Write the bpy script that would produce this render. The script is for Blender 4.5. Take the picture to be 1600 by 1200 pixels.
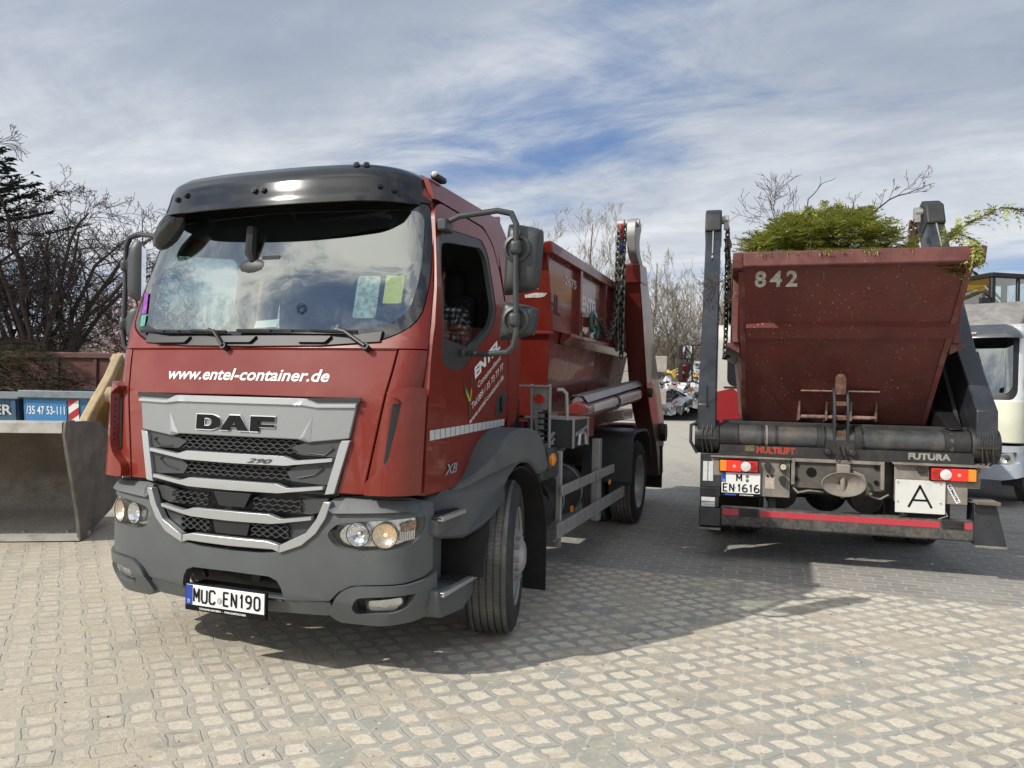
import bpy, bmesh, math, random
from mathutils import Vector, Matrix, noise
R = math.radians
rng = random.Random(7)
SC = bpy.context.scene
COL = SC.collection
for o in list(bpy.data.objects):
    bpy.data.objects.remove(o)

# ------------------------------------------------------------------ camera
cam_d = bpy.data.cameras.new('camera')
cam = bpy.data.objects.new('camera', cam_d)
COL.objects.link(cam)
cam_d.sensor_width = 36.0
cam_d.lens = 1179.0 / 1600.0 * 36.0
cam_d.clip_start = 0.05
cam_d.clip_end = 3000
cam.location = (0, 0, 1.58)
cam.rotation_euler = (Matrix.Rotation(R(90 + 0.159), 3, 'X') @ Matrix.Rotation(R(1.128), 3, 'Z')).to_euler()
SC.camera = cam
SC.render.resolution_x = 1024
SC.render.resolution_y = 768

# ------------------------------------------------------------------ sun and sky
SUN_DIR = Vector((-0.857, -0.514, 0.80)).normalized()      # towards the sun
sun_d = bpy.data.lights.new('sun', 'SUN')
sun_d.energy = 4.2
sun_d.angle = R(0.6)
sun_d.color = (1.0, 0.95, 0.87)
sun = bpy.data.objects.new('sun', sun_d)
COL.objects.link(sun)
sun.location = (-20, -12, 20)
sun.rotation_euler = SUN_DIR.to_track_quat('Z', 'Y').to_euler()
SC.view_settings.view_transform = 'Standard'
SC.view_settings.look = 'None'
SC.view_settings.exposure = 0.0
SC.view_settings.gamma = 1.0


class NT:
    """small helper to write shader maths"""
    def __init__(s, tree):
        s.t = tree
    def new(s, typ, **kw):
        n = s.t.nodes.new(typ)
        for k, v in kw.items():
            setattr(n, k, v)
        return n
    def link(s, a, b):
        s.t.links.new(a, b)
    def put(s, sock, v):
        if isinstance(v, bpy.types.NodeSocket):
            s.t.links.new(v, sock)
        elif v is not None:
            if hasattr(sock.default_value, '__len__') and not hasattr(v, '__len__'):
                v = (v, v, v) if len(sock.default_value) == 3 else (v, v, v, 1)
            if hasattr(v, '__len__') and len(sock.default_value) == 4 and len(v) == 3:
                v = (*v, 1)
            sock.default_value = v
    def m(s, op, a, b=None, c=None, clamp=False):
        n = s.new('ShaderNodeMath', operation=op, use_clamp=clamp)
        s.put(n.inputs[0], a)
        if b is not None: s.put(n.inputs[1], b)
        if c is not None: s.put(n.inputs[2], c)
        return n.outputs[0]
    def mix(s, f, a, b, mode='MIX'):
        n = s.new('ShaderNodeMix', data_type='RGBA', blend_type=mode)
        s.put(n.inputs[0], f); s.put(n.inputs[6], a); s.put(n.inputs[7], b)
        return n.outputs[2]
    def noise(s, vec, scale, detail=4, rough=0.55, dist=0.0, out=0):
        n = s.new('ShaderNodeTexNoise')
        if vec is not None: s.link(vec, n.inputs['Vector'])
        n.inputs['Scale'].default_value = scale
        n.inputs['Detail'].default_value = detail
        n.inputs['Roughness'].default_value = rough
        n.inputs['Distortion'].default_value = dist
        return n.outputs[out]
    def ramp(s, f, stops):
        n = s.new('ShaderNodeValToRGB')
        s.put(n.inputs[0], f)
        el = n.color_ramp.elements
        while len(el) < len(stops): el.new(0.5)
        for e, (p, c) in zip(el, stops):
            e.position = p
            e.color = (*c, 1) if hasattr(c, '__len__') else (c, c, c, 1)
        return n.outputs[0]
    def step(s, f, a, b):
        n = s.new('ShaderNodeMapRange', clamp=True, interpolation_type='SMOOTHSTEP')
        s.put(n.inputs[0], f); s.put(n.inputs[1], a); s.put(n.inputs[2], b)
        return n.outputs[0]
    def xyz(s, x, y, z):
        n = s.new('ShaderNodeCombineXYZ')
        for i, v in enumerate((x, y, z)): s.put(n.inputs[i], v)
        return n.outputs[0]
    def sep(s, v):
        n = s.new('ShaderNodeSeparateXYZ')
        s.link(v, n.inputs[0])
        return n.outputs


W = bpy.data.worlds.new('World')
SC.world = W
W.use_nodes = True
wt = W.node_tree
wt.nodes.clear()
n = NT(wt)
sky = n.new('ShaderNodeTexSky', sky_type='NISHITA', sun_disc=False)
sky.sun_elevation = math.asin(SUN_DIR.z)
sky.sun_rotation = math.atan2(SUN_DIR.x, SUN_DIR.y)
sky.air_density = 1.0
sky.dust_density = 0.6
geo = n.new('ShaderNodeTexCoord')
d = n.sep(geo.outputs['Generated'])
zc = n.m('MAXIMUM', n.m('ADD', n.m('ABSOLUTE', d[2]), 0.14), 0.05)
px_ = n.m('ADD', n.m('DIVIDE', d[0], zc), -2.7)
py_ = n.m('ADD', n.m('DIVIDE', d[1], zc), -2.2)
pv = n.xyz(n.m('MULTIPLY', px_, 0.75), n.m('ADD', py_, n.m('MULTIPLY', px_, 0.22)), 3.3)
big = n.noise(pv, 0.62, 3, 0.5, 0.3)
fine = n.noise(pv, 2.1, 10, 0.66, 0.5)
wisp = n.noise(n.xyz(n.m('MULTIPLY', px_, 0.7), n.m('ADD', n.m('MULTIPLY', py_, 1.5), n.m('MULTIPLY', px_, 0.5)), 1.0), 1.6, 9, 0.62, 0.4)
dens = n.m('ADD', n.m('MULTIPLY', big, 0.62), n.m('ADD', n.m('MULTIPLY', fine, 0.34), n.m('MULTIPLY', wisp, 0.16)))
cover = n.step(dens, 0.42, 0.58)
# cloud body: grey where thick, bright where thin, brighter towards the horizon
shade = n.m('ADD', n.m('MULTIPLY', fine, 0.5), n.m('MULTIPLY', wisp, 0.5))
back = n.step(d[1], 0.1, -0.4)
shade = n.m('ADD', 0.5, n.m('MULTIPLY', n.m('SUBTRACT', shade, 0.5), n.m('ADD', 0.95, n.m('MULTIPLY', back, 2.6))))
ccol = n.ramp(shade, [(0.36, (0.35, 0.405, 0.50)), (0.50, (0.52, 0.575, 0.655)), (0.64, (0.85, 0.88, 0.92))])
hor = n.step(d[2], 0.42, 0.04)
ccol = n.mix(n.m('MULTIPLY', hor, 0.60), ccol, (0.88, 0.90, 0.93))
hi = n.m('MULTIPLY', n.step(d[2], 0.16, 0.52), n.m('SUBTRACT', 1.0, n.m('MULTIPLY', back, 0.6)))
ccol = n.mix(n.m('MULTIPLY', hi, n.m('ADD', 0.45, n.m('MULTIPLY', n.step(big, 0.35, 0.6), 0.45))), ccol, (0.32, 0.385, 0.495))
STR = 0.1
ccolS = n.mix(1.0, ccol, (1.0 / STR,) * 3, 'MULTIPLY')
skyc = n.mix(0.6, n.mix(1.0, sky.outputs[0], (0.70, 0.80, 0.95), 'MULTIPLY'), n.mix(n.step(d[2], 0.0, 0.4), (3.6, 5.0, 7.6), (1.5, 2.8, 5.8)))
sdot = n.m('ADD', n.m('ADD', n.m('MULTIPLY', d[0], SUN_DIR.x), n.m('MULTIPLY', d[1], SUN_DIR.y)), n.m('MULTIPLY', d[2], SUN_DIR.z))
halo = n.m('MULTIPLY', n.m('POWER', n.m('MAXIMUM', sdot, 0.0), 2.5), 1.9)  # sky around the sun brightened, out of view, to lift the shadow fill
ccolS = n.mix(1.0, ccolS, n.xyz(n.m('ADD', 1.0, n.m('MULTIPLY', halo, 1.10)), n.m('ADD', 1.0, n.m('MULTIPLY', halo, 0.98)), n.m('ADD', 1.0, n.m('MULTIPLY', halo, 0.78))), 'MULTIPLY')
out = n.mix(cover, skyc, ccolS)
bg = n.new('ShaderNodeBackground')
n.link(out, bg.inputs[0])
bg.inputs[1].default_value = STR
wo = n.new('ShaderNodeOutputWorld')
n.link(bg.outputs[0], wo.inputs[0])

# ------------------------------------------------------------------ materials
MATS = {}
def mat(name, col, rough=0.5, metal=0.0, coat=0.0, spec=None, var=0.0, vscale=6.0, bump=0.0, bscale=40.0,
        dirt=0.0, dirt_col=(0.30, 0.26, 0.20), dscale=3.0, specks=0.0, speck_col=(0.6, 0.5, 0.42), sscale=60.0,
        emit=None, estr=0.0, rvar=0.0, scratch=0.0, zdust_light=None):
    if name in MATS: return MATS[name]
    m = bpy.data.materials.new(name)
    m.use_nodes = True
    t = m.node_tree
    b = t.nodes['Principled BSDF']
    k = NT(t)
    tc = k.new('ShaderNodeTexCoord').outputs['Object']
    c = None
    if var > 0:
        f = k.noise(tc, vscale, 5, 0.6)
        c = k.mix(k.step(f, 0.3, 0.7), tuple(x * (1 - var) for x in col), tuple(min(1, x * (1 + var)) for x in col))
    if dirt > 0:
        f = k.noise(tc, dscale, 7, 0.65, 0.3)
        f = k.m('MULTIPLY', k.step(f, 0.42, 0.72), dirt)
        c = k.mix(f, c if c is not None else col, dirt_col)
    if scratch > 0:
        mp = k.new('ShaderNodeMapping')
        mp.inputs['Rotation'].default_value = (0.4, 0.9, 0.5)
        mp.inputs['Scale'].default_value = (9, 55, 9)
        k.link(tc, mp.inputs[0])
        f = k.noise(mp.outputs[0], 1.6, 3, 0.5, 1.5)
        g = k.noise(tc, 2.3, 3)
        f = k.m('MULTIPLY', k.m('MULTIPLY', k.step(f, 0.70, 0.735), k.step(g, 0.42, 0.6)), scratch)
        c = k.mix(f, c if c is not None else col, speck_col)
    if specks > 0:
        v = k.new('ShaderNodeTexVoronoi')
        k.link(tc, v.inputs['Vector'])
        v.inputs['Scale'].default_value = sscale
        g = k.noise(tc, 2.0, 4)
        f = k.m('MULTIPLY', k.step(v.outputs['Distance'], 0.20, 0.08), k.step(g, 0.35, 0.62))
        cell = k.sep(v.outputs['Color'])[0]
        f = k.m('MULTIPLY', k.m('MULTIPLY', f, k.step(cell, 0.45, 0.6)), specks)
        c = k.mix(f, c if c is not None else col, speck_col)
    if zdust_light:  # pale towards the bottom: dust on the skip, painted sunlight in the bucket
        z = k.sep(tc)[2]
        g = k.noise(tc, 5.0, 7, 0.7)
        f = k.m('MULTIPLY', k.step(k.m('ADD', z, k.m('MULTIPLY', k.m('SUBTRACT', g, 0.5), 0.9)), zdust_light[1], zdust_light[0]), zdust_light[2])
        v = k.new('ShaderNodeTexVoronoi'); k.link(tc, v.inputs['Vector']); v.inputs['Scale'].default_value = 75
        f = k.m('MULTIPLY', f, k.m('ADD', 0.35, k.m('MULTIPLY', k.step(v.outputs['Distance'], 0.5, 0.15), 0.65)))
        c = k.mix(f, c if c is not None else col, zdust_light[3])
    if c is None: b.inputs['Base Color'].default_value = (*col, 1)
    else: k.link(c, b.inputs['Base Color'])
    if rvar > 0:
        f = k.noise(tc, 5.0, 6, 0.6)
        k.link(k.m('ADD', rough - rvar / 2, k.m('MULTIPLY', f, rvar)), b.inputs['Roughness'])
    else: b.inputs['Roughness'].default_value = rough
    b.inputs['Metallic'].default_value = metal
    b.inputs['Coat Weight'].default_value = coat
    b.inputs['Coat Roughness'].default_value = 0.04
    if spec is not None: b.inputs['Specular IOR Level'].default_value = spec
    if bump > 0:
        bn = k.new('ShaderNodeBump')
        bn.inputs['Strength'].default_value = bump
        bn.inputs['Distance'].default_value = 0.004
        k.link(k.noise(tc, bscale, 4, 0.6), bn.inputs['Height'])
        k.link(bn.outputs[0], b.inputs['Normal'])
    if emit:
        b.inputs['Emission Color'].default_value = (*emit, 1)
        b.inputs['Emission Strength'].default_value = estr
    MATS[name] = m
    return m

def glass_mat(name, tint=(1, 1, 1), rough=0.0, trans=0.9, refl=0.06):
    m = bpy.data.materials.new(name)
    m.use_nodes = True
    t = m.node_tree
    t.nodes.clear()
    k = NT(t)
    tr = k.new('ShaderNodeBsdfTransparent')
    tr.inputs[0].default_value = (*[c * trans for c in tint], 1)
    gl = k.new('ShaderNodeBsdfGlossy')
    gl.inputs['Roughness'].default_value = rough
    gl.inputs[0].default_value = (0.95, 1.0, 0.97, 1)
    fr = k.new('ShaderNodeLayerWeight')
    fr.inputs[0].default_value = 0.5
    f = k.m('ADD', k.m('MULTIPLY', k.m('POWER', fr.outputs['Facing'], 4.0), 0.85), refl, clamp=True)
    mx = k.new('ShaderNodeMixShader')
    k.link(f, mx.inputs[0]); k.link(tr.outputs[0], mx.inputs[1]); k.link(gl.outputs[0], mx.inputs[2])
    o = k.new('ShaderNodeOutputMaterial')
    k.link(mx.outputs[0], o.inputs[0])
    MATS[name] = m
    return m

M_red = mat('red paint', (0.172, 0.0165, 0.0080), 0.36, coat=0.5, spec=0.3, var=0.06, vscale=1.5, dirt=0.10, dirt_col=(0.30, 0.12, 0.08), dscale=1.6, rvar=0.15)
M_redf = mat('red frame paint', (0.135, 0.017, 0.011), 0.35, coat=0.35, dirt=0.3, dirt_col=(0.10, 0.05, 0.04), dscale=6, rvar=0.2)
M_skip = mat('skip paint', (0.135, 0.0155, 0.010), 0.27, coat=0.3, var=0.12, vscale=2, dirt=0.25, dirt_col=(0.17, 0.05, 0.035), dscale=3, rvar=0.2, bump=0.25, bscale=3)
M_skiprim = mat('worn rim paint', (0.125, 0.036, 0.032), 0.6, var=0.25, vscale=5, dirt=0.5, dirt_col=(0.17, 0.09, 0.08), dscale=5, scratch=1.0, speck_col=(0.40, 0.27, 0.24), specks=0.6, sscale=45, bump=0.4, bscale=5)
M_skipo = mat('worn skip paint', (0.120, 0.020, 0.0155), 0.5, coat=0.05, var=0.22, vscale=2.2, dirt=0.35, dirt_col=(0.12, 0.05, 0.04), dscale=4,
              specks=1.0, speck_col=(0.50, 0.34, 0.27), sscale=30, scratch=1.0, zdust_light=(1.3, 2.2, 0.42, (0.17, 0.115, 0.095)), rvar=0.2, bump=0.3, bscale=3)
M_skipdust = mat('dusty skip paint', (0.145, 0.030, 0.028), 0.6, var=0.25, vscale=4, dirt=0.6, dirt_col=(0.24, 0.15, 0.12), dscale=5, specks=1.0, speck_col=(0.45, 0.36, 0.30), sscale=70)
M_plast = mat('grey plastic', (0.082, 0.090, 0.092), 0.55, var=0.10, vscale=2.5, specks=0.35, speck_col=(0.22, 0.21, 0.19), sscale=85, bump=0.12, bscale=300, rvar=0.1, dirt=0.12, dirt_col=(0.16, 0.155, 0.14))
M_plastd = mat('dark plastic', (0.035, 0.039, 0.040), 0.45, bump=0.1, bscale=200, rvar=0.15, dirt=0.15, dirt_col=(0.1, 0.1, 0.09))
M_black = mat('black', (0.010, 0.010, 0.011), 0.5)
M_liner = mat('wheel arch liner', (0.012, 0.012, 0.012), 0.8, dirt=0.5, dirt_col=(0.03, 0.028, 0.025))
M_gloss = mat('smoked acrylic', (0.010, 0.011, 0.012), 0.10, coat=0.25, dirt=0.15, dirt_col=(0.05, 0.05, 0.048), dscale=2, rvar=0.06)
M_silver = mat('silver trim', (0.42, 0.435, 0.44), 0.30, metal=0.55, coat=0.2, rvar=0.08)
M_silverd = mat('brushed silver panel', (0.255, 0.265, 0.268), 0.40, metal=0.4, rvar=0.08)
M_chrome = mat('chrome', (0.75, 0.75, 0.76), 0.08, metal=1.0)
M_grille = mat('grille plastic', (0.040, 0.043, 0.045), 0.5)
M_mesh = mat('grille mesh', (0.038, 0.040, 0.042), 0.45)
M_alu = mat('aluminium', (0.50, 0.49, 0.47), 0.42, metal=0.6, dirt=0.4, dirt_col=(0.22, 0.21, 0.19), dscale=8)
M_galv = mat('galvanised steel', (0.36, 0.36, 0.35), 0.5, metal=0.4, dirt=0.4, dirt_col=(0.2, 0.19, 0.17), dscale=9)
M_tyre = mat('tyre rubber', (0.085, 0.082, 0.076), 0.85, dirt=0.9, dirt_col=(0.21, 0.20, 0.18), dscale=3, bump=0.2, bscale=80)
M_tyred = mat('tyre sidewall', (0.020, 0.020, 0.020), 0.7, dirt=0.5, dirt_col=(0.07, 0.066, 0.06), dscale=5)
M_rim = mat('steel rim', (0.40, 0.40, 0.40), 0.42, metal=0.35, dirt=0.35, dirt_col=(0.15, 0.13, 0.11), dscale=6)
M_dsteel = mat('dark painted steel', (0.021, 0.024, 0.030), 0.38, coat=0.2, var=0.2, dirt=0.35, dirt_col=(0.075, 0.072, 0.07), dscale=5, specks=0.5, speck_col=(0.2, 0.2, 0.2), sscale=60, rvar=0.3)
M_chassis = mat('greasy chassis', (0.018, 0.018, 0.019), 0.55, dirt=0.6, dirt_col=(0.060, 0.052, 0.042), dscale=8, rvar=0.3)
M_dusty = mat('dusty steel plate', (0.22, 0.195, 0.165), 0.75, var=0.2, dirt=0.5, dirt_col=(0.09, 0.075, 0.06), dscale=9, specks=0.6, speck_col=(0.05, 0.045, 0.04), sscale=60)
M_rust = mat('rusty iron', (0.11, 0.055, 0.032), 0.8, var=0.5, vscale=20, bump=0.5, bscale=60)
M_chain = mat('chain steel', (0.10, 0.095, 0.085), 0.45, metal=0.7, var=0.4, vscale=15)
M_chainr = mat('rusty chain', (0.085, 0.045, 0.030), 0.7, metal=0.3, var=0.5, vscale=15)
M_white = mat('white lettering', (0.80, 0.80, 0.78), 0.4)
M_whited = mat('stencilled white paint', (0.50, 0.50, 0.47), 0.6, var=0.3, vscale=30)
M_plate = mat('plate white', (0.74, 0.74, 0.72), 0.35)
M_eu = mat('plate blue', (0.012, 0.05, 0.32), 0.35)
M_ink = mat('ink black', (0.006, 0.006, 0.007), 0.6, spec=0.15)
M_orange = mat('orange lens', (0.80, 0.24, 0.012), 0.2, coat=0.6)
M_redlens = mat('red lens', (0.55, 0.010, 0.012), 0.15, coat=0.8)
M_redlit = mat('lit red lens', (0.70, 0.012, 0.010), 0.15, coat=0.8, emit=(1.0, 0.03, 0.02), estr=0.5)
M_clearlens = mat('clear lens', (0.62, 0.62, 0.60), 0.12, coat=0.8)
M_reflect = mat('reflective tape', (0.56, 0.57, 0.57), 0.35, var=0.08, vscale=30)
M_redtape = mat('red tape', (0.46, 0.035, 0.05), 0.45, dirt=0.45, dirt_col=(0.22, 0.12, 0.10), dscale=9)
M_lampbody = mat('lamp reflector', (0.66, 0.66, 0.66), 0.10, metal=0.95, bump=1.0, bscale=34)
M_lampwarm = mat('warm lamp reflector', (0.74, 0.64, 0.52), 0.13, metal=0.8, bump=1.0, bscale=60)
M_bulb = mat('lit bulb', (0.9, 0.6, 0.3), 0.3, emit=(1.0, 0.70, 0.42), estr=0.8)
M_interior = mat('cab interior', (0.022, 0.022, 0.023), 0.8)
M_dash = mat('dashboard', (0.20, 0.20, 0.185), 0.7)
M_cloth = mat('dark upholstery', (0.020, 0.021, 0.024), 0.9)
M_note = mat('yellow note', (0.62, 0.58, 0.12), 0.7, var=0.08, vscale=60)
M_yellow = mat('machine yellow', (0.62, 0.32, 0.025), 0.45, dirt=0.25, dirt_col=(0.25, 0.16, 0.06))
M_tan = mat('faded loader paint', (0.42, 0.31, 0.17), 0.55, var=0.12, dirt=0.45, dirt_col=(0.22, 0.16, 0.10), dscale=5, rvar=0.2)
M_bucket = mat('worn bucket steel', (0.20, 0.185, 0.17), 0.55, metal=0.35, var=0.3, vscale=4, dirt=0.6, dirt_col=(0.13, 0.10, 0.078), dscale=3, scratch=1.0, speck_col=(0.42, 0.40, 0.37), bump=0.5, bscale=14)
M_bucketin = mat('muddy bucket inside lit floor', (0.22, 0.185, 0.145), 0.8, zdust_light=(0.16, 0.62, 0.95, (0.50, 0.48, 0.45)), var=0.3, vscale=3, dirt=0.7, dirt_col=(0.10, 0.085, 0.065), dscale=6, bump=0.8, bscale=20)  # pale lower zone paints sunlight on the bucket floor, below the mud
M_buckedge = mat('polished cutting edge', (0.58, 0.56, 0.52), 0.4, metal=0.4, dirt=0.6, dirt_col=(0.22, 0.20, 0.17), dscale=6)
M_blue = mat('blue skip paint', (0.035, 0.16, 0.32), 0.55, var=0.15, dirt=0.6, dirt_col=(0.10, 0.12, 0.13), dscale=3, scratch=0.7, speck_col=(0.2, 0.2, 0.2))
M_blued = mat('weathered blue paint', (0.035, 0.10, 0.19), 0.65, var=0.2, dirt=0.8, dirt_col=(0.085, 0.08, 0.07), dscale=4, scratch=0.8, speck_col=(0.2, 0.17, 0.14))
M_bluel = mat('light blue panel', (0.035, 0.20, 0.44), 0.5, var=0.08, dirt=0.3, dirt_col=(0.10, 0.16, 0.22), dscale=5)
M_rimblue = mat('worn grey blue rim', (0.17, 0.21, 0.23), 0.6, dirt=0.7, dirt_col=(0.12, 0.11, 0.10), dscale=8)
M_cream = mat('cream cab paint', (0.58, 0.57, 0.52), 0.35, coat=0.4, dirt=0.25, dirt_col=(0.35, 0.33, 0.29))
M_wpaint = mat('white cab paint', (0.80, 0.80, 0.79), 0.3, coat=0.4, dirt=0.2, dirt_col=(0.4, 0.39, 0.36))
M_bumper = mat('light grey bumper', (0.42, 0.46, 0.52), 0.5, dirt=0.4, dirt_col=(0.25, 0.24, 0.22))
M_tarp = mat('grey tarpaulin', (0.20, 0.19, 0.18), 0.85, var=0.2, bump=0.6, bscale=8)
M_card = mat('cardboard', (0.30, 0.20, 0.12), 0.85, var=0.15)
M_glass = glass_mat('cab glass', (0.84, 0.97, 0.92), 0.0, 0.74, 0.24)
M_glasside = glass_mat('side glass', (0.8, 0.9, 0.86), 0.0, 0.7, 0.05)
M_glasscl = glass_mat('lens glass', (1, 1, 1), 0.0, 0.97)
M_mirror = mat('mirror glass', (0.8, 0.8, 0.8), 0.02, metal=1.0)
M_skin = mat('skin', (0.42, 0.22, 0.15), 0.55)
M_hair = mat('dark hair', (0.02, 0.014, 0.01), 0.7)
M_trous = mat('dark trousers', (0.02, 0.025, 0.04), 0.9)
M_block = mat('concrete block', (0.34, 0.31, 0.27), 0.9, var=0.15, vscale=5, bump=0.5, bscale=20)
M_bark = mat('bark', (0.085, 0.068, 0.055), 0.9, var=0.3, vscale=12)
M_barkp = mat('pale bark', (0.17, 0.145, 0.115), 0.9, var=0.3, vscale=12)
M_twig = mat('bare twigs', (0.070, 0.052, 0.044), 0.9)
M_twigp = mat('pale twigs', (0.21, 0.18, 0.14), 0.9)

def leaf_mat(name, c1, c2, vs=3.0):
    m = bpy.data.materials.new(name)
    m.use_nodes = True
    t = m.node_tree
    b = t.nodes['Principled BSDF']
    k = NT(t)
    g = k.new('ShaderNodeNewGeometry')
    tc = k.new('ShaderNodeTexCoord').outputs['Object']
    f = k.m('ADD', k.m('MULTIPLY', g.outputs['Random Per Island'], 0.6), k.m('MULTIPLY', k.noise(tc, vs, 3), 0.4))
    k.link(k.mix(k.step(f, 0.2, 0.8), c1, c2), b.inputs['Base Color'])
    b.inputs['Roughness'].default_value = 0.65
    tr = k.new('ShaderNodeBsdfTranslucent')
    k.link(k.mix(0.5, c1, c2), tr.inputs[0])
    mx = k.new('ShaderNodeMixShader')
    mx.inputs[0].default_value = 0.25
    o = t.nodes['Material Output']
    k.link(b.outputs[0], mx.inputs[1]); k.link(tr.outputs[0], mx.inputs[2]); k.link(mx.outputs[0], o.inputs[0])
    return m
M_thuja = leaf_mat('conifer clippings', (0.080, 0.105, 0.020), (0.46, 0.47, 0.10), 5)
M_thujad = leaf_mat('old conifer clippings', (0.020, 0.028, 0.010), (0.075, 0.078, 0.028), 2)
M_spruce = leaf_mat('spruce needles', (0.010, 0.022, 0.012), (0.025, 0.045, 0.022), 2)
M_straw = leaf_mat('dry brush', (0.06, 0.04, 0.025), (0.16, 0.11, 0.06), 2)
M_bloss = leaf_mat('pink blossom', (0.36, 0.20, 0.23), (0.50, 0.34, 0.36), 2)

# ------------------------------------------------------------------ mesh helpers
def tag(o, label=None, cat=None, group=None, kind=None):
    if label: o['label'] = label
    if cat: o['category'] = cat
    if group: o['group'] = group
    if kind: o['kind'] = kind
    return o

def thing(name, label, cat, loc=(0, 0, 0), rz=0.0, group=None):
    o = bpy.data.objects.new(name, None)
    COL.objects.link(o)
    o.location = loc
    o.rotation_euler = (0, 0, rz)
    o.empty_display_size = 0.3
    return tag(o, label, cat, group)

def frame_of(p, q):
    a = (q - p).normalized()
    u = a.orthogonal().normalized()
    return a, u, a.cross(u)

class MB:
    def __init__(s):
        s.v = []; s.f = []; s.mi = []; s.cur = 0; s.T = None
    def add(s, vs, fs):
        b = len(s.v)
        if s.T is not None: vs = [s.T @ Vector(p) for p in vs]
        s.v += [tuple(p) for p in vs]
        s.f += [tuple(b + i for i in f) for f in fs]
        s.mi += [s.cur] * len(fs)
        return s
    def box(s, x0, x1, y0, y1, z0, z1):
        vs = [(x, y, z) for z in (z0, z1) for y in (y0, y1) for x in (x0, x1)]
        return s.add(vs, [(0, 2, 3, 1), (4, 5, 7, 6), (0, 1, 5, 4), (2, 6, 7, 3), (0, 4, 6, 2), (1, 3, 7, 5)])
    def obox(s, c, size, rot):
        """box centred at c, rotated by euler rot"""
        M = Matrix.Translation(c) @ Matrix.Rotation(rot[2], 4, 'Z') @ Matrix.Rotation(rot[1], 4, 'Y') @ Matrix.Rotation(rot[0], 4, 'X')
        hx, hy, hz = [k / 2 for k in size]
        vs = [M @ Vector((x, y, z)) for z in (-hz, hz) for y in (-hy, hy) for x in (-hx, hx)]
        return s.add(vs, [(0, 2, 3, 1), (4, 5, 7, 6), (0, 1, 5, 4), (2, 6, 7, 3), (0, 4, 6, 2), (1, 3, 7, 5)])
    def prism(s, poly, axis, a, b):
        """extrude a 2D polygon along axis ('x': poly=(y,z); 'y': (x,z); 'z': (x,y))"""
        def P(p, t):
            return {'x': (t, p[0], p[1]), 'y': (p[0], t, p[1]), 'z': (p[0], p[1], t)}[axis]
        n_ = len(poly)
        vs = [P(p, a) for p in poly] + [P(p, b) for p in poly]
        fs = [tuple(range(n_))[::-1], tuple(range(n_, 2 * n_))]
        fs += [(i, (i + 1) % n_, n_ + (i + 1) % n_, n_ + i) for i in range(n_)]
        return s.add(vs, fs)
    def tube(s, pts, r, seg=8, caps=True):
        pts = [Vector(p) for p in pts]
        n_ = len(pts)
        rs = r if hasattr(r, '__len__') else [r] * n_
        vs = []; u = None
        for i, p in enumerate(pts):
            if i == 0: d_ = pts[1] - p
            elif i == n_ - 1: d_ = p - pts[i - 1]
            else: d_ = (pts[i + 1] - p).normalized() + (p - pts[i - 1]).normalized()
            d_ = d_.normalized() if d_.length > 1e-9 else Vector((0, 0, 1))
            if u is None: u = d_.orthogonal().normalized()
            else:
                u = u - d_ * u.dot(d_)
                u = u.normalized() if u.length > 1e-6 else d_.orthogonal().normalized()
            w = d_.cross(u)
            k = 1.0
            if 0 < i < n_ - 1:
                c_ = (pts[i + 1] - p).normalized().dot((p - pts[i - 1]).normalized())
                k = 1 / max(0.6, math.sqrt(max(0.0, (1 + c_) / 2)))
            for j in range(seg):
                a = 2 * math.pi * j / seg
                vs.append(p + (u * math.cos(a) + w * math.sin(a)) * rs[i] * (k if seg > 4 else 1))
        fs = []
        for i in range(n_ - 1):
            for j in range(seg):
                fs.append((i * seg + j, i * seg + (j + 1) % seg, (i + 1) * seg + (j + 1) % seg, (i + 1) * seg + j))
        if caps:
            fs.append(tuple(range(seg))[::-1]); fs.append(tuple(range((n_ - 1) * seg, n_ * seg)))
        return s.add(vs, fs)
    def cyl(s, p, q, r, seg=20, r2=None):
        return s.tube([p, q], [r, r if r2 is None else r2], seg)
    def lathe(s, prof, o, axis, seg=32, close=False):
        """prof: (r, t) along axis from origin o"""
        o = Vector(o); a = Vector(axis).normalized()
        u = Vector((0, 0, 1)) if abs(a.z) < 0.9 else Vector((1, 0, 0))
        u = (u - a * u.dot(a)).normalized(); w = a.cross(u)
        vs = []
        for r, t in prof:
            for j in range(seg):
                an = 2 * math.pi * j / seg
                vs.append(o + a * t + (u * math.cos(an) + w * math.sin(an)) * r)
        fs = []
        m_ = len(prof)
        for i in range(m_ if close else m_ - 1):
            for j in range(seg):
                fs.append((i * seg + j, i * seg + (j + 1) % seg, ((i + 1) % m_) * seg + (j + 1) % seg, ((i + 1) % m_) * seg + j))
        return s.add(vs, fs)
    def ball(s, c, r, seg=14, rings=8, sc=(1, 1, 1)):
        vs = []; fs = []
        for i in range(rings + 1):
            th = math.pi * i / rings
            for j in range(seg):
                a = 2 * math.pi * j / seg
                vs.append((c[0] + r * sc[0] * math.sin(th) * math.cos(a), c[1] + r * sc[1] * math.sin(th) * math.sin(a), c[2] + r * sc[2] * math.cos(th)))
        for i in range(rings):
            for j in range(seg):
                fs.append((i * seg + j, (i + 1) * seg + j, (i + 1) * seg + (j + 1) % seg, i * seg + (j + 1) % seg))
        return s.add(vs, fs)
    def grid(s, fn, nu, nv):
        vs = [fn(i / nu, j / nv) for j in range(nv + 1) for i in range(nu + 1)]
        fs = [(j * (nu + 1) + i, j * (nu + 1) + i + 1, (j + 1) * (nu + 1) + i + 1, (j + 1) * (nu + 1) + i) for j in range(nv) for i in range(nu)]
        return s.add(vs, fs)
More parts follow.
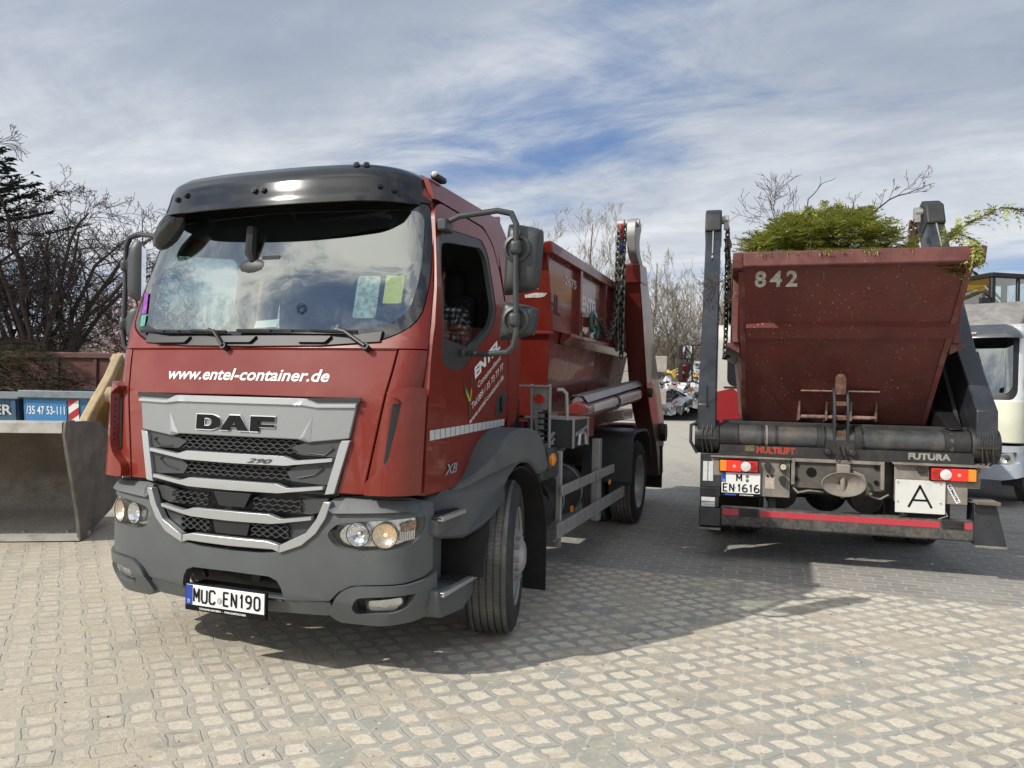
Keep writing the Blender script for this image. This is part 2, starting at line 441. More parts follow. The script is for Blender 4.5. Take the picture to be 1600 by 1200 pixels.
    def sheet(s, fn, nu, nv, th):
        """grid with thickness: fn(u, v, off)"""
        a = [fn(i / nu, j / nv, 0.0) for j in range(nv + 1) for i in range(nu + 1)]
        b = [fn(i / nu, j / nv, -th) for j in range(nv + 1) for i in range(nu + 1)]
        N_ = len(a); W_ = nu + 1
        fs = []
        for j in range(nv):
            for i in range(nu):
                q = (j * W_ + i, j * W_ + i + 1, (j + 1) * W_ + i + 1, (j + 1) * W_ + i)
                fs.append(q); fs.append(tuple(N_ + k for k in reversed(q)))
        ring = [i for i in range(W_)] + [j * W_ + nu for j in range(1, nv + 1)] + [nv * W_ + i for i in range(nu - 1, -1, -1)] + [j * W_ for j in range(nv - 1, 0, -1)]
        for k in range(len(ring)):
            p, q = ring[k], ring[(k + 1) % len(ring)]
            fs.append((q, p, N_ + p, N_ + q))
        return s.add(a + b, fs)
    def build(s, name, mats, parent=None, bevel=0.0, smooth=True, seg=2, angle=35, fix=True):
        me = bpy.data.meshes.new(name)
        me.from_pydata(s.v, [], s.f)
        mats = mats if isinstance(mats, (list, tuple)) else [mats]
        for m_ in mats: me.materials.append(m_)
        if len(mats) > 1: me.polygons.foreach_set('material_index', s.mi)
        if fix and len(s.f) < 30000:
            bm = bmesh.new(); bm.from_mesh(me)
            bmesh.ops.recalc_face_normals(bm, faces=bm.faces)
            bm.to_mesh(me); bm.free()
        if smooth:
            me.polygons.foreach_set('use_smooth', [True] * len(me.polygons))
            me.set_sharp_from_angle(angle=R(angle))
        me.update()
        o = bpy.data.objects.new(name, me)
        COL.objects.link(o)
        if parent is not None: o.parent = parent
        if bevel > 0:
            b = o.modifiers.new('bevel', 'BEVEL')
            b.width = bevel; b.segments = seg; b.limit_method = 'ANGLE'; b.angle_limit = R(40)
            b.use_clamp_overlap = True
            b.harden_normals = False
        return o

def rnd(poly, r, n_=4):
    """round the corners of a polygon; r number or list"""
    out = []
    N_ = len(poly)
    for i, p in enumerate(poly):
        rr = r[i] if hasattr(r, '__len__') else r
        p = Vector((p[0], p[1])); a = Vector(poly[i - 1][:2]); b = Vector(poly[(i + 1) % N_][:2])
        if rr <= 0: out.append((p.x, p.y)); continue
        da = (a - p); db = (b - p)
        k = min(rr, da.length * 0.48, db.length * 0.48)
        A = p + da.normalized() * k; B = p + db.normalized() * k
        for j in range(n_ + 1):
            t = j / n_
            q = A * (1 - t) ** 2 + p * 2 * t * (1 - t) + B * t ** 2
            out.append((q.x, q.y))
    return out

def mir(poly):
    """complete a symmetric outline from its right half (listed top to bottom)"""
    return list(poly) + [(-x, z) for x, z in reversed(poly) if abs(x) > 1e-6]

def wrap(outlines, fn, th=0.02, off=0.0, step=(0.06, 0.12), mb=None):
    """polygon (first outline) with holes (others) in a 2D map, laid on surface fn(s, t, offset) with thickness"""
    bm = bmesh.new()
    edges = []
    for pl in outlines:
        vs = [bm.verts.new((p[0], p[1], 0)) for p in pl]
        for i in range(len(vs)): edges.append(bm.edges.new((vs[i], vs[(i + 1) % len(vs)])))
    bmesh.ops.triangle_fill(bm, use_beauty=True, use_dissolve=False, edges=edges)
    xs = [v.co.x for v in bm.verts]; ys = [v.co.y for v in bm.verts]
    for ax, (lo, hi_, st) in enumerate(((min(xs), max(xs), step[0]), (min(ys), max(ys), step[1]))):
        if not st: continue
        k = math.ceil(lo / st + 1e-6)
        while k * st < hi_ - 1e-6:
            co = [0, 0, 0]; no = [0, 0, 0]
            co[ax] = k * st; no[ax] = 1
            bmesh.ops.bisect_plane(bm, geom=bm.verts[:] + bm.edges[:] + bm.faces[:], dist=1e-6, plane_co=co, plane_no=no)
            k += 1
    bmesh.ops.remove_doubles(bm, verts=bm.verts, dist=1e-5)
    bm.verts.index_update()
    mb = mb or MB()
    V = [(v.co.x, v.co.y) for v in bm.verts]
    fs = []
    N_ = len(V)
    sgn = 1
    for f in bm.faces:
        idx = [v.index for v in f.verts]
        if f.normal.z < 0: idx.reverse()
        fs.append(tuple(idx))
        if th > 0: fs.append(tuple(N_ + i for i in reversed(idx)))
    if th > 0:
        for e in bm.edges:
            if len(e.link_faces) == 1:
                a, b = e.verts[0].index, e.verts[1].index
                fs.append((a, b, N_ + b, N_ + a))
    vs = [fn(x, y, off) for x, y in V]
    if th > 0: vs += [fn(x, y, off - th) for x, y in V]
    bm.free()
    mb.add(vs, fs)
    return mb

_tc = {}
def text2d(s_, w, h, bold=0.0, shear=0.0, fit=True, spacing=1.0):
    """text outline as (verts, faces) filling a w x h box with its lower left corner at 0,0"""
    key = (s_, bold, shear, spacing)
    if key not in _tc:
        cu = bpy.data.curves.new('t', 'FONT')
        cu.body = s_
        cu.offset = bold
        cu.shear = shear
        cu.space_character = spacing
        cu.resolution_u = 3
        ob = bpy.data.objects.new('t', cu)
        COL.objects.link(ob)
        dg = bpy.context.evaluated_depsgraph_get()
        me = ob.evaluated_get(dg).to_mesh()
        V = [(v.co.x, v.co.y) for v in me.vertices]
        F_ = [tuple(p.vertices) for p in me.polygons]
        ob.evaluated_get(dg).to_mesh_clear()
        bpy.data.objects.remove(ob); bpy.data.curves.remove(cu)
        _tc[key] = (V, F_)
    V, F_ = _tc[key]
    x0 = min(v[0] for v in V); x1 = max(v[0] for v in V); y0 = min(v[1] for v in V); y1 = max(v[1] for v in V)
    sy = h / (y1 - y0); sx = w / (x1 - x0) if w else sy
    return [((x - x0) * sx, (y - y0) * sy) for x, y in V], F_

def lettering(s_, fn, w, h, material, parent, name='lettering', label=None, bold=0.0, shear=0.0, spacing=1.0):
    V, F_ = text2d(s_, w, h, bold, shear, spacing=spacing)
    mb = MB().add([fn(x, y) for x, y in V], F_)
    o = mb.build(name, material, parent, smooth=False, fix=False)
    if label: o['label'] = label
    return o

GL = {
 'M': [[(0, 0), (0, 1), (0.5, 0.35), (1, 1), (1, 0)]], 'U': [[(0, 1), (0, 0.2), (0.2, 0), (0.8, 0), (1, 0.2), (1, 1)]],
 'C': [[(1, 0.78), (1, 0.85), (0.8, 1), (0.2, 1), (0, 0.85), (0, 0.15), (0.2, 0), (0.8, 0), (1, 0.15), (1, 0.22)]],
 'E': [[(1, 1), (0, 1), (0, 0), (1, 0)], [(0, 0.53), (0.85, 0.53)]], 'N': [[(0, 0), (0, 1), (1, 0), (1, 1)]],
 '1': [[(0.1, 0.72), (0.62, 1), (0.62, 0)]], '0': [[(0.5, 1), (0.15, 0.95), (0, 0.8), (0, 0.2), (0.15, 0.05), (0.5, 0), (0.85, 0.05), (1, 0.2), (1, 0.8), (0.85, 0.95), (0.5, 1)]],
 '9': [[(0.12, 0.03), (0.6, 0.06), (0.92, 0.3), (1, 0.7), (0.85, 0.94), (0.5, 1), (0.15, 0.94), (0, 0.74), (0.12, 0.54), (0.5, 0.46), (0.95, 0.56)]],
 '6': [[(0.82, 1), (0.35, 0.92), (0.06, 0.65), (0, 0.3), (0.15, 0.06), (0.5, 0), (0.85, 0.06), (1, 0.27), (0.88, 0.47), (0.5, 0.55), (0.06, 0.42)]],
}
def plate_text(s_, x0, z0, cw, h, gap, y, parent, st=0.0105):
    """number plate characters drawn with strokes of even width"""
    mb = MB(); x = x0
    for ch_ in s_:
        w = cw * (0.62 if ch_ == '1' else 1.0)
        for pl in GL[ch_]:
            P_ = [Vector((x + a * (w - st) + st / 2, z0 + b * (h - st) + st / 2)) for a, b in pl]
            for i, (p, q) in enumerate(zip(P_, P_[1:])):
                d_ = (q - p).normalized(); n_ = Vector((-d_.y, d_.x)) * st / 2
                yy = y - 0.00012 * i
                mb.add([(c.x, yy, c.y) for c in (p - n_, q - n_, q + n_, p + n_)], [(0, 1, 2, 3)])
                if i:
                    mb.add([(p.x + st / 2 * math.cos(a), yy - 0.00006, p.y + st / 2 * math.sin(a)) for a in [k * math.pi / 5 for k in range(10)]], [tuple(range(10))])
        x += w + gap
    return mb.build('lettering', M_ink, parent, smooth=False, fix=False)

def chain(mb, pts, L=0.055, r=0.0065):
    """links along a polyline"""
    pts = [Vector(p) for p in pts]
    acc = []
    for a, b in zip(pts, pts[1:]):
        n_ = max(1, round((b - a).length / (L * 0.72)))
        acc += [a.lerp(b, i / n_) for i in range(n_)]
    acc.append(pts[-1])
    for i in range(len(acc) - 1):
        p, q = acc[i], acc[i + 1]
        a, u, w = frame_of(p, q)
        ref = Vector((0.6, 0.8, 0.1)); ref = (ref - a * ref.dot(a)).normalized()
        side = ref if i % 2 == 0 else a.cross(ref)
        c = (p + q) / 2
        loop = []
        hl = L / 2 - L * 0.28; hw = L * 0.28
        for k in range(10):
            an = 2 * math.pi * k / 10
            e = a * (hw * math.cos(an) + (hl if math.cos(an) > 0 else -hl)) + side * hw * math.sin(an)
            loop.append(c + e)
        nrm = a.cross(side)
        vs = []; fs = []
        for k in range(10):
            t = (loop[(k + 1) % 10] - loop[k - 1]).normalized(); o_ = t.cross(nrm)
            for j in range(5):
                an = 2 * math.pi * j / 5
                vs.append(loop[k] + (o_ * math.cos(an) + nrm * math.sin(an)) * r)
        for k in range(10):
            for j in range(5):
                fs.append((k * 5 + j, k * 5 + (j + 1) % 5, ((k + 1) % 10) * 5 + (j + 1) % 5, ((k + 1) % 10) * 5 + j))
        mb.add(vs, fs)
    return mb

def lerp_tab(tab, z):
    if z <= tab[0][0]: return tab[0][1]
    for (a, va), (b, vb) in zip(tab, tab[1:]):
        if z <= b: return va + (vb - va) * (z - a) / (b - a)
    return tab[-1][1]

class Cab:
    """plan outline of a cab at height z: curved front, round corners, straight sides"""
    def __init__(s, yf, w, r, phi):
        s.yf, s.w, s.r, s.phi = yf, w, r, R(phi)
    def __call__(s, x, z, off=0.0):
        yf, w, r = lerp_tab(s.yf, z), lerp_tab(s.w, z), s.r
        p1 = s.phi
        R1 = (w - r * (1 - math.sin(p1))) / math.sin(p1)
        L1 = R1 * p1
        a = abs(x)
        if a <= L1:
            ph = a / R1
            X = R1 * math.sin(ph); Y = yf + R1 * (1 - math.cos(ph))
        else:
            X1 = R1 * math.sin(p1); Y1 = yf + R1 * (1 - math.cos(p1))
            t = (a - L1) / r
            ph = min(p1 + t, math.pi / 2)
            X = X1 + r * (math.sin(ph) - math.sin(p1)); Y = Y1 + r * (math.cos(p1) - math.cos(ph))
            if p1 + t > math.pi / 2: Y += (t - (math.pi / 2 - p1)) * r
        X += off * math.sin(ph); Y -= off * math.cos(ph)
        return (math.copysign(X, x) if x else 0.0, Y, z)
    def s_at_y(s, y, z):
        """arc length whose point has the given y (on the side or corner)"""
        lo, hi_ = 0.0, 6.0
        for _ in range(40):
            m_ = (lo + hi_) / 2
            if s(m_, z)[1] < y: lo = m_
            else: hi_ = m_
        return lo

def make_wheel(name, parent, loc, rz, w=0.29, rad=0.485, side=1, rim_out=0.05, front=True, dual=False):
    """tyre, rim, hub as sub-parts of one wheel; side=+1: outer face towards +x"""
    wh = bpy.data.objects.new(name, None)
    COL.objects.link(wh); wh.parent = parent; wh.location = loc; wh.rotation_euler = (0, 0, rz)
    wh.empty_display_size = 0.2
    def tyre(xo):
        mb = MB()
        h = w / 2; gr = 0.012
        prof = [(0.285, -h + 0.02), (0.33, -h), (0.40, -h - 0.004), (0.45, -h + 0.008), (rad - 0.012, -h + 0.03), (rad, -h + 0.045)]
        for g in (-0.085, -0.042, 0.0, 0.042, 0.085):
            prof += [(rad, g - 0.006), (rad - gr, g - 0.004), (rad - gr, g + 0.004), (rad, g + 0.006)]
        prof += [(rad, h - 0.045), (rad - 0.012, h - 0.03), (0.45, h - 0.008), (0.40, h + 0.004), (0.33, h), (0.285, h - 0.02)]
        mb.lathe(prof, (xo, 0, 0), (1, 0, 0), 72)
        o = mb.build('tyre', [M_tyre, M_tyred], wh, fix=True, angle=30)
        for p in o.data.polygons:
            c = p.center; rr = math.hypot(c.y, c.z)
            if rr < rad - 0.015: p.material_index = 1
        # sipes cut across the tread ribs
        sp = MB()
        for k in range(110):
            a = 2 * math.pi * k / 110
            for g in (-0.064, -0.021, 0.021, 0.064):
                aa = a + 0.012 * ((g > 0) - 0.5)
                c = Vector((xo + g, math.sin(aa) * (rad + 0.0004), math.cos(aa) * (rad + 0.0004)))
                t_ = Vector((0, math.cos(aa), -math.sin(aa)))
                e = Vector((0.016, 0, 0)) + t_ * 0.004
                wv = t_ * 0.0011
                sp.add([c - e - wv, c + e - wv, c + e + wv, c - e + wv], [(0, 1, 2, 3)])
        sp.build('tread_cut', M_black, wh, smooth=False, fix=False)
        return o
    tyre(0.0)
    if dual: tyre(-side * (w + 0.03))
    mb = MB()
    s_ = side
    if front:   # convex steel wheel, hub pushed outwards
        prof = [(0.285, -0.10), (0.29, 0.0), (0.292, 0.105), (0.310, 0.125), (0.312, 0.14), (0.300, 0.142), (0.285, 0.12), (0.268, 0.03), (0.25, 0.03), (0.215, 0.075), (0.18, 0.10), (0.168, 0.128), (0.125, 0.13), (0.12, 0.12)]
    else:       # dished wheel
        prof = [(0.285, -0.10), (0.292, 0.105), (0.310, 0.125), (0.312, 0.14), (0.300, 0.142), (0.280, 0.12), (0.262, 0.02), (0.24, -0.05), (0.17, -0.07), (0.12, -0.07)]
    mb.lathe([(r_, t * s_) for r_, t in prof], (0, 0, 0), (1, 0, 0), 48)
    mb.build('rim', M_rim, wh)
    hb = MB(); hx = 0.13 if front else -0.07
    hb.lathe([(0.125, (hx - 0.01) * s_), (0.12, (hx + 0.03) * s_), (0.09, (hx + 0.05) * s_), (0.085, (hx + 0.055) * s_), (0.05, (hx + 0.065) * s_), (0.0005, (hx + 0.065) * s_)], (0, 0, 0), (1, 0, 0), 28)
    hb.build('hub', M_rim if front else M_chassis, wh)
    nb = MB()
    for k in range(10):
        a = 2 * math.pi * k / 10
        c = Vector((hx * s_, 0.148 * math.cos(a), 0.148 * math.sin(a)))
        nb.cyl(c, c + Vector((0.035 * s_, 0, 0)), 0.016, 6)
    nb.build('wheel_nut', M_galv, wh)
    hl = MB()
    for k in range(10):
        a = 2 * math.pi * (k + 0.5) / 10
        rr = 0.222
        x_ = (0.069 if front else -0.0545) * s_
        c = Vector((x_, rr * math.cos(a), rr * math.sin(a)))
        hl.cyl(c - Vector((0.012 * s_, 0, 0)), c + Vector((0.012 * s_, 0, 0)), 0.028, 14)
    hl.build('hand_hole', M_black, wh)
    return wh

# ------------------------------------------------------------------ ground
def ground_material():
    m = bpy.data.materials.new('yard paving')
    m.use_nodes = True
    t = m.node_tree
    b = t.nodes['Principled BSDF']
    k = NT(t)
    P = k.new('ShaderNodeTexCoord').outputs['Object']
    s = k.sep(P)
    th = R(18.7); c_, s_ = math.cos(th), math.sin(th)
    X = k.m('SUBTRACT', k.m('MULTIPLY', s[0], c_), k.m('MULTIPLY', s[1], s_))
    Y = k.m('ADD', k.m('MULTIPLY', s[0], s_), k.m('MULTIPLY', s[1], c_))
    d1 = k.sep(k.noise(P, 3.2, 2, 0.5, 0, 1)); d2 = k.sep(k.noise(P, 14, 2, 0.5, 0, 1))
    X1 = k.m('ADD', X, k.m('ADD', k.m('MULTIPLY', k.m('SUBTRACT', d1[0], 0.5), 0.07), k.m('MULTIPLY', k.m('SUBTRACT', d2[0], 0.5), 0.022)))
    Y1 = k.m('ADD', Y, k.m('ADD', k.m('MULTIPLY', k.m('SUBTRACT', d1[1], 0.5), 0.07), k.m('MULTIPLY', k.m('SUBTRACT', d2[1], 0.5), 0.022)))
    a = k.m('DIVIDE', X1, 0.21); c = k.m('DIVIDE', Y1, 0.18)
    p = k.m('ADD', a, c); q = k.m('SUBTRACT', a, c)
    rp = k.m('SUBTRACT', p, k.m('ROUND', p)); rq = k.m('SUBTRACT', q, k.m('ROUND', q))
    ap = k.m('ABSOLUTE', rp); aq = k.m('ABSOLUTE', rq)          # 0 on joints, .5 in tile centre
    ip = k.m('SUBTRACT', 0.5, ap); iq = k.m('SUBTRACT', 0.5, aq)
    r4 = k.m('POWER', k.m('ADD', k.m('POWER', ip, 6.0), k.m('POWER', iq, 6.0)), 1 / 6)
    frag = k.noise(P, 26, 5, 0.7)
    # random cell value
    cell = k.new('ShaderNodeTexWhiteNoise', noise_dimensions='2D')
    k.link(k.xyz(k.m('FLOOR', p), k.m('FLOOR', q), 0.0), cell.inputs[0])
    lim = k.m('ADD', 0.330, k.m('ADD', k.m('MULTIPLY', k.m('SUBTRACT', frag, 0.5), 0.26), k.m('ADD', k.m('MULTIPLY', k.m('SUBTRACT', cell.outputs[0], 0.5), 0.07), k.m('MULTIPLY', k.m('GREATER_THAN', cell.outputs[0], 0.955), -0.30))))
    sand = k.step(k.m('SUBTRACT', lim, r4), -0.012, 0.018)
    dx = k.m('ABSOLUTE', k.m('MULTIPLY', k.m('ADD', rp, rq), 0.105)); dy = k.m('ABSOLUTE', k.m('MULTIPLY', k.m('SUBTRACT', rp, rq), 0.09))
    vj = k.m('MULTIPLY', k.step(dx, 0.0075, 0.0035), k.step(dy, 0.050, 0.038))
    def parity(v): return k.m('ROUND', k.m('FRACT', k.m('MULTIPLY', k.m('FLOOR', v), 0.5)))
    j1 = k.m('MULTIPLY', k.step(ap, 0.030, 0.012), parity(q))
    j2 = k.m('MULTIPLY', k.step(aq, 0.030, 0.012), parity(p))
    dj = k.m('MAXIMUM', j1, j2)
    # large scale dirt
    big_ = k.new('ShaderNodeTexWhiteNoise', noise_dimensions='2D')
    k.link(k.xyz(k.m('FLOOR', k.m('MULTIPLY', k.m('ADD', p, k.m('MULTIPLY', q, 1.0)), 0.5)), k.m('FLOOR', k.m('MULTIPLY', q, 0.5)), 0.0), big_.inputs[0])
    n1 = k.noise(P, 0.55, 5, 0.6); n2 = k.noise(P, 2.6, 6, 0.7); n3 = k.noise(P, 160, 4, 0.8); n4 = k.noise(P, 40, 5, 0.75)
    left = k.step(k.m('SUBTRACT', s[0], k.m('MULTIPLY', s[1], -0.10)), 0.35, -2.6)
    dust = k.m('ADD', k.m('MULTIPLY', left, 0.72), k.m('MULTIPLY', k.step(n2, 0.48, 0.60), 0.75), clamp=True)
    dust = k.m('MULTIPLY', dust, k.m('ADD', 0.75, k.m('MULTIPLY', n4, 0.5)), clamp=True)
    pav = k.mix(k.step(k.m('ADD', k.m('MULTIPLY', n1, 0.4), k.m('MULTIPLY', n4, 0.6)), 0.3, 0.7), (0.35, 0.335, 0.29), (0.47, 0.45, 0.395))
    pav = k.mix(k.m('MULTIPLY', k.step(cell.outputs[0], 0.75, 0.9), 0.35), pav, (0.24, 0.27, 0.24))
    pav = k.mix(k.m('MULTIPLY', k.m('SUBTRACT', 1.0, big_.outputs[0]), 0.30), pav, (0.25, 0.245, 0.225))
    sn = k.mix(k.step(k.m('ADD', k.m('MULTIPLY', n3, 0.55), k.m('MULTIPLY', n4, 0.45)), 0.36, 0.62), (0.49, 0.425, 0.32), (0.74, 0.675, 0.55))
    sn = k.mix(k.m('MULTIPLY', k.step(cell.outputs[0], 0.2, 0.0), 0.4), sn, (0.50, 0.36, 0.25))
    dustc = k.mix(k.step(k.m('ADD', k.m('MULTIPLY', n3, 0.5), k.m('MULTIPLY', n4, 0.5)), 0.36, 0.64), (0.36, 0.315, 0.24), (0.56, 0.50, 0.40))
    col = k.mix(sand, pav, sn)
    col = k.mix(k.m('MULTIPLY', vj, 0.85), col, (0.50, 0.46, 0.38))
    col = k.mix(dust, col, dustc)
    djs = k.m('MULTIPLY', dj, k.m('ADD', 0.16, k.m('ADD', k.m('MULTIPLY', left, 0.42), k.m('MULTIPLY', k.step(n2, 0.5, 0.3), 0.45))), clamp=True)
    djs = k.m('MULTIPLY', djs, k.step(n4, 0.36, 0.52))
    col = k.mix(djs, col, (0.10, 0.09, 0.072))
    # far zone: plain paving stones with light joints
    br = k.new('ShaderNodeTexBrick')
    k.link(k.xyz(X1, Y1, 0.0), br.inputs['Vector'])
    br.offset = 0.5
    for nm, v in (('Scale', 1.0), ('Mortar Size', 0.010), ('Mortar Smooth', 0.3), ('Bias', 0.0), ('Brick Width', 0.22), ('Row Height', 0.115)):
        br.inputs[nm].default_value = v
    br.inputs['Color1'].default_value = (0.235, 0.230, 0.212, 1)
    br.inputs['Color2'].default_value = (0.31, 0.30, 0.275, 1)
    br.inputs['Mortar'].default_value = (0.40, 0.375, 0.32, 1)
    farc = k.mix(k.m('MULTIPLY', k.step(n2, 0.4, 0.7), 0.5), br.outputs['Color'], (0.33, 0.305, 0.26))
    farc = k.mix(k.m('MULTIPLY', k.m('MAXIMUM', left, k.step(Y, 13.0, 19.0)), 0.8), farc, k.mix(n2, (0.36, 0.33, 0.275), (0.47, 0.435, 0.365)))
    zone = k.step(k.m('ADD', Y, k.m('MULTIPLY', k.m('SUBTRACT', n2, 0.5), 0.5)), 6.52, 6.62)
    col = k.mix(zone, col, farc)
    # oil stains and tyre grime
    mp = k.new('ShaderNodeMapping'); mp.inputs['Rotation'].default_value = (0, 0, R(22)); mp.inputs['Scale'].default_value = (2.6, 0.22, 1); k.link(P, mp.inputs[0])
    track = k.m('MULTIPLY', k.step(k.noise(mp.outputs[0], 1.0, 4, 0.6), 0.52, 0.70), 0.22)
    col = k.mix(track, col, (0.20, 0.185, 0.16))
    st = k.m('MULTIPLY', k.step(k.noise(P, 1.1, 6, 0.68), 0.58, 0.70), 0.36)
    col = k.mix(st, col, (0.13, 0.118, 0.10))
    sp = k.new('ShaderNodeTexVoronoi'); k.link(P, sp.inputs['Vector']); sp.inputs['Scale'].default_value = 9
    spk = k.m('MULTIPLY', k.step(sp.outputs['Distance'], 0.055, 0.035), k.step(k.sep(sp.outputs['Color'])[0], 0.72, 0.74))
    col = k.mix(k.m('MULTIPLY', spk, 0.75), col, (0.07, 0.065, 0.05))
    k.link(col, b.inputs['Base Color'])
    b.inputs['Roughness'].default_value = 0.88
    b.inputs['Specular IOR Level'].default_value = 0.25
    h = k.m('ADD', k.m('MULTIPLY', sand, -0.7), k.m('ADD', k.m('MULTIPLY', dj, -1.0), k.m('MULTIPLY', k.m('ADD', n3, n4), 0.55)))
    h = k.m('MULTIPLY', h, k.m('SUBTRACT', 1.0, k.m('MULTIPLY', zone, 0.6)))
    bn = k.new('ShaderNodeBump')
    bn.inputs['Strength'].default_value = 0.5
    bn.inputs['Distance'].default_value = 0.010
    k.link(h, bn.inputs['Height'])
    k.link(bn.outputs[0], b.inputs['Normal'])
    return m

mb = MB()
ext = [-600, -60, -12, 0, 12, 60, 600]
for i in range(6):
    for j in range(6):
        pass
mb.grid(lambda u, v: (ext[round(u * 6)], ext[round(v * 6)] + 40, 0.0), 6, 6)
g = mb.build('ground', ground_material(), smooth=False)
tag(g, kind='structure', label='pale block paved yard with sand filled joints')
# small stones and crumbs lying on the paving
def pebble_patch():
    r_ = random.Random(3)
    mb = MB()
    for i in range(900):
        y = 2.3 + 7.5 * r_.random() ** 1.6
        x = (r_.random() - 0.5) * 1.5 * y
        z = 0.0
        q = 0.0035 + 0.006 * r_.random() ** 4
        vs = []
        for k in range(6):
            vs.append((x + q * math.cos(k * 1.05) * (0.7 + 0.6 * r_.random()), y + q * math.sin(k * 1.05) * (0.7 + 0.6 * r_.random()), 0.0005))
        vs.append((x, y, q * 0.9))
        mb.add(vs, [(k, (k + 1) % 6, 6) for k in range(6)])
    o = mb.build('gravel', mat('loose grit', (0.22, 0.19, 0.15), 0.9, var=0.6, vscale=9), smooth=False, fix=False)
    tag(o, label='loose grit scattered over the paving', kind='stuff')
pebble_patch()

# ================================================================== red skip loader truck (left)
TH1 = R(19.98)
T1 = thing('skip_loader_truck', 'red skip loader truck with black sun visor, silver grille and grey bumper, facing the camera', 'truck',
           (-1.073, 5.268, 0), -TH1, 'skip loader trucks')
C1 = Cab([(0.3, -1.20), (1.0, -1.245), (1.5, -1.21), (1.765, -1.15), (1.87, -1.105), (2.2, -1.03), (2.55, -0.93), (2.64, -0.90), (2.76, -0.84)],
         [(1.0, 1.005), (1.52, 1.012), (1.74, 1.045), (1.90, 1.05), (2.1, 1.03), (2.5, 0.96), (2.62, 0.935), (2.76, 0.885)], 0.15, 8)
SW1 = [(1.90, 1.05), (2.1, 1.03), (2.5, 0.96), (2.62, 0.935), (2.76, 0.885)]
def side1(sg):
    def fn(y, z, off=0.0):
        return (sg * (lerp_tab(SW1, z) + off), y, z)
    return fn
def front1(x, z, off=0.0): return C1(x, z, off)
REAR = 0.41
def doorfront(z): return lerp_tab([(1.0, -1.05), (1.3, -1.035), (1.75, -1.0), (1.95, -0.95), (2.3, -0.85), (2.6, -0.76)], z)

cabp = T1
# --- main shell: wraps windscreen surround, A pillars; hole for windscreen
def shell_edge(z): return C1.s_at_y(doorfront(z) - 0.006, z)
ws_out = mir(rnd([(0.0, 2.62), (0.97, 2.60), (1.035, 2.2), (1.00, 1.90), (0.80, 1.795), (0.45, 1.775), (0.0, 1.77)], [0, .08, .1, .12, .1, .1, 0], 5)[0:])
ws_out = [p for i, p in enumerate(ws_out)]
zs = [1.765, 1.9, 2.1, 2.3, 2.5, 2.62, 2.74]
sh = [(shell_edge(z), z) for z in zs]
outer = mir([(0, 2.74)] + [p for p in sh[::-1]] + [(0, 1.765)])
wrap([outer, ws_out], front1, 0.03, 0.0, (0.05, 0.07)).build('windscreen_surround', M_red, cabp, bevel=0.004)
# black ceramic border and glass
gl_in = mir(rnd([(0.0, 2.56), (0.93, 2.54), (0.965, 2.2), (0.93, 1.96), (0.78, 1.875), (0.4, 1.86), (0.0, 1.86)], [0, .08, .1, .12, .1, .1, 0], 5))
ws_mid = mir(rnd([(0.0, 2.612), (0.962, 2.592), (1.027, 2.2), (0.992, 1.905), (0.795, 1.803), (0.45, 1.783), (0.0, 1.778)], [0, .08, .1, .12, .1, .1, 0], 5))
wrap([ws_mid, gl_in], front1, 0.006, -0.006, (0.05, 0.08)).build('windscreen_border', mat('black glass border', (0.012, 0.013, 0.014), 0.08, coat=0.8), cabp)
wrap([gl_in], front1, 0.0, -0.008, (0.05, 0.08)).build('windscreen', M_glass, cabp, fix=False)
# cowl below the glass with wiper spindles
wrap([mir([(0, 1.835), (0.6, 1.835), (0.80, 1.86), (0.80, 1.80), (0.45, 1.776), (0, 1.772)])], front1, 0.012, 0.012, (0.05, 0)).build('wiper_cowl', M_black, cabp, bevel=0.003)
mb = MB()
for x0, x1 in ((-0.72, -0.42), (-0.22, 0.05), (0.30, 0.52)):
    wrap([rnd([(x0, 1.83), (x1, 1.83), (x1 - 0.03, 1.795), (x0 + 0.02, 1.795)], 0.01)], front1, 0.02, 0.030, (0.05, 0), mb)
mb.build('cowl_cover', M_black, cabp, bevel=0.003)
def wiper(xs, zs_, xe, ze, xb):
    mb = MB()
    p0 = Vector(front1(xb, 1.775, 0.045)); p1 = Vector(front1(xs, zs_, 0.045)); p2 = Vector(front1(xs - 0.05, zs_ + 0.012, 0.04))
    mb.cyl(Vector(front1(xb, 1.76, 0.0)), p0, 0.018, 10)
    mb.tube([p0, p0.lerp(p1, 0.75), p1, p2], 0.011, 8)
    pe = [Vector(front1(xs + (xe - xs) * t, zs_ + (ze - zs_) * t + 0.006, 0.035)) for t in (0, .3, .6, 1)]
    mb.tube([p1] + pe[1:2], 0.009, 6)
    w = mb.build('wiper', M_black, cabp)
    m2 = MB()
    pl = [Vector(front1(xs + 0.06 + (xe - xs - 0.06) * t, zs_ + (ze - zs_) * t, 0.018)) for t in [i / 8 for i in range(9)]]
    m2.tube(pl, 0.010, 5)
    for t in (0.1, 0.3, 0.5, 0.7):
        a = Vector(front1(xs + (xe - xs) * t, zs_ + (ze - zs_) * t, 0.018)); m2.obox(a + Vector((0, -0.012, 0.0)), (0.05, 0.012, 0.012), (0, 0, 0))
    m2.build('wiper_blade', M_black, w)
wiper(-0.235, 1.855, -0.86, 1.868, -0.145)
wiper(0.60, 1.852, -0.10, 1.862, 0.735)

# --- hood and grille surround
hood = mir([(0, 1.758), (0.900, 1.758), (0.885, 1.65), (0.775, 1.005), (0.628, 1.005), (0.652, 1.10), (0.728, 1.497), (0, 1.502)])
wrap([hood], front1, 0.03, 0.0, (0.05, 0.08)).build('front_panel', M_red, cabp, bevel=0.006)
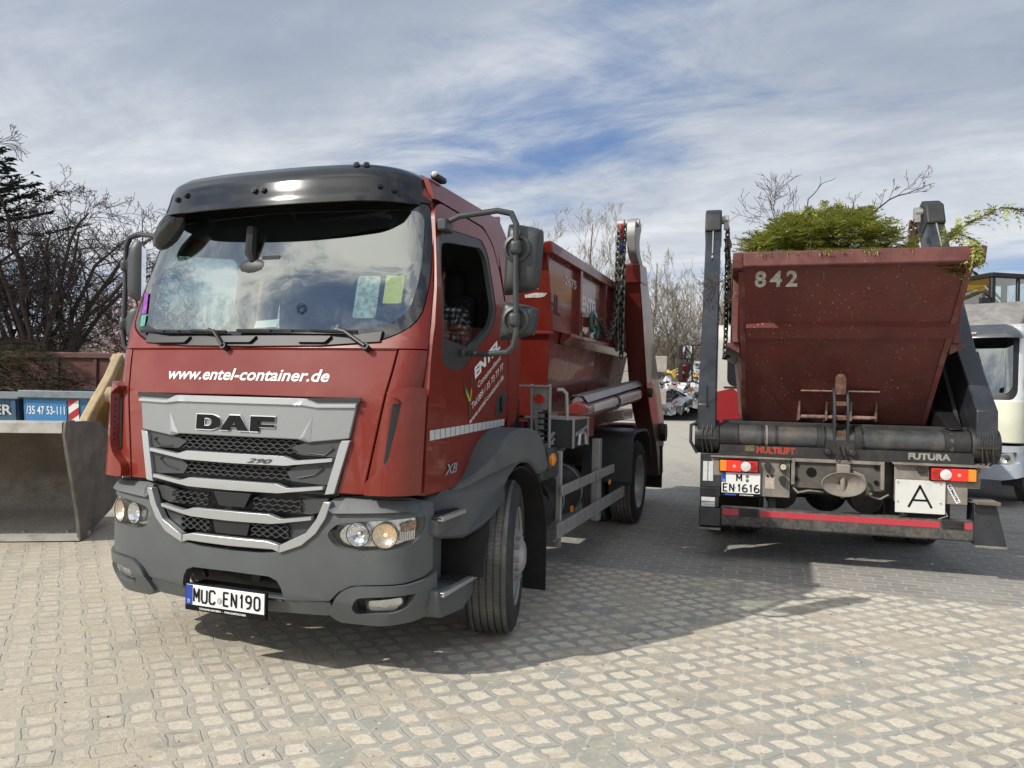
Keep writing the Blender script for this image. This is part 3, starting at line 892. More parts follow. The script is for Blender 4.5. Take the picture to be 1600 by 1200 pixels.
# lip between hood and windscreen
mb = MB()
mb.sheet(lambda u, v, o: front1(-0.9 + 1.8 * u, 1.755 + 0.02 * v, 0.004 - 0.03 * v + o), 36, 2, 0.004)
mb.build('bonnet_lip', M_red, cabp)
for sg in (-1, 1):
    def fs(x, z, off=0.0, sg=sg):
        p = C1(x, z, off); return (sg * p[0], p[1], p[2])
    sd = C1.s_at_y(-1.058, 1.2)
    corner = [(0.910, 1.758), (1.03, 1.758), (shell_edge(1.72), 1.758), (shell_edge(1.5), 1.5), (shell_edge(1.2), 1.2), (shell_edge(1.02), 1.005), (0.785, 1.005), (0.895, 1.65)]
    wrap([corner], fs, 0.03, 0.0, (0.04, 0.08)).build('corner_panel', M_red, cabp, bevel=0.005)
    e = [shell_edge(1.5) - 0.02, shell_edge(1.05) - 0.02]
    lip = rnd([(0.885, 1.535), (0.99, 1.565), (e[0], 1.560), (e[1], 1.012), (0.800, 1.012), (0.800, 1.075), (0.905, 1.150), (0.955, 1.490)], [.015, .01, .02, .02, .01, .03, .07, .02], 4)
    o = wrap([lip], fs, 0.060, 0.055, (0.04, 0.08)).build('air_deflector', M_red, cabp, bevel=0.012, seg=3)
    duct = MB()
    for i in range(9):
        t = (i + 0.5) / 9; z = 1.17 + 0.30 * t; x = 0.912 + 0.046 * t
        p = Vector(fs(x + 0.004, z, 0.022))
        duct.obox(p, (0.016, 0.04, 0.007), (0, 0, 0))
    duct.build('duct_slat', M_black, o)
    wrap([rnd([(0.912, 1.478), (0.948, 1.478), (0.906, 1.165), (0.88, 1.165)], 0.01)], fs, 0.004, 0.006, (0, 0.08)).build('duct', M_black, o)

# --- silver brand panel
pan = mir([(0, 1.494), (0.46, 1.494), (0.50, 1.494), (0.728, 1.490), (0.690, 1.290), (0.45, 1.262), (0.395, 1.276), (0, 1.276)])
brand = wrap([pan], front1, 0.03, 0.020, (0.05, 0.1)).build('brand_panel', M_silverd, cabp, bevel=0.006)
top = mir([(0, 1.492), (0.425, 1.492), (0.50, 1.462), (0.722, 1.468), (0.722, 1.452), (0.50, 1.447), (0.41, 1.458), (0, 1.458)])
wrap([top], front1, 0.016, 0.034, (0.05, 0.1)).build('panel_edge', M_silver, brand, bevel=0.003)
wrap([mir([(0.43, 1.496), (0.745, 1.504), (0.742, 1.480), (0.50, 1.474)])[:4]], front1, 0.01, 0.026, (0.05, 0)).build('panel_seal', M_black, brand)
wrap([[(-0.43, 1.496), (-0.745, 1.504), (-0.742, 1.480), (-0.50, 1.474)]], front1, 0.01, 0.026, (0.05, 0)).build('panel_seal', M_black, brand)
for sg in (-1, 1):
    mb = MB()
    a = [front1(sg * x, z, o_) for x, z, o_ in ((0.47, 1.265, 0.021), (0.40, 1.278, 0.021), (0.475, 1.40, 0.021), (0.435, 1.29, 0.036))]
    mb.add(a, [(0, 1, 3), (1, 2, 3), (2, 0, 3)])
    mb.build('panel_crease', M_silver, brand, smooth=False)
# brand letters drawn as wide block shapes
def letters_daf(ex, off, th, matl, name, par):
    def L(pl): return [[(x + ex * (1 if x > cx else -1), z) for x, z in q] for q in pl]
    x0 = -0.262; H0, H1 = 1.309, 1.391
    mb = MB()
    def P(pts): return [(x0 + a, H0 + b) for a, b in pts]
    D = rnd(P([(0, 0), (0.118, 0), (0.163, 0.022), (0.163, 0.062), (0.118, 0.082), (0, 0.082)]), [0, .03, .02, .02, .03, 0], 4)
    Dh = rnd(P([(0.052, 0.020), (0.090, 0.020), (0.108, 0.032), (0.108, 0.052), (0.090, 0.062), (0.052, 0.062)]), [0, .012, .01, .01, .012, 0], 3)
    A = P([(0.168, 0), (0.225, 0.082), (0.292, 0.082), (0.352, 0), (0.288, 0), (0.276, 0.017), (0.233, 0.017), (0.223, 0)])
    Ah = P([(0.247, 0.034), (0.264, 0.034), (0.2585, 0.060)])
    F_ = P([(0.365, 0), (0.418, 0), (0.418, 0.024), (0.515, 0.024), (0.515, 0.039), (0.418, 0.039), (0.418, 0.056), (0.515, 0.056), (0.515, 0.082), (0.365, 0.082)])
    def grow(pl, e):
        c = Vector((sum(p[0] for p in pl) / len(pl), sum(p[1] for p in pl) / len(pl)))
        sx = max(p[0] for p in pl) - min(p[0] for p in pl); sz = max(p[1] for p in pl) - min(p[1] for p in pl)
        return [(c.x + (p[0] - c.x) * (1 + 2 * e / sx), c.y + (p[1] - c.y) * (1 + 2 * e / sz)) for p in pl]
    wrap([grow(D, ex), grow(Dh, -ex)], front1, th, off, (0, 0), mb)
    wrap([grow(A, ex), grow(Ah, -ex * 0.5)], front1, th, off, (0, 0), mb)
    wrap([grow(F_, ex)], front1, th, off, (0, 0), mb)
    return mb.build(name, matl, par, smooth=False)
lb = letters_daf(0.004, 0.029, 0.010, M_chrome, 'letter_edge', brand)
letters_daf(0.0, 0.033, 0.010, M_ink, 'lettering', brand)
lettering('www.entel-container.de', lambda x, z: front1(-0.548 + x, 1.588 + z - 0.006, 0.0025), 1.086, 0.066, M_white, cabp, bold=0.018, shear=0.2)

# --- upper grille: recess, mesh, three bars
def lattice(x0, x1, z0, z1, off, mb, cw=0.052, ch=0.020, fn=None):
    fn = fn or front1
    """open mesh of flat hexagons, cut from wavy strips"""
    rows = max(1, round((z1 - z0) / ch))
    for r_ in range(rows + 1):
        z = z0 + (z1 - z0) * r_ / rows
        pts = []
        n_ = int((x1 - x0) / (cw / 4))
        for i in range(n_ + 1):
            x = x0 + (x1 - x0) * i / n_
            ph = (x / cw + 0.5 * (r_ % 2)) % 1.0
            w = 0.0055 * max(-1, min(1, 2.2 * math.cos(2 * math.pi * ph)))
            pts.append((x, z + w))
        vs = []; fs = []
        for x, z_ in pts:
            vs += [fn(x, z_ + 0.0028, off), fn(x, z_ - 0.0028, off), fn(x, z_ - 0.004, off - 0.02), fn(x, z_ + 0.004, off - 0.02)]
        for i in range(len(pts) - 1):
            a = 4 * i; b_ = a + 4
            fs += [(a, b_, b_ + 1, a + 1), (a + 1, b_ + 1, b_ + 2, a + 2), (a + 3, b_ + 3, b_, a)]
        mb.add(vs, fs)
gr = bpy.data.objects.new('upper_grille', None); COL.objects.link(gr); gr.parent = cabp
gr.location = (0, 0, 0)
wrap([mir([(0, 1.285), (0.68, 1.285), (0.615, 0.985), (0, 0.985)])], front1, 0.02, -0.050, (0.08, 0.1)).build('grille_back', M_black, gr)
for sg in (-1, 1):   # dark side fairings inside the silver uprights
    def fsg(x, z, off=0.0, sg=sg): return front1(sg * x, z, off)
    wrap([rnd([(0.655, 1.283), (0.45, 1.262), (0.35, 1.235), (0.41, 1.195), (0.595, 1.190), (0.628, 1.19)], 0.004)], fsg, 0.03, 0.002, (0.05, 0)).build('grille_fairing', M_grille, gr, bevel=0.003)
    wrap([rnd([(0.635, 1.19), (0.60, 1.165), (0.40, 1.145), (0.33, 1.10), (0.36, 1.055), (0.54, 1.045), (0.598, 1.05)], 0.004)], fsg, 0.03, 0.0, (0.05, 0)).build('grille_fairing', M_grille, gr, bevel=0.003)
    for (a, b_, c, d_) in ((0.60, 1.235, 0.455, 1.207), (0.545, 1.13, 0.40, 1.075)):
        mb = MB()
        mb.tube([front1(sg * (a - 0.02), b_ + 0.012, 0.007), front1(sg * a, b_, 0.007), front1(sg * (a - 0.05), c if False else b_ - 0.035, 0.007), front1(sg * c, d_, 0.007)], 0.003, 5)
        mb.build('grille_line', M_mesh, gr)
    up = [(0.700, 1.283), (0.650, 1.279), (0.640, 1.262), (0.571, 0.998), (0.623, 1.005), (0.692, 1.27)]
    wrap([up], fsg, 0.035, 0.022, (0, 0.08)).build('grille_upright', M_silver, gr, bevel=0.006)
mb = MB()
lattice(-0.47, 0.47, 1.205, 1.262, -0.006, mb)
mb.build('grille_mesh', M_mesh, gr, smooth=False)
mb = MB(); lattice(-0.43, 0.43, 1.065, 1.125, -0.006, mb)
mb.build('grille_mesh', M_mesh, gr, smooth=False)
def bar(zc, xe, xk, name='grille_bar', par=None, depth=0.030):
    """silver blade: wide flat middle between x=+-xk, thin ends out to xe"""
    pl = mir([(0, zc + 0.004), (xk - 0.035, zc + 0.004), (xk + 0.035, zc - 0.016), (xe, zc + 0.006), (xe, zc - 0.012), (xk + 0.05, zc - 0.036), (xk - 0.02, zc - 0.045), (0, zc - 0.048)])
    return wrap([pl], front1, 0.035, depth, (0.05, 0)).build(name, M_silver, par, bevel=0.008, seg=2)
b1 = bar(1.182, 0.605, 0.355, par=gr)
lettering('290', lambda x, z: front1(0.095 + x, 1.142 + z, 0.034), 0.16, 0.026, M_mesh, b1, bold=0.02, shear=0.45)
bar(1.036, 0.562, 0.32, par=gr)

# --- bumper
B1 = Cab([(0.30, -1.19), (0.36, -1.22), (0.45, -1.262), (0.56, -1.272), (0.80, -1.275), (0.93, -1.262), (1.0, -1.20)],
         [(0.30, 1.02), (0.36, 1.045), (0.45, 1.06), (0.90, 1.06), (1.0, 1.035)], 0.25, 12)
def bf(x, z, off=0.0): return B1(x, z, off)
BG = Cab([(0.3, -1.272)], [(0.3, 1.06)], 0.25, 12)
def bg_(x, z, off=0.0): return BG(x, z, off)
ub = [(0.640, 0.985), (0.605, 0.955), (0.565, 0.89), (0.515, 0.80), (0.43, 0.725), (0.31, 0.682), (0.20, 0.668), (0, 0.664)]
SE = B1.s_at_y(-0.955, 0.7)
upper = mir([(0.650, 0.985), (0.80, 0.995), (1.0, 0.985), (SE - 0.01, 0.95), (SE, 0.92), (SE, 0.60), (1.12, 0.575), (1.0, 0.555), (0.82, 0.545), (0.72, 0.535), (0.655, 0.50), (0.60, 0.445), (0.34, 0.425), (0.315, 0.50), (0.29, 0.53), (0.25, 0.545), (0, 0.548)])
upper = upper[:len(upper)]
upr = [p for p in upper if True]
outl = [(0, 0.664)][:0]
half = [(0, 0.664)] + ub[::-1][1:] + [(0.650, 0.985), (0.80, 0.995), (1.0, 0.985), (SE - 0.02, 0.95), (SE, 0.92), (SE, 0.60), (1.12, 0.575), (1.0, 0.555), (0.82, 0.545), (0.72, 0.535), (0.655, 0.50), (0.60, 0.445), (0.34, 0.425), (0.325, 0.49), (0.30, 0.53), (0.25, 0.548), (0, 0.552)]
outline = half + [(-x, z) for x, z in half[::-1] if x > 1e-6]
hl_r = rnd([(0.585, 0.795), (0.635, 0.848), (0.80, 0.872), (1.12, 0.895), (1.125, 0.85), (1.08, 0.765), (0.95, 0.728), (0.72, 0.712), (0.63, 0.735)], [.03, .04, .1, .02, .03, .06, .1, .1, .04], 4)
hl_l = [(-x, z) for x, z in hl_r]
bump = wrap([outline, hl_r, hl_l], bf, 0.05, 0.0, (0.05, 0.05)).build('bumper', M_plast, cabp, bevel=0.010, seg=2)
# ledge that overhangs the lamps
for sg in (-1, 1):
    def bs(x, z, off=0.0, sg=sg): return bf(sg * x, z, off)
    led = [(0.60, 0.975), (0.66, 0.985), (1.0, 0.975), (SE - 0.13, 0.950), (SE - 0.14, 0.915), (1.0, 0.925), (0.62, 0.905), (0.585, 0.93)]
    wrap([rnd(led, 0.01)], bs, 0.04, 0.024, (0.05, 0)).build('bumper_ledge', M_plast, bump, bevel=0.012, seg=3)
    # lower valance with fog lamp pocket
    val = rnd([(0.62, 0.43), (0.665, 0.498), (0.735, 0.533), (0.85, 0.540), (1.02, 0.548), (1.12, 0.566), (SE + 0.02, 0.590), (SE + 0.02, 0.40), (1.05, 0.345), (0.85, 0.318), (0.64, 0.325), (0.585, 0.365)], [.03, .03, .03, .02, .02, .02, .01, .02, .05, .05, .02, .02], 3)
    fog = rnd([(0.72, 0.415), (0.755, 0.475), (0.85, 0.487), (1.06, 0.500), (1.02, 0.435), (0.94, 0.398), (0.74, 0.382)], [.02, .02, .03, .01, .03, .03, .02], 3)
    vo = wrap([val, fog], bs, 0.06, 0.018, (0.05, 0.05)).build('bumper_valance', M_plast, bump, bevel=0.012, seg=3)
    fl = wrap([fog], bs, 0.02, -0.050, (0.05, 0)).build('fog_lamp', M_plastd, cabp)
    fr_ = wrap([rnd([(0.80, 0.400), (0.81, 0.455), (0.99, 0.477), (1.0, 0.452), (0.94, 0.405)], 0.015)], bs, 0.015, -0.020, (0.04, 0)).build('fog_reflector', M_lampbody, fl)
    wrap([rnd([(0.79, 0.393), (0.80, 0.462), (1.0, 0.483), (1.005, 0.448), (0.94, 0.398)], 0.015)], bs, 0.0, -0.008, (0.04, 0)).build('fog_glass', M_glasscl, fl, fix=False)
    # head lamp
    hl = wrap([hl_r], bs, 0.02, -0.075, (0.05, 0)).build('headlight', M_plastd, cabp)
    mb = MB()
    inner = rnd([(0.632, 0.785), (0.67, 0.838), (0.80, 0.862), (1.09, 0.885), (1.095, 0.84), (1.05, 0.772), (0.95, 0.742), (0.72, 0.730), (0.66, 0.745)], [.03, .04, .1, .02, .03, .06, .1, .1, .04], 4)
    wrap([inner], bs, 0.012, -0.050, (0.05, 0), mb)
    mb.build('lamp_reflector', M_lampbody, hl)
    for i, (cx, rr) in enumerate(((0.755, 0.060), (0.900, 0.064))):
        c = Vector(bs(cx, 0.800, -0.048)); nrm = (Vector(bs(cx, 0.800, 0.0)) - Vector(bs(cx, 0.800, -0.1))).normalized()
        mb = MB()
        mb.lathe([(0.012, 0.004), (rr * 0.45, 0.008), (rr * 0.8, 0.022), (rr, 0.040), (rr + 0.003, 0.041), (rr + 0.003, 0.0)], c, nrm, 10 if i == 0 else 26)
        mb.build('lamp_bowl', M_chrome if i == 0 else M_lampwarm, hl, smooth=(i == 1))
        mb = MB(); mb.ball(c + nrm * 0.014, 0.011, 10, 6)
        mb.build('bulb', M_bulb if i == 1 else M_clearlens, hl)
        mb = MB()
        rm = [c + nrm * 0.041 + (Vector((0, 0, 1)) * math.cos(a) + nrm.cross(Vector((0, 0, 1))) * math.sin(a)) * (rr + 0.002) for a in [2 * math.pi * q / 28 for q in range(29)]]
        mb.tube(rm, 0.0028, 5, caps=False); mb.build('bowl_ring', M_plastd, hl)
    mb = MB()   # ribbed clear section beside the bowls
    for q in range(9):
        xx = 0.985 + 0.011 * q
        mb.tube([bs(xx, 0.765 + 0.001 * q, -0.030), bs(xx, 0.815 + 0.002 * q, -0.030)], 0.0045, 5)
    mb.build('lens_rib', M_lampbody, hl)
    # indicator corner and sidelight glow
    wrap([rnd([(0.985, 0.852), (1.075, 0.872), (1.078, 0.825), (1.0, 0.812)], 0.01)], bs, 0.012, -0.022, (0, 0)).build('indicator', mat('amber inner', (0.22, 0.11, 0.07), 0.15, coat=0.8, metal=0.3, var=0.7, vscale=60), hl)
    for cz in (0.85, ): 
        c = Vector(bs(0.838, 0.80, -0.036)); mb = MB(); mb.ball(c, 0.007, 10, 6); mb.build('side_lamp', M_bulb, hl)
    wrap([hl_r], bs, 0.0, -0.006, (0.05, 0.04)).build('lamp_glass', M_glasscl, hl, fix=False)
# centre lower strip, step recess, tow cover
wrap([mir([(0, 0.432), (0.345, 0.432), (0.60, 0.440), (0.61, 0.365), (0.56, 0.350), (0, 0.338)])], bf, 0.05, -0.004, (0.06, 0)).build('bumper_strip', M_plast, bump, bevel=0.008)
wrap([mir([(0, 0.67), (0.5, 0.66), (0.5, 0.40), (0, 0.40)])], bf, 0.02, -0.20, (0.1, 0)).build('bumper_recess', M_black, bump)
mb = MB(); mb.box(-0.33, 0.33, -1.25, -1.08, 0.418, 0.430); mb.build('step_board', M_plastd, bump)
mb = MB(); mb.cyl((0.06, -1.12, 0.49), (0.06, -1.02, 0.49), 0.03, 12); mb.tube([(-0.28, -1.14, 0.50), (-0.30, -1.10, 0.46)], 0.012, 8); mb.build('towing_pin', M_chassis, bump)
# dark gap between bumper and cab
mb = MB()
mb.sheet(lambda u, v, o: (lambda p: (p[0], p[1], p[2]))(C1((u - 0.5) * 2.3, 0.94 + 0.09 * v, -0.09 + o)), 40, 1, 0.01)
mb.build('gap_liner', M_black, cabp)
# lower grille set in the bumper
lg = bpy.data.objects.new('lower_grille', None); COL.objects.link(lg); lg.parent = cabp
wrap([mir([(0, 0.985), (0.60, 0.98), (0.55, 0.86), (0.47, 0.75), (0.30, 0.68), (0, 0.67)])], bg_, 0.02, -0.085, (0.08, 0.1)).build('grille_back', M_black, lg)
mb = MB()
def lat2(x0, x1, z0, z1):
    n0 = len(mb.v)
    lattice(x0, x1, z0, z1, -0.012, mb, fn=bg_)
for a_, b_, z0_, z1_ in ((-0.44, -0.16, 0.900, 0.950), (0.14, 0.43, 0.900, 0.950), (-0.36, -0.15, 0.760, 0.812), (0.13, 0.36, 0.760, 0.812)):
    mb = MB(); lat2(a_, b_, z0_, z1_)
    mb.build('grille_mesh', M_mesh, lg, smooth=False)
for sg in (-1, 1):
    def bs(x, z, off=0.0, sg=sg): return bg_(sg * x, z, off)
    wrap([rnd([(0.58, 0.975), (0.49, 0.972), (0.42, 0.955), (0.40, 0.905), (0.35, 0.885), (0.48, 0.885), (0.535, 0.90)], 0.004)], bs, 0.03, -0.030, (0.05, 0)).build('grille_fairing', M_grille, lg, bevel=0.003)
    wrap([rnd([(0.52, 0.865), (0.40, 0.845), (0.33, 0.81), (0.33, 0.755), (0.37, 0.735), (0.46, 0.785)], 0.004)], bs, 0.03, -0.030, (0.05, 0)).build('grille_fairing', M_grille, lg, bevel=0.003)
    u_out = [(0.632, 0.962), (0.595, 0.985), (0.545, 0.978), (0.535, 0.93), (0.505, 0.845), (0.44, 0.775), (0.335, 0.732), (0.320, 0.690), (0.44, 0.722), (0.53, 0.79), (0.585, 0.875)]
    u_out = [(0.612, 0.962), (0.572, 0.962), (0.532, 0.868), (0.475, 0.795), (0.325, 0.722), (0.322, 0.680), (0.45, 0.728), (0.53, 0.795), (0.582, 0.875)]
    wrap([u_out], bs, 0.04, 0.016, (0.05, 0.05)).build('grille_frame', M_silver, lg, bevel=0.006)
wrap([rnd(mir([(0, 0.975), (0.125, 0.975), (0.085, 0.90), (0, 0.90)]), 0.006)], bg_, 0.03, -0.010, (0.06, 0)).build('sensor_cover', M_black, lg, bevel=0.004)
wrap([rnd(mir([(0, 0.82), (0.125, 0.82), (0.105, 0.75), (0, 0.75)]), 0.006)], bg_, 0.03, -0.010, (0.06, 0)).build('sensor_cover', M_black, lg, bevel=0.004)
def bar2(zc, xe, xk):
    pl = mir([(0, zc + 0.004), (xk - 0.035, zc + 0.004), (xk + 0.035, zc - 0.016), (xe, zc + 0.008), (xe, zc - 0.010), (xk + 0.05, zc - 0.036), (xk - 0.02, zc - 0.045), (0, zc - 0.048)])
    return wrap([pl], bg_, 0.035, 0.008, (0.05, 0)).build('grille_bar', M_silver, lg, bevel=0.008)
bar2(0.872, 0.50, 0.285)
pl = mir([(0, 0.738), (0.245, 0.738), (0.32, 0.722), (0.322, 0.680), (0.28, 0.694), (0, 0.690)])
wrap([pl], bg_, 0.035, 0.014, (0.05, 0)).build('grille_bar', M_silver, lg, bevel=0.008)

# --- number plate
pb = bpy.data.objects.new('number_plate', None); COL.objects.link(pb); pb.parent = cabp; pb.location = (0, -1.292, 0.0)
mb = MB(); mb.box(-0.268, 0.268, -0.006, 0.012, 0.322, 0.470); mb.build('plate_holder', M_ink, pb, bevel=0.004)
mb = MB(); mb.box(-0.258, 0.258, -0.010, -0.004, 0.354, 0.463); mb.build('plate', M_plate, pb, bevel=0.002)
mb = MB(); mb.box(-0.256, -0.214, -0.0125, -0.009, 0.355, 0.462); mb.build('plate_band', M_eu, pb)
def pf(x0, z0, y=-0.0125): return lambda x, z: (x0 + x, y, z0 + z)
plate_text('MUC', -0.208, 0.369, 0.045, 0.080, 0.008, -0.0128, pb)
plate_text('EN', -0.008, 0.369, 0.042, 0.080, 0.009, -0.0128, pb)
plate_text('190', 0.100, 0.369, 0.044, 0.080, 0.010, -0.0128, pb)
lettering('D', pf(-0.243, 0.366, -0.0135), 0.014, 0.018, M_white, pb)
mb = MB(); mb.lathe([(0.017, 0), (0.017, 0.0015), (0.013, 0.002), (0.0004, 0.002)], (-0.0315, -0.0105, 0.395), (0, -1, 0), 18); mb.build('plate_seal', mat('grey seal', (0.35, 0.36, 0.36), 0.4, var=0.4, vscale=120), pb)
lettering('TSCHANN BAYERN  -  POING/MÜNCHEN', pf(-0.17, 0.332, -0.0075), 0.31, 0.013, M_white, pb, bold=0.02)

# --- roof, side shells, doors
mb = MB()
ZR = [2.74, 2.782, 2.80]
INS = [0.0, -0.06, -0.20]
def roof_ring(z, ins):
    s1 = C1.s_at_y(REAR - 0.02, 2.74)
    pts = []
    for i in range(41):
        u = -1 + 2 * i / 40
        p = C1(u * s1, 2.74, ins)
        pts.append((p[0], p[1], z))
    return pts
rings = [roof_ring(z, i_) for z, i_ in zip(ZR, INS)]
vs = [p for r_ in rings for p in r_]
fs = []
for j in range(2):
    for i in range(40): fs.append((j * 41 + i, j * 41 + i + 1, (j + 1) * 41 + i + 1, (j + 1) * 41 + i))
fs.append(tuple(82 + i for i in range(41)))
mb.add(vs, fs)
mb.build('roof', M_red, cabp)
mb = MB()
mb.box(-1.04, 1.04, REAR - 0.03, REAR, 1.4, 2.0); mb.box(-0.96, 0.96, REAR - 0.03, REAR - 0.001, 2.0, 2.5); mb.box(-0.88, 0.88, REAR - 0.03, REAR - 0.002, 2.5, 2.775); mb.box(-0.97, 0.97, REAR - 0.10, REAR - 0.07, 0.98, 1.42)
mb.build('rear_wall', M_red, cabp)
# beacon-like marker lamps on the roof edge
for sg in (-1, 1):
    mb = MB()
    c = Vector((sg * 0.89, -0.62, 2.775))
    mb.obox(c, (0.05, 0.13, 0.035), (0, 0, 0))
    lmp = mb.build('roof_lamp', M_black, cabp, bevel=0.012)
    mb = MB(); mb.ball((c.x, c.y - 0.045, c.z + 0.012), 0.026, 12, 8, (0.9, 1.2, 0.8)); mb.build('lamp_lens', M_clearlens, lmp)
for sg in (-1, 1):
    sf = side1(sg)
    # whole side as panel with hole for the door
    door = rnd([(doorfront(1.0), 1.0), (doorfront(1.3), 1.3), (doorfront(1.75), 1.75), (doorfront(1.95), 1.95), (doorfront(2.3), 2.3), (-0.79, 2.56), (-0.70, 2.615), (-0.05, 2.60), (0.07, 2.52), (0.135, 2.35), (0.165, 1.6), (0.165, 1.38), (0.12, 1.32), (-0.25, 1.28), (-0.52, 1.02), (-0.75, 1.0)],
               [0, 0, .1, .1, .1, .05, .05, .1, .08, .1, .1, .04, .05, .1, .1, .05], 4)
    door_hole = [(p[0] + (0.008 if p[0] > -0.4 else -0.0) , p[1] + (0.006 if p[1] > 2.4 else 0)) for p in door]
    # rear quarter and header
    q = [(0.175, 2.5), (0.175, 1.3), (0.33, 1.33), (0.385, 1.45), (REAR, 1.7), (REAR, 2.60), (0.36, 2.745), (doorfront(2.74), 2.745), (doorfront(2.62), 2.625), (-0.70, 2.628), (-0.04, 2.613), (0.085, 2.53), (0.15, 2.35)]
    wrap([rnd(q, [0, 0, .03, .04, .05, .04, .04, 0, 0, 0, .03, .05, .05])], sf, 0.03, 0.0, (0.2, 0.1)).build('side_panel', M_red, cabp, bevel=0.005)
    win = rnd([(-0.865, 1.715), (-0.80, 1.665), (-0.585, 1.665), (-0.50, 1.72), (-0.13, 1.93), (-0.02, 2.05), (-0.035, 2.43), (-0.11, 2.515), (-0.69, 2.475), (-0.775, 2.43), (-0.83, 2.2), (-0.875, 1.85)], [.04, .04, .05, .05, .12, .08, .08, .06, .05, .04, .05, .05], 4)
    dr = wrap([door, win], sf, 0.035, 0.0, (0.2, 0.1)).build('door', M_red, cabp, bevel=0.005)
    wfo = win
    wfi = rnd([(-0.845, 1.835), (-0.48, 1.800), (-0.155, 1.955), (-0.065, 2.06), (-0.075, 2.39), (-0.14, 2.455), (-0.66, 2.395), (-0.755, 2.37), (-0.81, 2.2)], [.02, .03, .08, .05, .06, .05, .03, .03, .05], 4)
    wrap([wfo, wfi], sf, 0.03, -0.004, (0.2, 0.1)).build('window_frame', M_plastd, dr, bevel=0.004)
    # half lowered window pane
    pane = [(-0.842, 1.84), (-0.48, 1.805), (-0.155, 1.94), (-0.40, 1.93), (-0.70, 1.935), (-0.84, 1.93)]
    if sg > 0: wrap([pane], sf, 0.0, -0.030, (0.3, 0.2)).build('window_pane', M_glasside, dr, fix=False)
    else: wrap([wfi], sf, 0.0, -0.020, (0.3, 0.2)).build('window_pane', M_glass, dr, fix=False)
    hd = wrap([rnd([(-0.055, 1.385), (0.075, 1.385), (0.105, 1.42), (0.14, 1.545), (0.02, 1.545), (-0.035, 1.50)], 0.02)], sf, 0.02, 0.004, (0, 0)).build('door_handle', M_plastd, dr, bevel=0.006)
    mb = MB(); mb.obox(Vector(sf(0.03, 1.46, 0.014)), (0.014, 0.022, 0.10), (0, 0, 0)); mb.build('handle_grip', M_black, hd, bevel=0.004)
    # reflective strip
    mb = MB()
    for i in range(17):
        a0 = -1.005 + 1.12 * i / 17; a1 = a0 + 1.12 / 17 - 0.006
        z0, z1 = lerp_tab([(-1.0, 1.284), (0.12, 1.318)], a0), lerp_tab([(-1.0, 1.338), (0.12, 1.362)], a0)
        mb.add([sf(a0, z0, 0.003), sf(a1, z0 + 0.001, 0.003), sf(a1, z1 + 0.001, 0.003), sf(a0, z1, 0.003)], [(0, 1, 2, 3)])
    mb.build('reflective_strip', M_reflect, dr, smooth=False)
    if sg > 0:
        # slanted company lettering on the door
        def dt(y0, z0, ang):
            ca, sa = math.cos(R(ang)), math.sin(R(ang))
            return lambda x, z: sf(y0 + x * ca - z * sa * 0.4, z0 + x * sa + z * ca, 0.003)
        lettering('www.entel-container.de', dt(-0.475, 1.345, 27), 0.62, 0.040, M_white, dr, bold=0.004)
        lettering('Tel.089 / 35 73 77 77', dt(-0.445, 1.432, 27), 0.58, 0.044, M_white, dr, bold=0.004)
        lettering('Containerdienst', dt(-0.355, 1.562, 27), 0.42, 0.040, M_white, dr, bold=0.004)
        lettering('ENTEL', dt(-0.405, 1.615, 27), 0.46, 0.078, M_white, dr, bold=0.05)
        # bird emblem
        E_ = MB()
        def em(pl): E_.add([sf(y, z, 0.0035) for y, z in pl], [tuple(range(len(pl)))])
        em([(-0.575, 1.625), (-0.560, 1.590), (-0.495, 1.540), (-0.485, 1.500), (-0.515, 1.495), (-0.555, 1.535)])
        em([(-0.475, 1.640), (-0.445, 1.622), (-0.440, 1.590), (-0.452, 1.570), (-0.470, 1.600)])
        em([(-0.500, 1.500), (-0.470, 1.500), (-0.462, 1.400), (-0.470, 1.375), (-0.485, 1.410)])
        E_.build('bird_emblem', mat('emblem green', (0.045, 0.07, 0.04), 0.4), dr, smooth=False)
        E2 = MB()
        E2.add([sf(y, z, 0.0042) for y, z in [(-0.560, 1.565), (-0.500, 1.525), (-0.482, 1.50), (-0.462, 1.57), (-0.452, 1.545), (-0.470, 1.48), (-0.500, 1.488)]], [(0, 1, 6), (1, 2, 6), (2, 5, 6), (2, 3, 4, 5)])
        E2.build('bird_emblem', mat('emblem yellow', (0.40, 0.38, 0.05), 0.4), dr, smooth=False)
        lettering('XB', lambda x, z: sf(-0.815 + x, 1.085 + z, 0.008), 0.165, 0.056, M_silver, dr, bold=0.03, shear=0.35)
# inner floor, back, ceiling lining so the cab is closed
mb = MB()
mb.box(-1.0, 1.0, -1.0, REAR - 0.03, 1.02, 1.06)
mb.box(-0.90, 0.90, REAR - 0.06, REAR - 0.03, 1.02, 2.66)
mb.box(-0.86, 0.86, -0.72, REAR - 0.03, 2.66, 2.68)
mb.build('cab_lining', M_interior, cabp)
# dark sheet behind upper windscreen, standing in for the sun visor's shade
mb = MB()
mb.sheet(lambda u, v, o: (lambda x: C1(x, 2.395 + 0.125 * (abs(x) / 0.96) ** 2 + (0.26 - 0.125 * (abs(x) / 0.96) ** 2) * v, -0.03 - 0.03 * (1 - v) + o))(-0.96 + 1.92 * u), 30, 4, 0.02)
mb.build('visor_shade_sheet', M_interior, cabp)
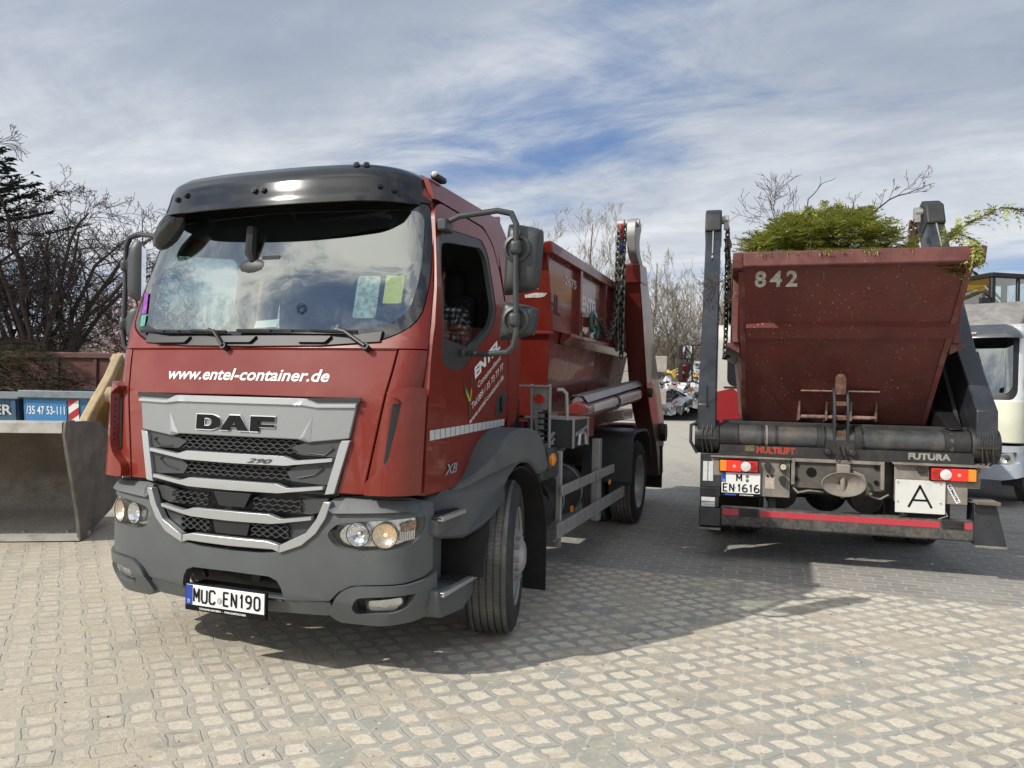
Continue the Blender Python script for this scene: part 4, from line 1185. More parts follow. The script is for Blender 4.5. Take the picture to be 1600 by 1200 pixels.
# dashboard
mb = MB()
mb.sheet(lambda u, v, o: (lambda p: (p[0] * 1.0, p[1] + 0.02 + 0.45 * v, 1.86 - 0.02 * v - 0.0 * u + 0.02 * math.sin(u * 9) * v + o))(C1(-0.93 + 1.86 * u, 1.86, -0.03)), 24, 6, 0.03)
dsh = mb.build('dashboard', M_dash, cabp)
mb = MB()
mb.prism([(-0.62, 1.84), (-0.56, 1.84), (-0.48, 1.5), (-0.62, 1.06), (-0.7, 1.06)], 'x', -0.95, 0.95)
mb.build('dashboard_front', M_interior, dsh)
mb = MB()   # instrument hood and wheel
mb.sheet(lambda u, v, o: (0.28 + 0.52 * u, -0.86 + 0.35 * v, 1.86 + 0.09 * math.sin(math.pi * u) ** 0.6 * (1 - 0.5 * v) + o), 16, 5, 0.02)
mb.build('instrument_hood', M_cloth, dsh)
sw = MB()
cc = Vector((0.52, -0.42, 1.90)); ax = Vector((0, 0.62, 0.78)).normalized()
u_ = Vector((1, 0, 0)); w_ = ax.cross(u_)
loop = [cc + (u_ * math.cos(a) + w_ * math.sin(a)) * 0.215 for a in [2 * math.pi * k / 28 for k in range(29)]]
sw.tube(loop, 0.016, 8)
sw.cyl(cc - ax * 0.02, cc + ax * 0.02, 0.07, 16)
for a in (0.3, math.pi - 0.3, -math.pi / 2): sw.tube([cc, cc + (u_ * math.cos(a) + w_ * math.sin(a)) * 0.21], 0.014, 6)
sw.cyl(cc, cc - ax * 0.4, 0.03, 10)
sw.build('steering_wheel', M_black, cabp)
# seats
for sx in (0.52, -0.55):
    mb = MB()
    mb.box(sx - 0.24, sx + 0.24, -0.28, 0.22, 1.42, 1.56); mb.obox(Vector((sx, 0.26, 1.88)), (0.46, 0.13, 0.66), (-0.12, 0, 0))
    mb.obox(Vector((sx, 0.30, 2.28)), (0.28, 0.10, 0.20), (-0.1, 0, 0)); mb.box(sx - 0.2, sx + 0.2, -0.2, 0.2, 1.06, 1.42)
    mb.build('seat', M_cloth, cabp, bevel=0.04, seg=3)
# interior mirror pod hanging at the windscreen
mb = MB()
mb.tube([(-0.12, -0.99, 2.47), (-0.12, -1.00, 2.32), (-0.10, -1.00, 2.27)], [0.03, 0.034, 0.02], 8)
mb.ball((-0.10, -0.985, 2.22), 0.13, 18, 10, (1.0, 0.28, 0.55))
mb.obox(Vector((0.02, -0.99, 2.245)), (0.12, 0.02, 0.11), (0, 0, 0))
mb.build('interior_mirror', M_black, cabp)
wrap([rnd([(0.765, 2.165), (0.872, 2.165), (0.872, 2.01), (0.765, 2.01)], 0.004)], front1, 0.0, -0.012, (0, 0)).build('paper_note', M_note, cabp, fix=False)
wrap([rnd([(0.60, 2.165), (0.735, 2.165), (0.735, 1.93), (0.60, 1.93)], 0.02)], front1, 0.0, -0.012, (0, 0)).build('parking_disc', mat('foil', (0.28, 0.33, 0.31), 0.35, var=0.6, vscale=35), cabp, fix=False)
wrap([rnd([(-0.02, 1.92), (0.13, 1.93), (0.12, 1.885), (-0.03, 1.88)], 0.004)], front1, 0.0, -0.03, (0, 0)).build('paper_slip', M_white, cabp, fix=False)
wrap([rnd([(-0.935, 2.11), (-0.895, 2.11), (-0.875, 1.98), (-0.915, 1.98)], 0.004)], front1, 0.001, 0.0, (0, 0)).build('windscreen_sticker', mat('purple sticker', (0.20, 0.03, 0.28), 0.5, var=0.5, vscale=60), cabp)
wrap([rnd([(-0.912, 1.97), (-0.87, 1.97), (-0.865, 1.90), (-0.905, 1.90)], 0.004)], front1, 0.001, 0.0, (0, 0)).build('windscreen_sticker', mat('green sticker', (0.06, 0.28, 0.20), 0.5, var=0.3, vscale=60), cabp)
mb = MB()
cc = Vector(front1(0.285, 1.985, 0.001)); 
for rr in (0.026, 0.018):
    mb.tube([cc + Vector((rr * math.cos(a), 0, rr * 1.15 * math.sin(a))) for a in [2 * math.pi * k / 20 for k in range(21)]], 0.0018, 4, caps=False)
mb.build('badge', M_ink, cabp)

# --- sun visor of smoked acrylic
V1 = Cab([(2.5, -1.15), (2.8, -1.15)], [(2.5, 0.915), (2.8, 0.915)], 0.42, 12)
prof = [(-0.33, 2.812), (-0.22, 2.806), (-0.13, 2.786), (-0.07, 2.745), (-0.045, 2.70), (-0.028, 2.64), (-0.008, 2.582), (0.0, 2.550)]
SV = V1.s_at_y(-0.68, 2.6)
def vfn(u, v, o):
    s_ = (-1 + 2 * u) * SV
    k = v * (len(prof) - 1); i = min(int(k), len(prof) - 2); f = k - i
    of = prof[i][0] * (1 - f) + prof[i + 1][0] * f; z = prof[i][1] * (1 - f) + prof[i + 1][1] * f
    e = abs(s_) / SV
    drop = 0.075 * max(0, e - 0.45) ** 2 / 0.3
    edge = max(0.0, (e - 0.86) / 0.14)
    z = z + 0.035 * e ** 2 * v - 0.03 * e ** 3 * (1 - v)
    p = V1(s_, 2.6, of * (1 - 0.25 * e) + o)
    return (p[0], p[1], z + (o * 0.6 if o else 0))
mb = MB(); mb.sheet(vfn, 60, 21, 0.006)
vis = mb.build('sun_visor', M_gloss, cabp, angle=60)
mb = MB()
for s_, z_, of in ((-0.62, 2.655, -0.04), (-0.54, 2.655, -0.04), (0.0, 2.635, -0.033), (0.06, 2.635, -0.033), (0.76, 2.640, -0.037), (0.84, 2.640, -0.037), (0.60, 2.775, -0.14), (0.67, 2.775, -0.14), (-0.98, 2.60, -0.035), (-1.02, 2.60, -0.035)):
    u = (s_ / SV + 1) / 2
    best = min(range(22), key=lambda j: abs(vfn(u, j / 21, 0)[2] - z_))
    p = Vector(vfn(u, best / 21, 0.0)); q = Vector(vfn(u, best / 21, 0.012))
    mb.cyl(p, q, 0.017, 12); mb.cyl(p, p.lerp(q, 1.3), 0.008, 6)
mb.build('visor_bolt', M_black, vis)
mb = MB()
for s_ in (-0.7, 0.0, 0.7):
    a = Vector(C1(s_, 2.68, 0.0)); b_ = Vector(V1(s_, 2.66, -0.06)); b_.z = 2.66
    mb.tube([a, b_], 0.012, 6)
mb.build('visor_bracket', M_black, vis)

wrap([mir([(0, 2.735), (shell_edge(2.70) - 0.16, 2.73), (0.98, 2.588), (0.5, 2.60), (0, 2.606)])], front1, 0.004, 0.0045, (0.05, 0.05)).build('header_seal', M_black, cabp)
# --- mirrors
def mirror_set(sg):
    X = sg * 1.40
    mb = MB()
    ya, xa = -0.78, 0.965
    mb.tube([(sg * 0.995, -0.775, 2.475), (sg * 1.09, -0.765, 2.515), (sg * 1.29, -0.70, 2.548), (sg * 1.37, -0.69, 2.53), (X, -0.69, 2.47), (X, -0.69, 2.2), (X + sg * 0.012, -0.69, 1.88), (X - sg * 0.005, -0.69, 1.80), (X - sg * 0.04, -0.685, 1.765), (sg * 1.2, -0.65, 1.755), (sg * 1.06, -0.60, 1.765)], 0.0165, 10)
    arm = mb.build('mirror_arm', M_plastd, T1)
    mb = MB()
    mb.obox(Vector((sg * 1.005, -0.765, 2.465)), (0.06, 0.12, 0.07), (0, 0, 0.1 * sg)); mb.obox(Vector((sg * 1.06, -0.60, 1.765)), (0.04, 0.07, 0.04), (0, 0, 0))
    mb.build('arm_mount', M_plastd, arm, bevel=0.012)
    def head(cx, z0, z1, w, name):
        RZ = R(8) if sg > 0 else R(-52)
        cz = (z0 + z1) / 2; h = z1 - z0
        mb = MB()
        def fn(u, v, o):
            a = -1 + 2 * u; b_ = -1 + 2 * v
            ex = (1 - abs(a) ** 5) ; ez = (1 - abs(b_) ** 5)
            k = max(0.0, ex * ez) ** 0.45
            sh_ = 0.03 * (b_ + 1) * sg
            return (cx + a * w / 2 - (0.0 if abs(a) < .9 else 0) - sg * 0.02 * (1 - b_) * 0, -0.600 - (0.060 * k), cz + b_ * h / 2)
        nn = 14
        mb.grid(lambda u, v: fn(u, v, 0), nn, nn)
        mb.grid(lambda u, v: (fn(u, v, 0)[0], -0.575, fn(u, v, 0)[2]), nn, nn)
        # rim wall
        W_ = nn + 1
        ring = [i for i in range(W_)] + [j * W_ + nn for j in range(1, nn + 1)] + [nn * W_ + i for i in range(nn - 1, -1, -1)] + [j * W_ for j in range(nn - 1, 0, -1)]
        for k in range(len(ring)):
            p, q = ring[k], ring[(k + 1) % len(ring)]
            mb.f.append((p, q, W_ * W_ + q, W_ * W_ + p)); mb.mi.append(0)
        # pull corners in
        nv = []
        for (x, y, z) in mb.v:
            a = (x - cx) / (w / 2); b_ = (z - cz) / (h / 2)
            f = 1 - 0.055 * (abs(a) ** 4) * (abs(b_) ** 4)
            nv.append((cx + a * f * w / 2 + sg * 0.018 * b_ * 0.6, y + (x - cx) * 0.22 * sg * 0.0, cz + b_ * f * h / 2 - sg * 0.02 * a * b_))
        piv = Vector((X, -0.69, 0)); Mz = Matrix.Translation(piv) @ Matrix.Rotation(RZ, 4, 'Z') @ Matrix.Translation(-piv)
        mb.v = [tuple(Mz @ Vector(p)) for p in nv]
        o = mb.build(name, M_plastd, T1, angle=50)
        m2 = MB(); m2.T = Mz; m2.box(cx - w / 2 + 0.02, cx + w / 2 - 0.02, -0.574, -0.568, z0 + 0.02, z1 - 0.02); m2.build('mirror_glass', M_mirror, o)
        m3 = MB(); m3.T = Mz
        m3.lathe([(0.078, 0.0), (0.076, 0.016), (0.060, 0.022), (0.058, 0.006), (0.052, 0.006), (0.0004, 0.010)], (X, -0.655, cz + 0.05 * (h > 0.25)), (0, -1, 0), 28)
        m3.build('mirror_socket', M_plastd, o)
        m4 = MB(); m4.T = Mz; m4.obox(Vector((X, -0.692, cz + 0.05 * (h > 0.25))), (0.066, 0.062, 0.082), (0, 0, 0)); m4.build('mirror_clamp', M_plastd, o, bevel=0.024, seg=4)
        return o
    head(sg * (1.425 if sg > 0 else 1.33), 2.105, 2.478, 0.205, 'main_mirror')
    head(sg * (1.405 if sg > 0 else 1.34), 1.850, 2.040, 0.205, 'wide_angle_mirror')
mirror_set(1); mirror_set(-1)
# front mirror above the passenger side of the windscreen
mb = MB()
Mx = Matrix.Translation((-0.72, -1.0, 2.49)) @ Matrix.Rotation(R(40), 4, 'Y') @ Matrix.Rotation(R(12), 4, 'Z')
mb.T = Mx
mb.ball((0, 0, 0), 0.15, 22, 12, (0.50, 0.38, 1.0))
mb.T = None
fm = mb.build('front_mirror', M_gloss, cabp)
mb = MB(); mb.tube([(-0.66, -1.02, 2.56), (-0.63, -0.98, 2.62), (-0.62, -0.90, 2.68)], 0.018, 8); mb.build('mirror_bracket', M_black, fm)

# --- front mudguards, steps
for sg in (-1, 1):
    def X(v): return sg * v
    mb = MB()
    out = rnd([(-0.98, 0.93), (-0.80, 0.985), (-0.58, 1.02), (-0.40, 1.20), (-0.26, 1.285), (-0.05, 1.315), (0.22, 1.30), (0.40, 1.235), (0.50, 1.12), (0.54, 1.02)], [0, .1, .1, .12, .08, .15, .1, .1, .05, 0], 4)
    inn = [(0.50, 0.98)] + [(0.55 * math.cos(a), 0.49 + 0.60 * math.sin(a)) for a in [R(d_) for d_ in range(55, 157, 9)]] + [(-0.60, 0.70), (-0.80, 0.72), (-0.96, 0.80)]
    poly = out + inn
    mb.prism(poly, 'x', X(0.72), X(1.235))
    mb.v = [((x if abs(x) < 1.0 else sg * (1.235 - 0.25 * max(0.0, min(1.0, (-0.42 - y) / 0.32)))), y, z) for x, y, z in mb.v]
    mb.build('mudguard', M_plast, T1, bevel=0.045, seg=4)
    mb = MB()   # liner flap behind the wheel
    def flap(u, v, o):
        a = R(75 - 75 * min(1, v * 1.6)); rr = 0.60
        if v < 0.62: y, z = rr * math.cos(a) - 0.04 + (0.02 * v), 0.49 + rr * math.sin(a)
        else: y, z = rr - 0.03, 0.49 - (v - 0.62) / 0.38 * 0.36
        return (X(0.78 + 0.44 * u), y + o, z)
    mb.sheet(flap, 2, 16, 0.012)
    mb.build('mud_flap', M_liner, T1)
    mb = MB()
    mb.sheet(lambda u, v, o: (X(0.70 + 0.5 * u), 0.575 * math.cos(R(180 * v)) , 0.49 + 0.575 * math.sin(R(180 * v)) + o), 2, 16, 0.01)
    mb.build('arch_liner', M_liner, T1)
    # step column between bumper and wheel
    mb = MB()
    mb.prism([(-1.00, 0.40), (-0.95, 0.34), (-0.66, 0.31), (-0.51, 0.36), (-0.50, 0.465), (-1.00, 0.50)], 'x', X(0.80), X(1.115))
    mb.build('step_sill', M_plast, T1, bevel=0.02, seg=3)
    mb = MB()
    mb.box(*(sorted((X(0.70), X(0.97)))), -1.0, -0.64, 0.40, 0.90)
    mb.build('step_well', M_plast, T1, bevel=0.02)
    mb = MB()
    mb.prism([(-0.98, 0.775), (-0.70, 0.79), (-0.67, 0.865), (-0.98, 0.865)], 'x', X(0.9), X(1.095))
    mb.build('step_riser', M_plast, T1, bevel=0.015)
    for (y0, y1, z, xo) in ((-0.97, -0.66, 0.868, 1.115), (-0.97, -0.51, 0.470, 1.13)):
        mb = MB()
        mb.box(*(sorted((X(0.95), X(xo)))), y0, y1, z, z + 0.010)
        for k in range(8):
            yy = y0 + 0.02 + (y1 - y0 - 0.04) * k / 7
            mb.box(*(sorted((X(0.97), X(xo - 0.03)))), yy - 0.006, yy + 0.006, z + 0.010, z + 0.018)
        st = mb.build('step_tread', M_plastd, T1)
        mb = MB(); mb.box(*(sorted((X(xo - 0.025), X(xo + 0.008)))), y0, y1, z - 0.010, z + 0.014); mb.build('tread_edge', M_alu, st, bevel=0.003)
# wheels
make_wheel('front_wheel', T1, (1.055, 0, 0.485), R(14), side=1)
make_wheel('front_wheel', T1, (-1.055, 0, 0.485), R(14), side=-1)
make_wheel('rear_wheel', T1, (1.06, 4.31, 0.485), 0, side=1, front=False, dual=True)
make_wheel('rear_wheel', T1, (-1.06, 4.31, 0.485), 0, side=-1, front=False, dual=True)

# ================================================================== rest of the left truck
# chassis
mb = MB()
for sg in (-1, 1):
    mb.prism([(-0.9, 0.62), (5.6, 0.66), (5.6, 0.92), (-0.9, 0.88)], 'x', sg * 0.36, sg * 0.44)
for y in (0.7, 1.9, 3.2, 4.9, 5.5): mb.box(-0.36, 0.36, y, y + 0.1, 0.68, 0.86)
mb.build('chassis_frame', M_chassis, T1, bevel=0.006)
mb = MB()
mb.cyl((-0.9, 4.31, 0.485), (0.9, 4.31, 0.485), 0.085, 16); mb.ball((0, 4.31, 0.485), 0.22, 16, 10); mb.build('rear_axle', M_chassis, T1)
mb = MB(); mb.cyl((-0.9, 0, 0.44), (0.9, 0, 0.44), 0.06, 12); mb.box(-0.35, 0.35, -0.5, 0.4, 0.5, 1.0); mb.build('front_axle', M_chassis, T1, bevel=0.02)
for sg in (-1, 1):
    mb = MB()
    for k in range(5): mb.prism([(3.6 + 0.06 * k, 0.70 - 0.022 * k), (4.31, 0.60 - 0.03 * k), (5.0 - 0.06 * k, 0.70 - 0.022 * k), (5.0 - 0.06 * k, 0.715 - 0.022 * k), (4.31, 0.618 - 0.03 * k), (3.6 + 0.06 * k, 0.715 - 0.022 * k)], 'x', sg * 0.50, sg * 0.58)
    mb.build('leaf_spring', M_chassis, T1)
# air and fuel tanks
mb = MB(); mb.lathe([(0.001, 0), (0.20, 0.0), (0.235, 0.03), (0.24, 0.06), (0.24, 1.0), (0.235, 1.03), (0.20, 1.06), (0.001, 1.06)], (0.80, 1.35, 0.62), (0, 1, 0), 28); mb.build('fuel_tank', M_chassis, T1)
mb = MB(); mb.cyl((0.86, 0.82, 0.55), (0.86, 1.28, 0.55), 0.19, 22); mb.build('air_tank', M_plastd, T1)
mb = MB()
for y in (1.6, 2.2): mb.lathe([(0.243, 0), (0.247, 0), (0.247, 0.04), (0.243, 0.04)], (0.80, y, 0.62), (0, 1, 0), 28)
mb.build('tank_strap', M_galv, T1)
# box mudguard area behind the cab: filler and hydraulics valve cluster
mb = MB(); mb.box(0.74, 1.15, 0.66, 1.12, 0.88, 1.08); mb.build('battery_box', M_plastd, T1, bevel=0.03, seg=3)
mb = MB()
r_ = random.Random(11)
for i in range(16):
    c = Vector((1.0 + 0.14 * r_.random(), 0.95 + 0.35 * r_.random(), 1.08 + 0.12 * r_.random()))
    d_ = Vector((r_.random() - 0.2, r_.random() - 0.5, r_.random() - 0.3)).normalized()
    mb.cyl(c, c + d_ * (0.03 + 0.05 * r_.random()), 0.008 + 0.012 * r_.random(), 8)
for i in range(7):
    a = Vector((0.9 + 0.05 * i * 0.5, 0.9 + 0.03 * i, 1.1)); mb.tube([a, a + Vector((0.05, 0.12, 0.1)), a + Vector((0.02, 0.4, 0.12)), a + Vector((-0.1, 0.7, -0.08))], 0.009, 6)
mb.build('valve_fittings', M_galv, T1)
# side marker
mb = MB(); mb.lathe([(0.001, 0.035), (0.03, 0.033), (0.048, 0.022), (0.05, 0.0)], (1.205, 0.69, 1.05), (1, 0, 0), 22); sm = mb.build('side_marker', M_orange, T1)
sm.scale = (1, 1, 1)
mb = MB(); mb.obox(Vector((1.185, 0.71, 1.05)), (0.06, 0.14, 0.16), (0, 0, 0)); mb.build('marker_bracket', M_plastd, sm, bevel=0.02)
# control stand behind the cab
cs = bpy.data.objects.new('control_stand', None); COL.objects.link(cs); cs.parent = T1
mb = MB()
mb.box(0.94, 0.955, 0.98, 1.02, 0.98, 1.60); mb.box(1.085, 1.10, 0.98, 1.02, 0.98, 1.60); mb.box(0.80, 1.10, 0.975, 1.02, 1.575, 1.592)
mb.box(0.955, 1.085, 1.00, 1.012, 1.40, 1.575); mb.prism([(0.965, 1.40), (1.03, 1.40), (1.02, 1.12), (1.03, 1.00), (0.98, 1.00), (0.99, 1.15)], 'y', 0.985, 1.0)
mb.build('stand_frame', M_galv, cs, bevel=0.003)
mb = MB(); mb.cyl((1.02, 0.998, 1.485), (1.02, 0.955, 1.485), 0.030, 16); mb.cyl((1.02, 0.955, 1.485), (1.02, 0.945, 1.485), 0.036, 16); mb.build('emergency_button', mat('button red', (0.45, 0.02, 0.012), 0.4), cs)
mb = MB()
for k in range(6): mb.obox(Vector((1.055, 0.965, 1.155 + 0.045 * k)), (0.075, 0.05, 0.014), (0, 0, 0))
mb.box(1.05, 1.08, 1.0, 1.01, 1.14, 1.4)
mb.build('control_lever', M_black, cs, bevel=0.004)
mb = MB(); mb.box(0.99, 1.05, 0.990, 0.9995, 1.25, 1.38); mb.build('instruction_plate', M_reflect, cs)
mb = MB(); mb.tube([(1.12, 1.1, 1.56), (1.16, 1.12, 1.56), (1.185, 1.14, 1.53), (1.19, 1.16, 1.32)], 0.014, 8); mb.build('grab_rail', M_galv, cs)
# battery/hydraulic cabinet
mb = MB(); mb.box(0.86, 1.24, 1.16, 1.62, 1.10, 1.325); cb = mb.build('hydraulic_cabinet', M_plastd, T1, bevel=0.008)
mb = MB(); mb.box(0.84, 1.25, 1.15, 1.635, 1.322, 1.336); mb.box(1.236, 1.252, 1.145, 1.16, 1.1, 1.325); mb.box(1.236, 1.252, 1.60, 1.615, 1.1, 1.325)
mb.add([(1.248, 1.2, 1.22), (1.248, 1.58, 1.27), (1.248, 1.58, 1.245), (1.248, 1.2, 1.19)], [(0, 1, 2, 3)])
mb.build('cabinet_edge', M_alu, cb)
mb = MB(); mb.tube([(1.262, 1.25, 1.12), (1.262, 1.28, 1.2), (1.262, 1.36, 1.225), (1.262, 1.44, 1.2), (1.262, 1.47, 1.12)], 0.014, 8); mb.build('cabinet_handle', M_alu, cb)
mb = MB(); mb.box(0.5, 0.85, 0.5, 1.0, 1.0, 1.5); mb.tube([(0.7, 0.6, 1.0), (0.75, 0.55, 1.6), (0.6, 0.55, 2.0)], 0.05, 10); mb.build('air_intake', M_black, T1, bevel=0.02)
# side under-run rails and posts
for sg in (-1, 1):
    gd = bpy.data.objects.new('side_guard', None); COL.objects.link(gd); gd.parent = T1
    def sx(a, b): return sorted((sg * a, sg * b))
    mb = MB(); mb.box(*sx(1.175, 1.20), 1.03, 2.90, 0.735, 0.815); mb.build('guard_rail', M_alu, gd, bevel=0.004)
    mb = MB(); mb.box(*sx(1.175, 1.20), 0.93, 3.42, 0.425, 0.535); mb.build('guard_rail', M_alu, gd, bevel=0.004)
    mb = MB(); mb.box(*sx(1.13, 1.172), 1.08, 1.12, 0.33, 1.08); mb.box(*sx(1.10, 1.172), 2.35, 2.46, 0.33, 1.10); mb.build('guard_post', M_galv, gd, bevel=0.004)
    mb = MB()
    for (y, z) in ((1.32, 0.60), (2.70, 0.66)):
        mb.box(*sx(1.19, 1.205), y - 0.02, y + 0.02, z - 0.022, z + 0.022)
    mb.build('guard_reflector', M_orange, gd)
    mb = MB()
    for yy in (1.53, 2.1, 2.12): mb.box(*sx(1.1995, 1.2012), yy, yy + 0.004, 0.735, 0.815)
    mb.build('rail_joint', M_black, gd)
    # rear mudguard
    mb = MB()
    pts = rnd([(3.66, 0.55), (3.70, 1.02), (3.86, 1.10), (4.60, 1.10), (4.86, 0.98), (4.96, 0.75)], [0, .12, .12, .25, .2, 0], 5)
    inner = [(y + (0.02 if y < 4.2 else -0.02), z - 0.025) for y, z in pts]
    mb.prism(pts + inner[::-1], 'x', sg * 0.66, sg * 1.23)
    mb.build('rear_mudguard', M_plastd, T1, bevel=0.008)
    mb = MB(); mb.prism([(3.66, 0.55), (3.70, 1.08), (3.68, 0.55)], 'x', sg * 0.66, sg * 1.23)
    mb = MB(); mb.box(*sx(0.70, 1.22), 5.9, 5.915, 0.22, 0.8); mb.build('rear_flap', M_liner, T1)
    # rear lamp carrier end / support foot
    mb = MB(); mb.prism([(5.25, 1.12), (5.9, 1.12), (6.05, 0.9), (6.1, 0.55), (6.15, 0.40), (5.75, 0.40), (5.55, 0.75)], 'x', sg * 0.98, sg * 1.2)
    mb.build('tail_bracket', mat('brown grime steel', (0.075, 0.040, 0.032), 0.45, coat=0.2, dirt=0.6, dirt_col=(0.06, 0.05, 0.045)), T1, bevel=0.01)
    # platform beam, folded arm cylinder, walkway cover
    mb = MB(); mb.prism([(1.25, 1.16), (5.9, 1.16), (5.9, 1.30), (1.25, 1.30)], 'x', sg * 0.42, sg * 0.80)
    mb.build('body_platform', M_redf, T1, bevel=0.01)
    mb = MB()
    mb.prism([(1.50, 1.15), (1.50, 1.30), (1.62, 1.36), (1.95, 1.36), (2.0, 1.30), (2.0, 1.15)], 'x', sg * 0.98, sg * 1.02); mb.prism([(1.50, 1.15), (1.50, 1.30), (1.55, 1.35), (1.95, 1.36), (2.0, 1.30), (2.0, 1.15)], 'x', sg * 1.16, sg * 1.20)
    mb.box(*sx(0.7, 1.18), 1.52, 1.62, 1.15, 1.33)
    mb.build('cylinder_bracket', M_redf, T1, bevel=0.006)
    cy = MB()
    a, b_ = Vector((sg * 1.09, 1.80, 1.36)), Vector((sg * 1.09, 4.75, 1.52))
    cy.lathe([(0.001, 0), (0.075, 0), (0.09, 0.02), (0.092, 0.10), (0.088, 0.12), (0.088, 2.7), (0.06, 2.72), (0.001, 2.72)], a, (b_ - a), 28)
    cyl_ = cy.build('arm_cylinder', M_redf, T1)
    cy = MB(); cy.lathe([(0.001, 2.72), (0.045, 2.72), (0.045, 3.1), (0.001, 3.1)], a, (b_ - a), 20); cy.build('piston_rod', M_chrome, cyl_)
    # silver reflective strip along the cylinder
    mb = MB(); ax_ = (b_ - a).normalized()
    def st(u, v, o):
        an = R(-10 + 44 * v); p = a + ax_ * (0.3 + 2.3 * u)
        return (p.x + sg * math.cos(an) * (0.0895 + o), p.y, p.z + math.sin(an) * (0.0895 + o))
    mb.grid(lambda u, v: st(u, v, 0), 20, 5); mb.build('reflective_strip', M_reflect, cyl_)
    mb = MB(); mb.lathe([(0.094, 1.35), (0.098, 1.35), (0.098, 1.42), (0.094, 1.42)], a, ax_, 28); mb.build('cylinder_band', M_black, cyl_)
    mb = MB()
    n_ = 60
    prof2 = [(-0.10, -0.055), (-0.055, 0.0), (0.055, 0.0), (0.10, -0.055)]
    A = Vector((sg * 1.05, 1.98, 1.50)); B_ = Vector((sg * 1.05, 4.80, 1.68))
    vs = []; fs = []
    for i in range(n_ + 1):
        p = A.lerp(B_, i / n_)
        for (dx, dz) in prof2:
            vs.append((p.x + dx, p.y, p.z + dz + (0.006 if i % 2 else 0.0)))
    for i in range(n_):
        for j in range(3): fs.append((i * 4 + j, i * 4 + j + 1, (i + 1) * 4 + j + 1, (i + 1) * 4 + j))
    mb.add(vs, fs)
    wk = mb.build('serrated_cover', M_alu, T1, smooth=False)
    mb = MB(); mb.cyl(A + Vector((0, 0.02, -0.055)), A + Vector((0, 0.4, -0.03)), 0.05, 18); mb.build('work_lamp', M_clearlens, wk)

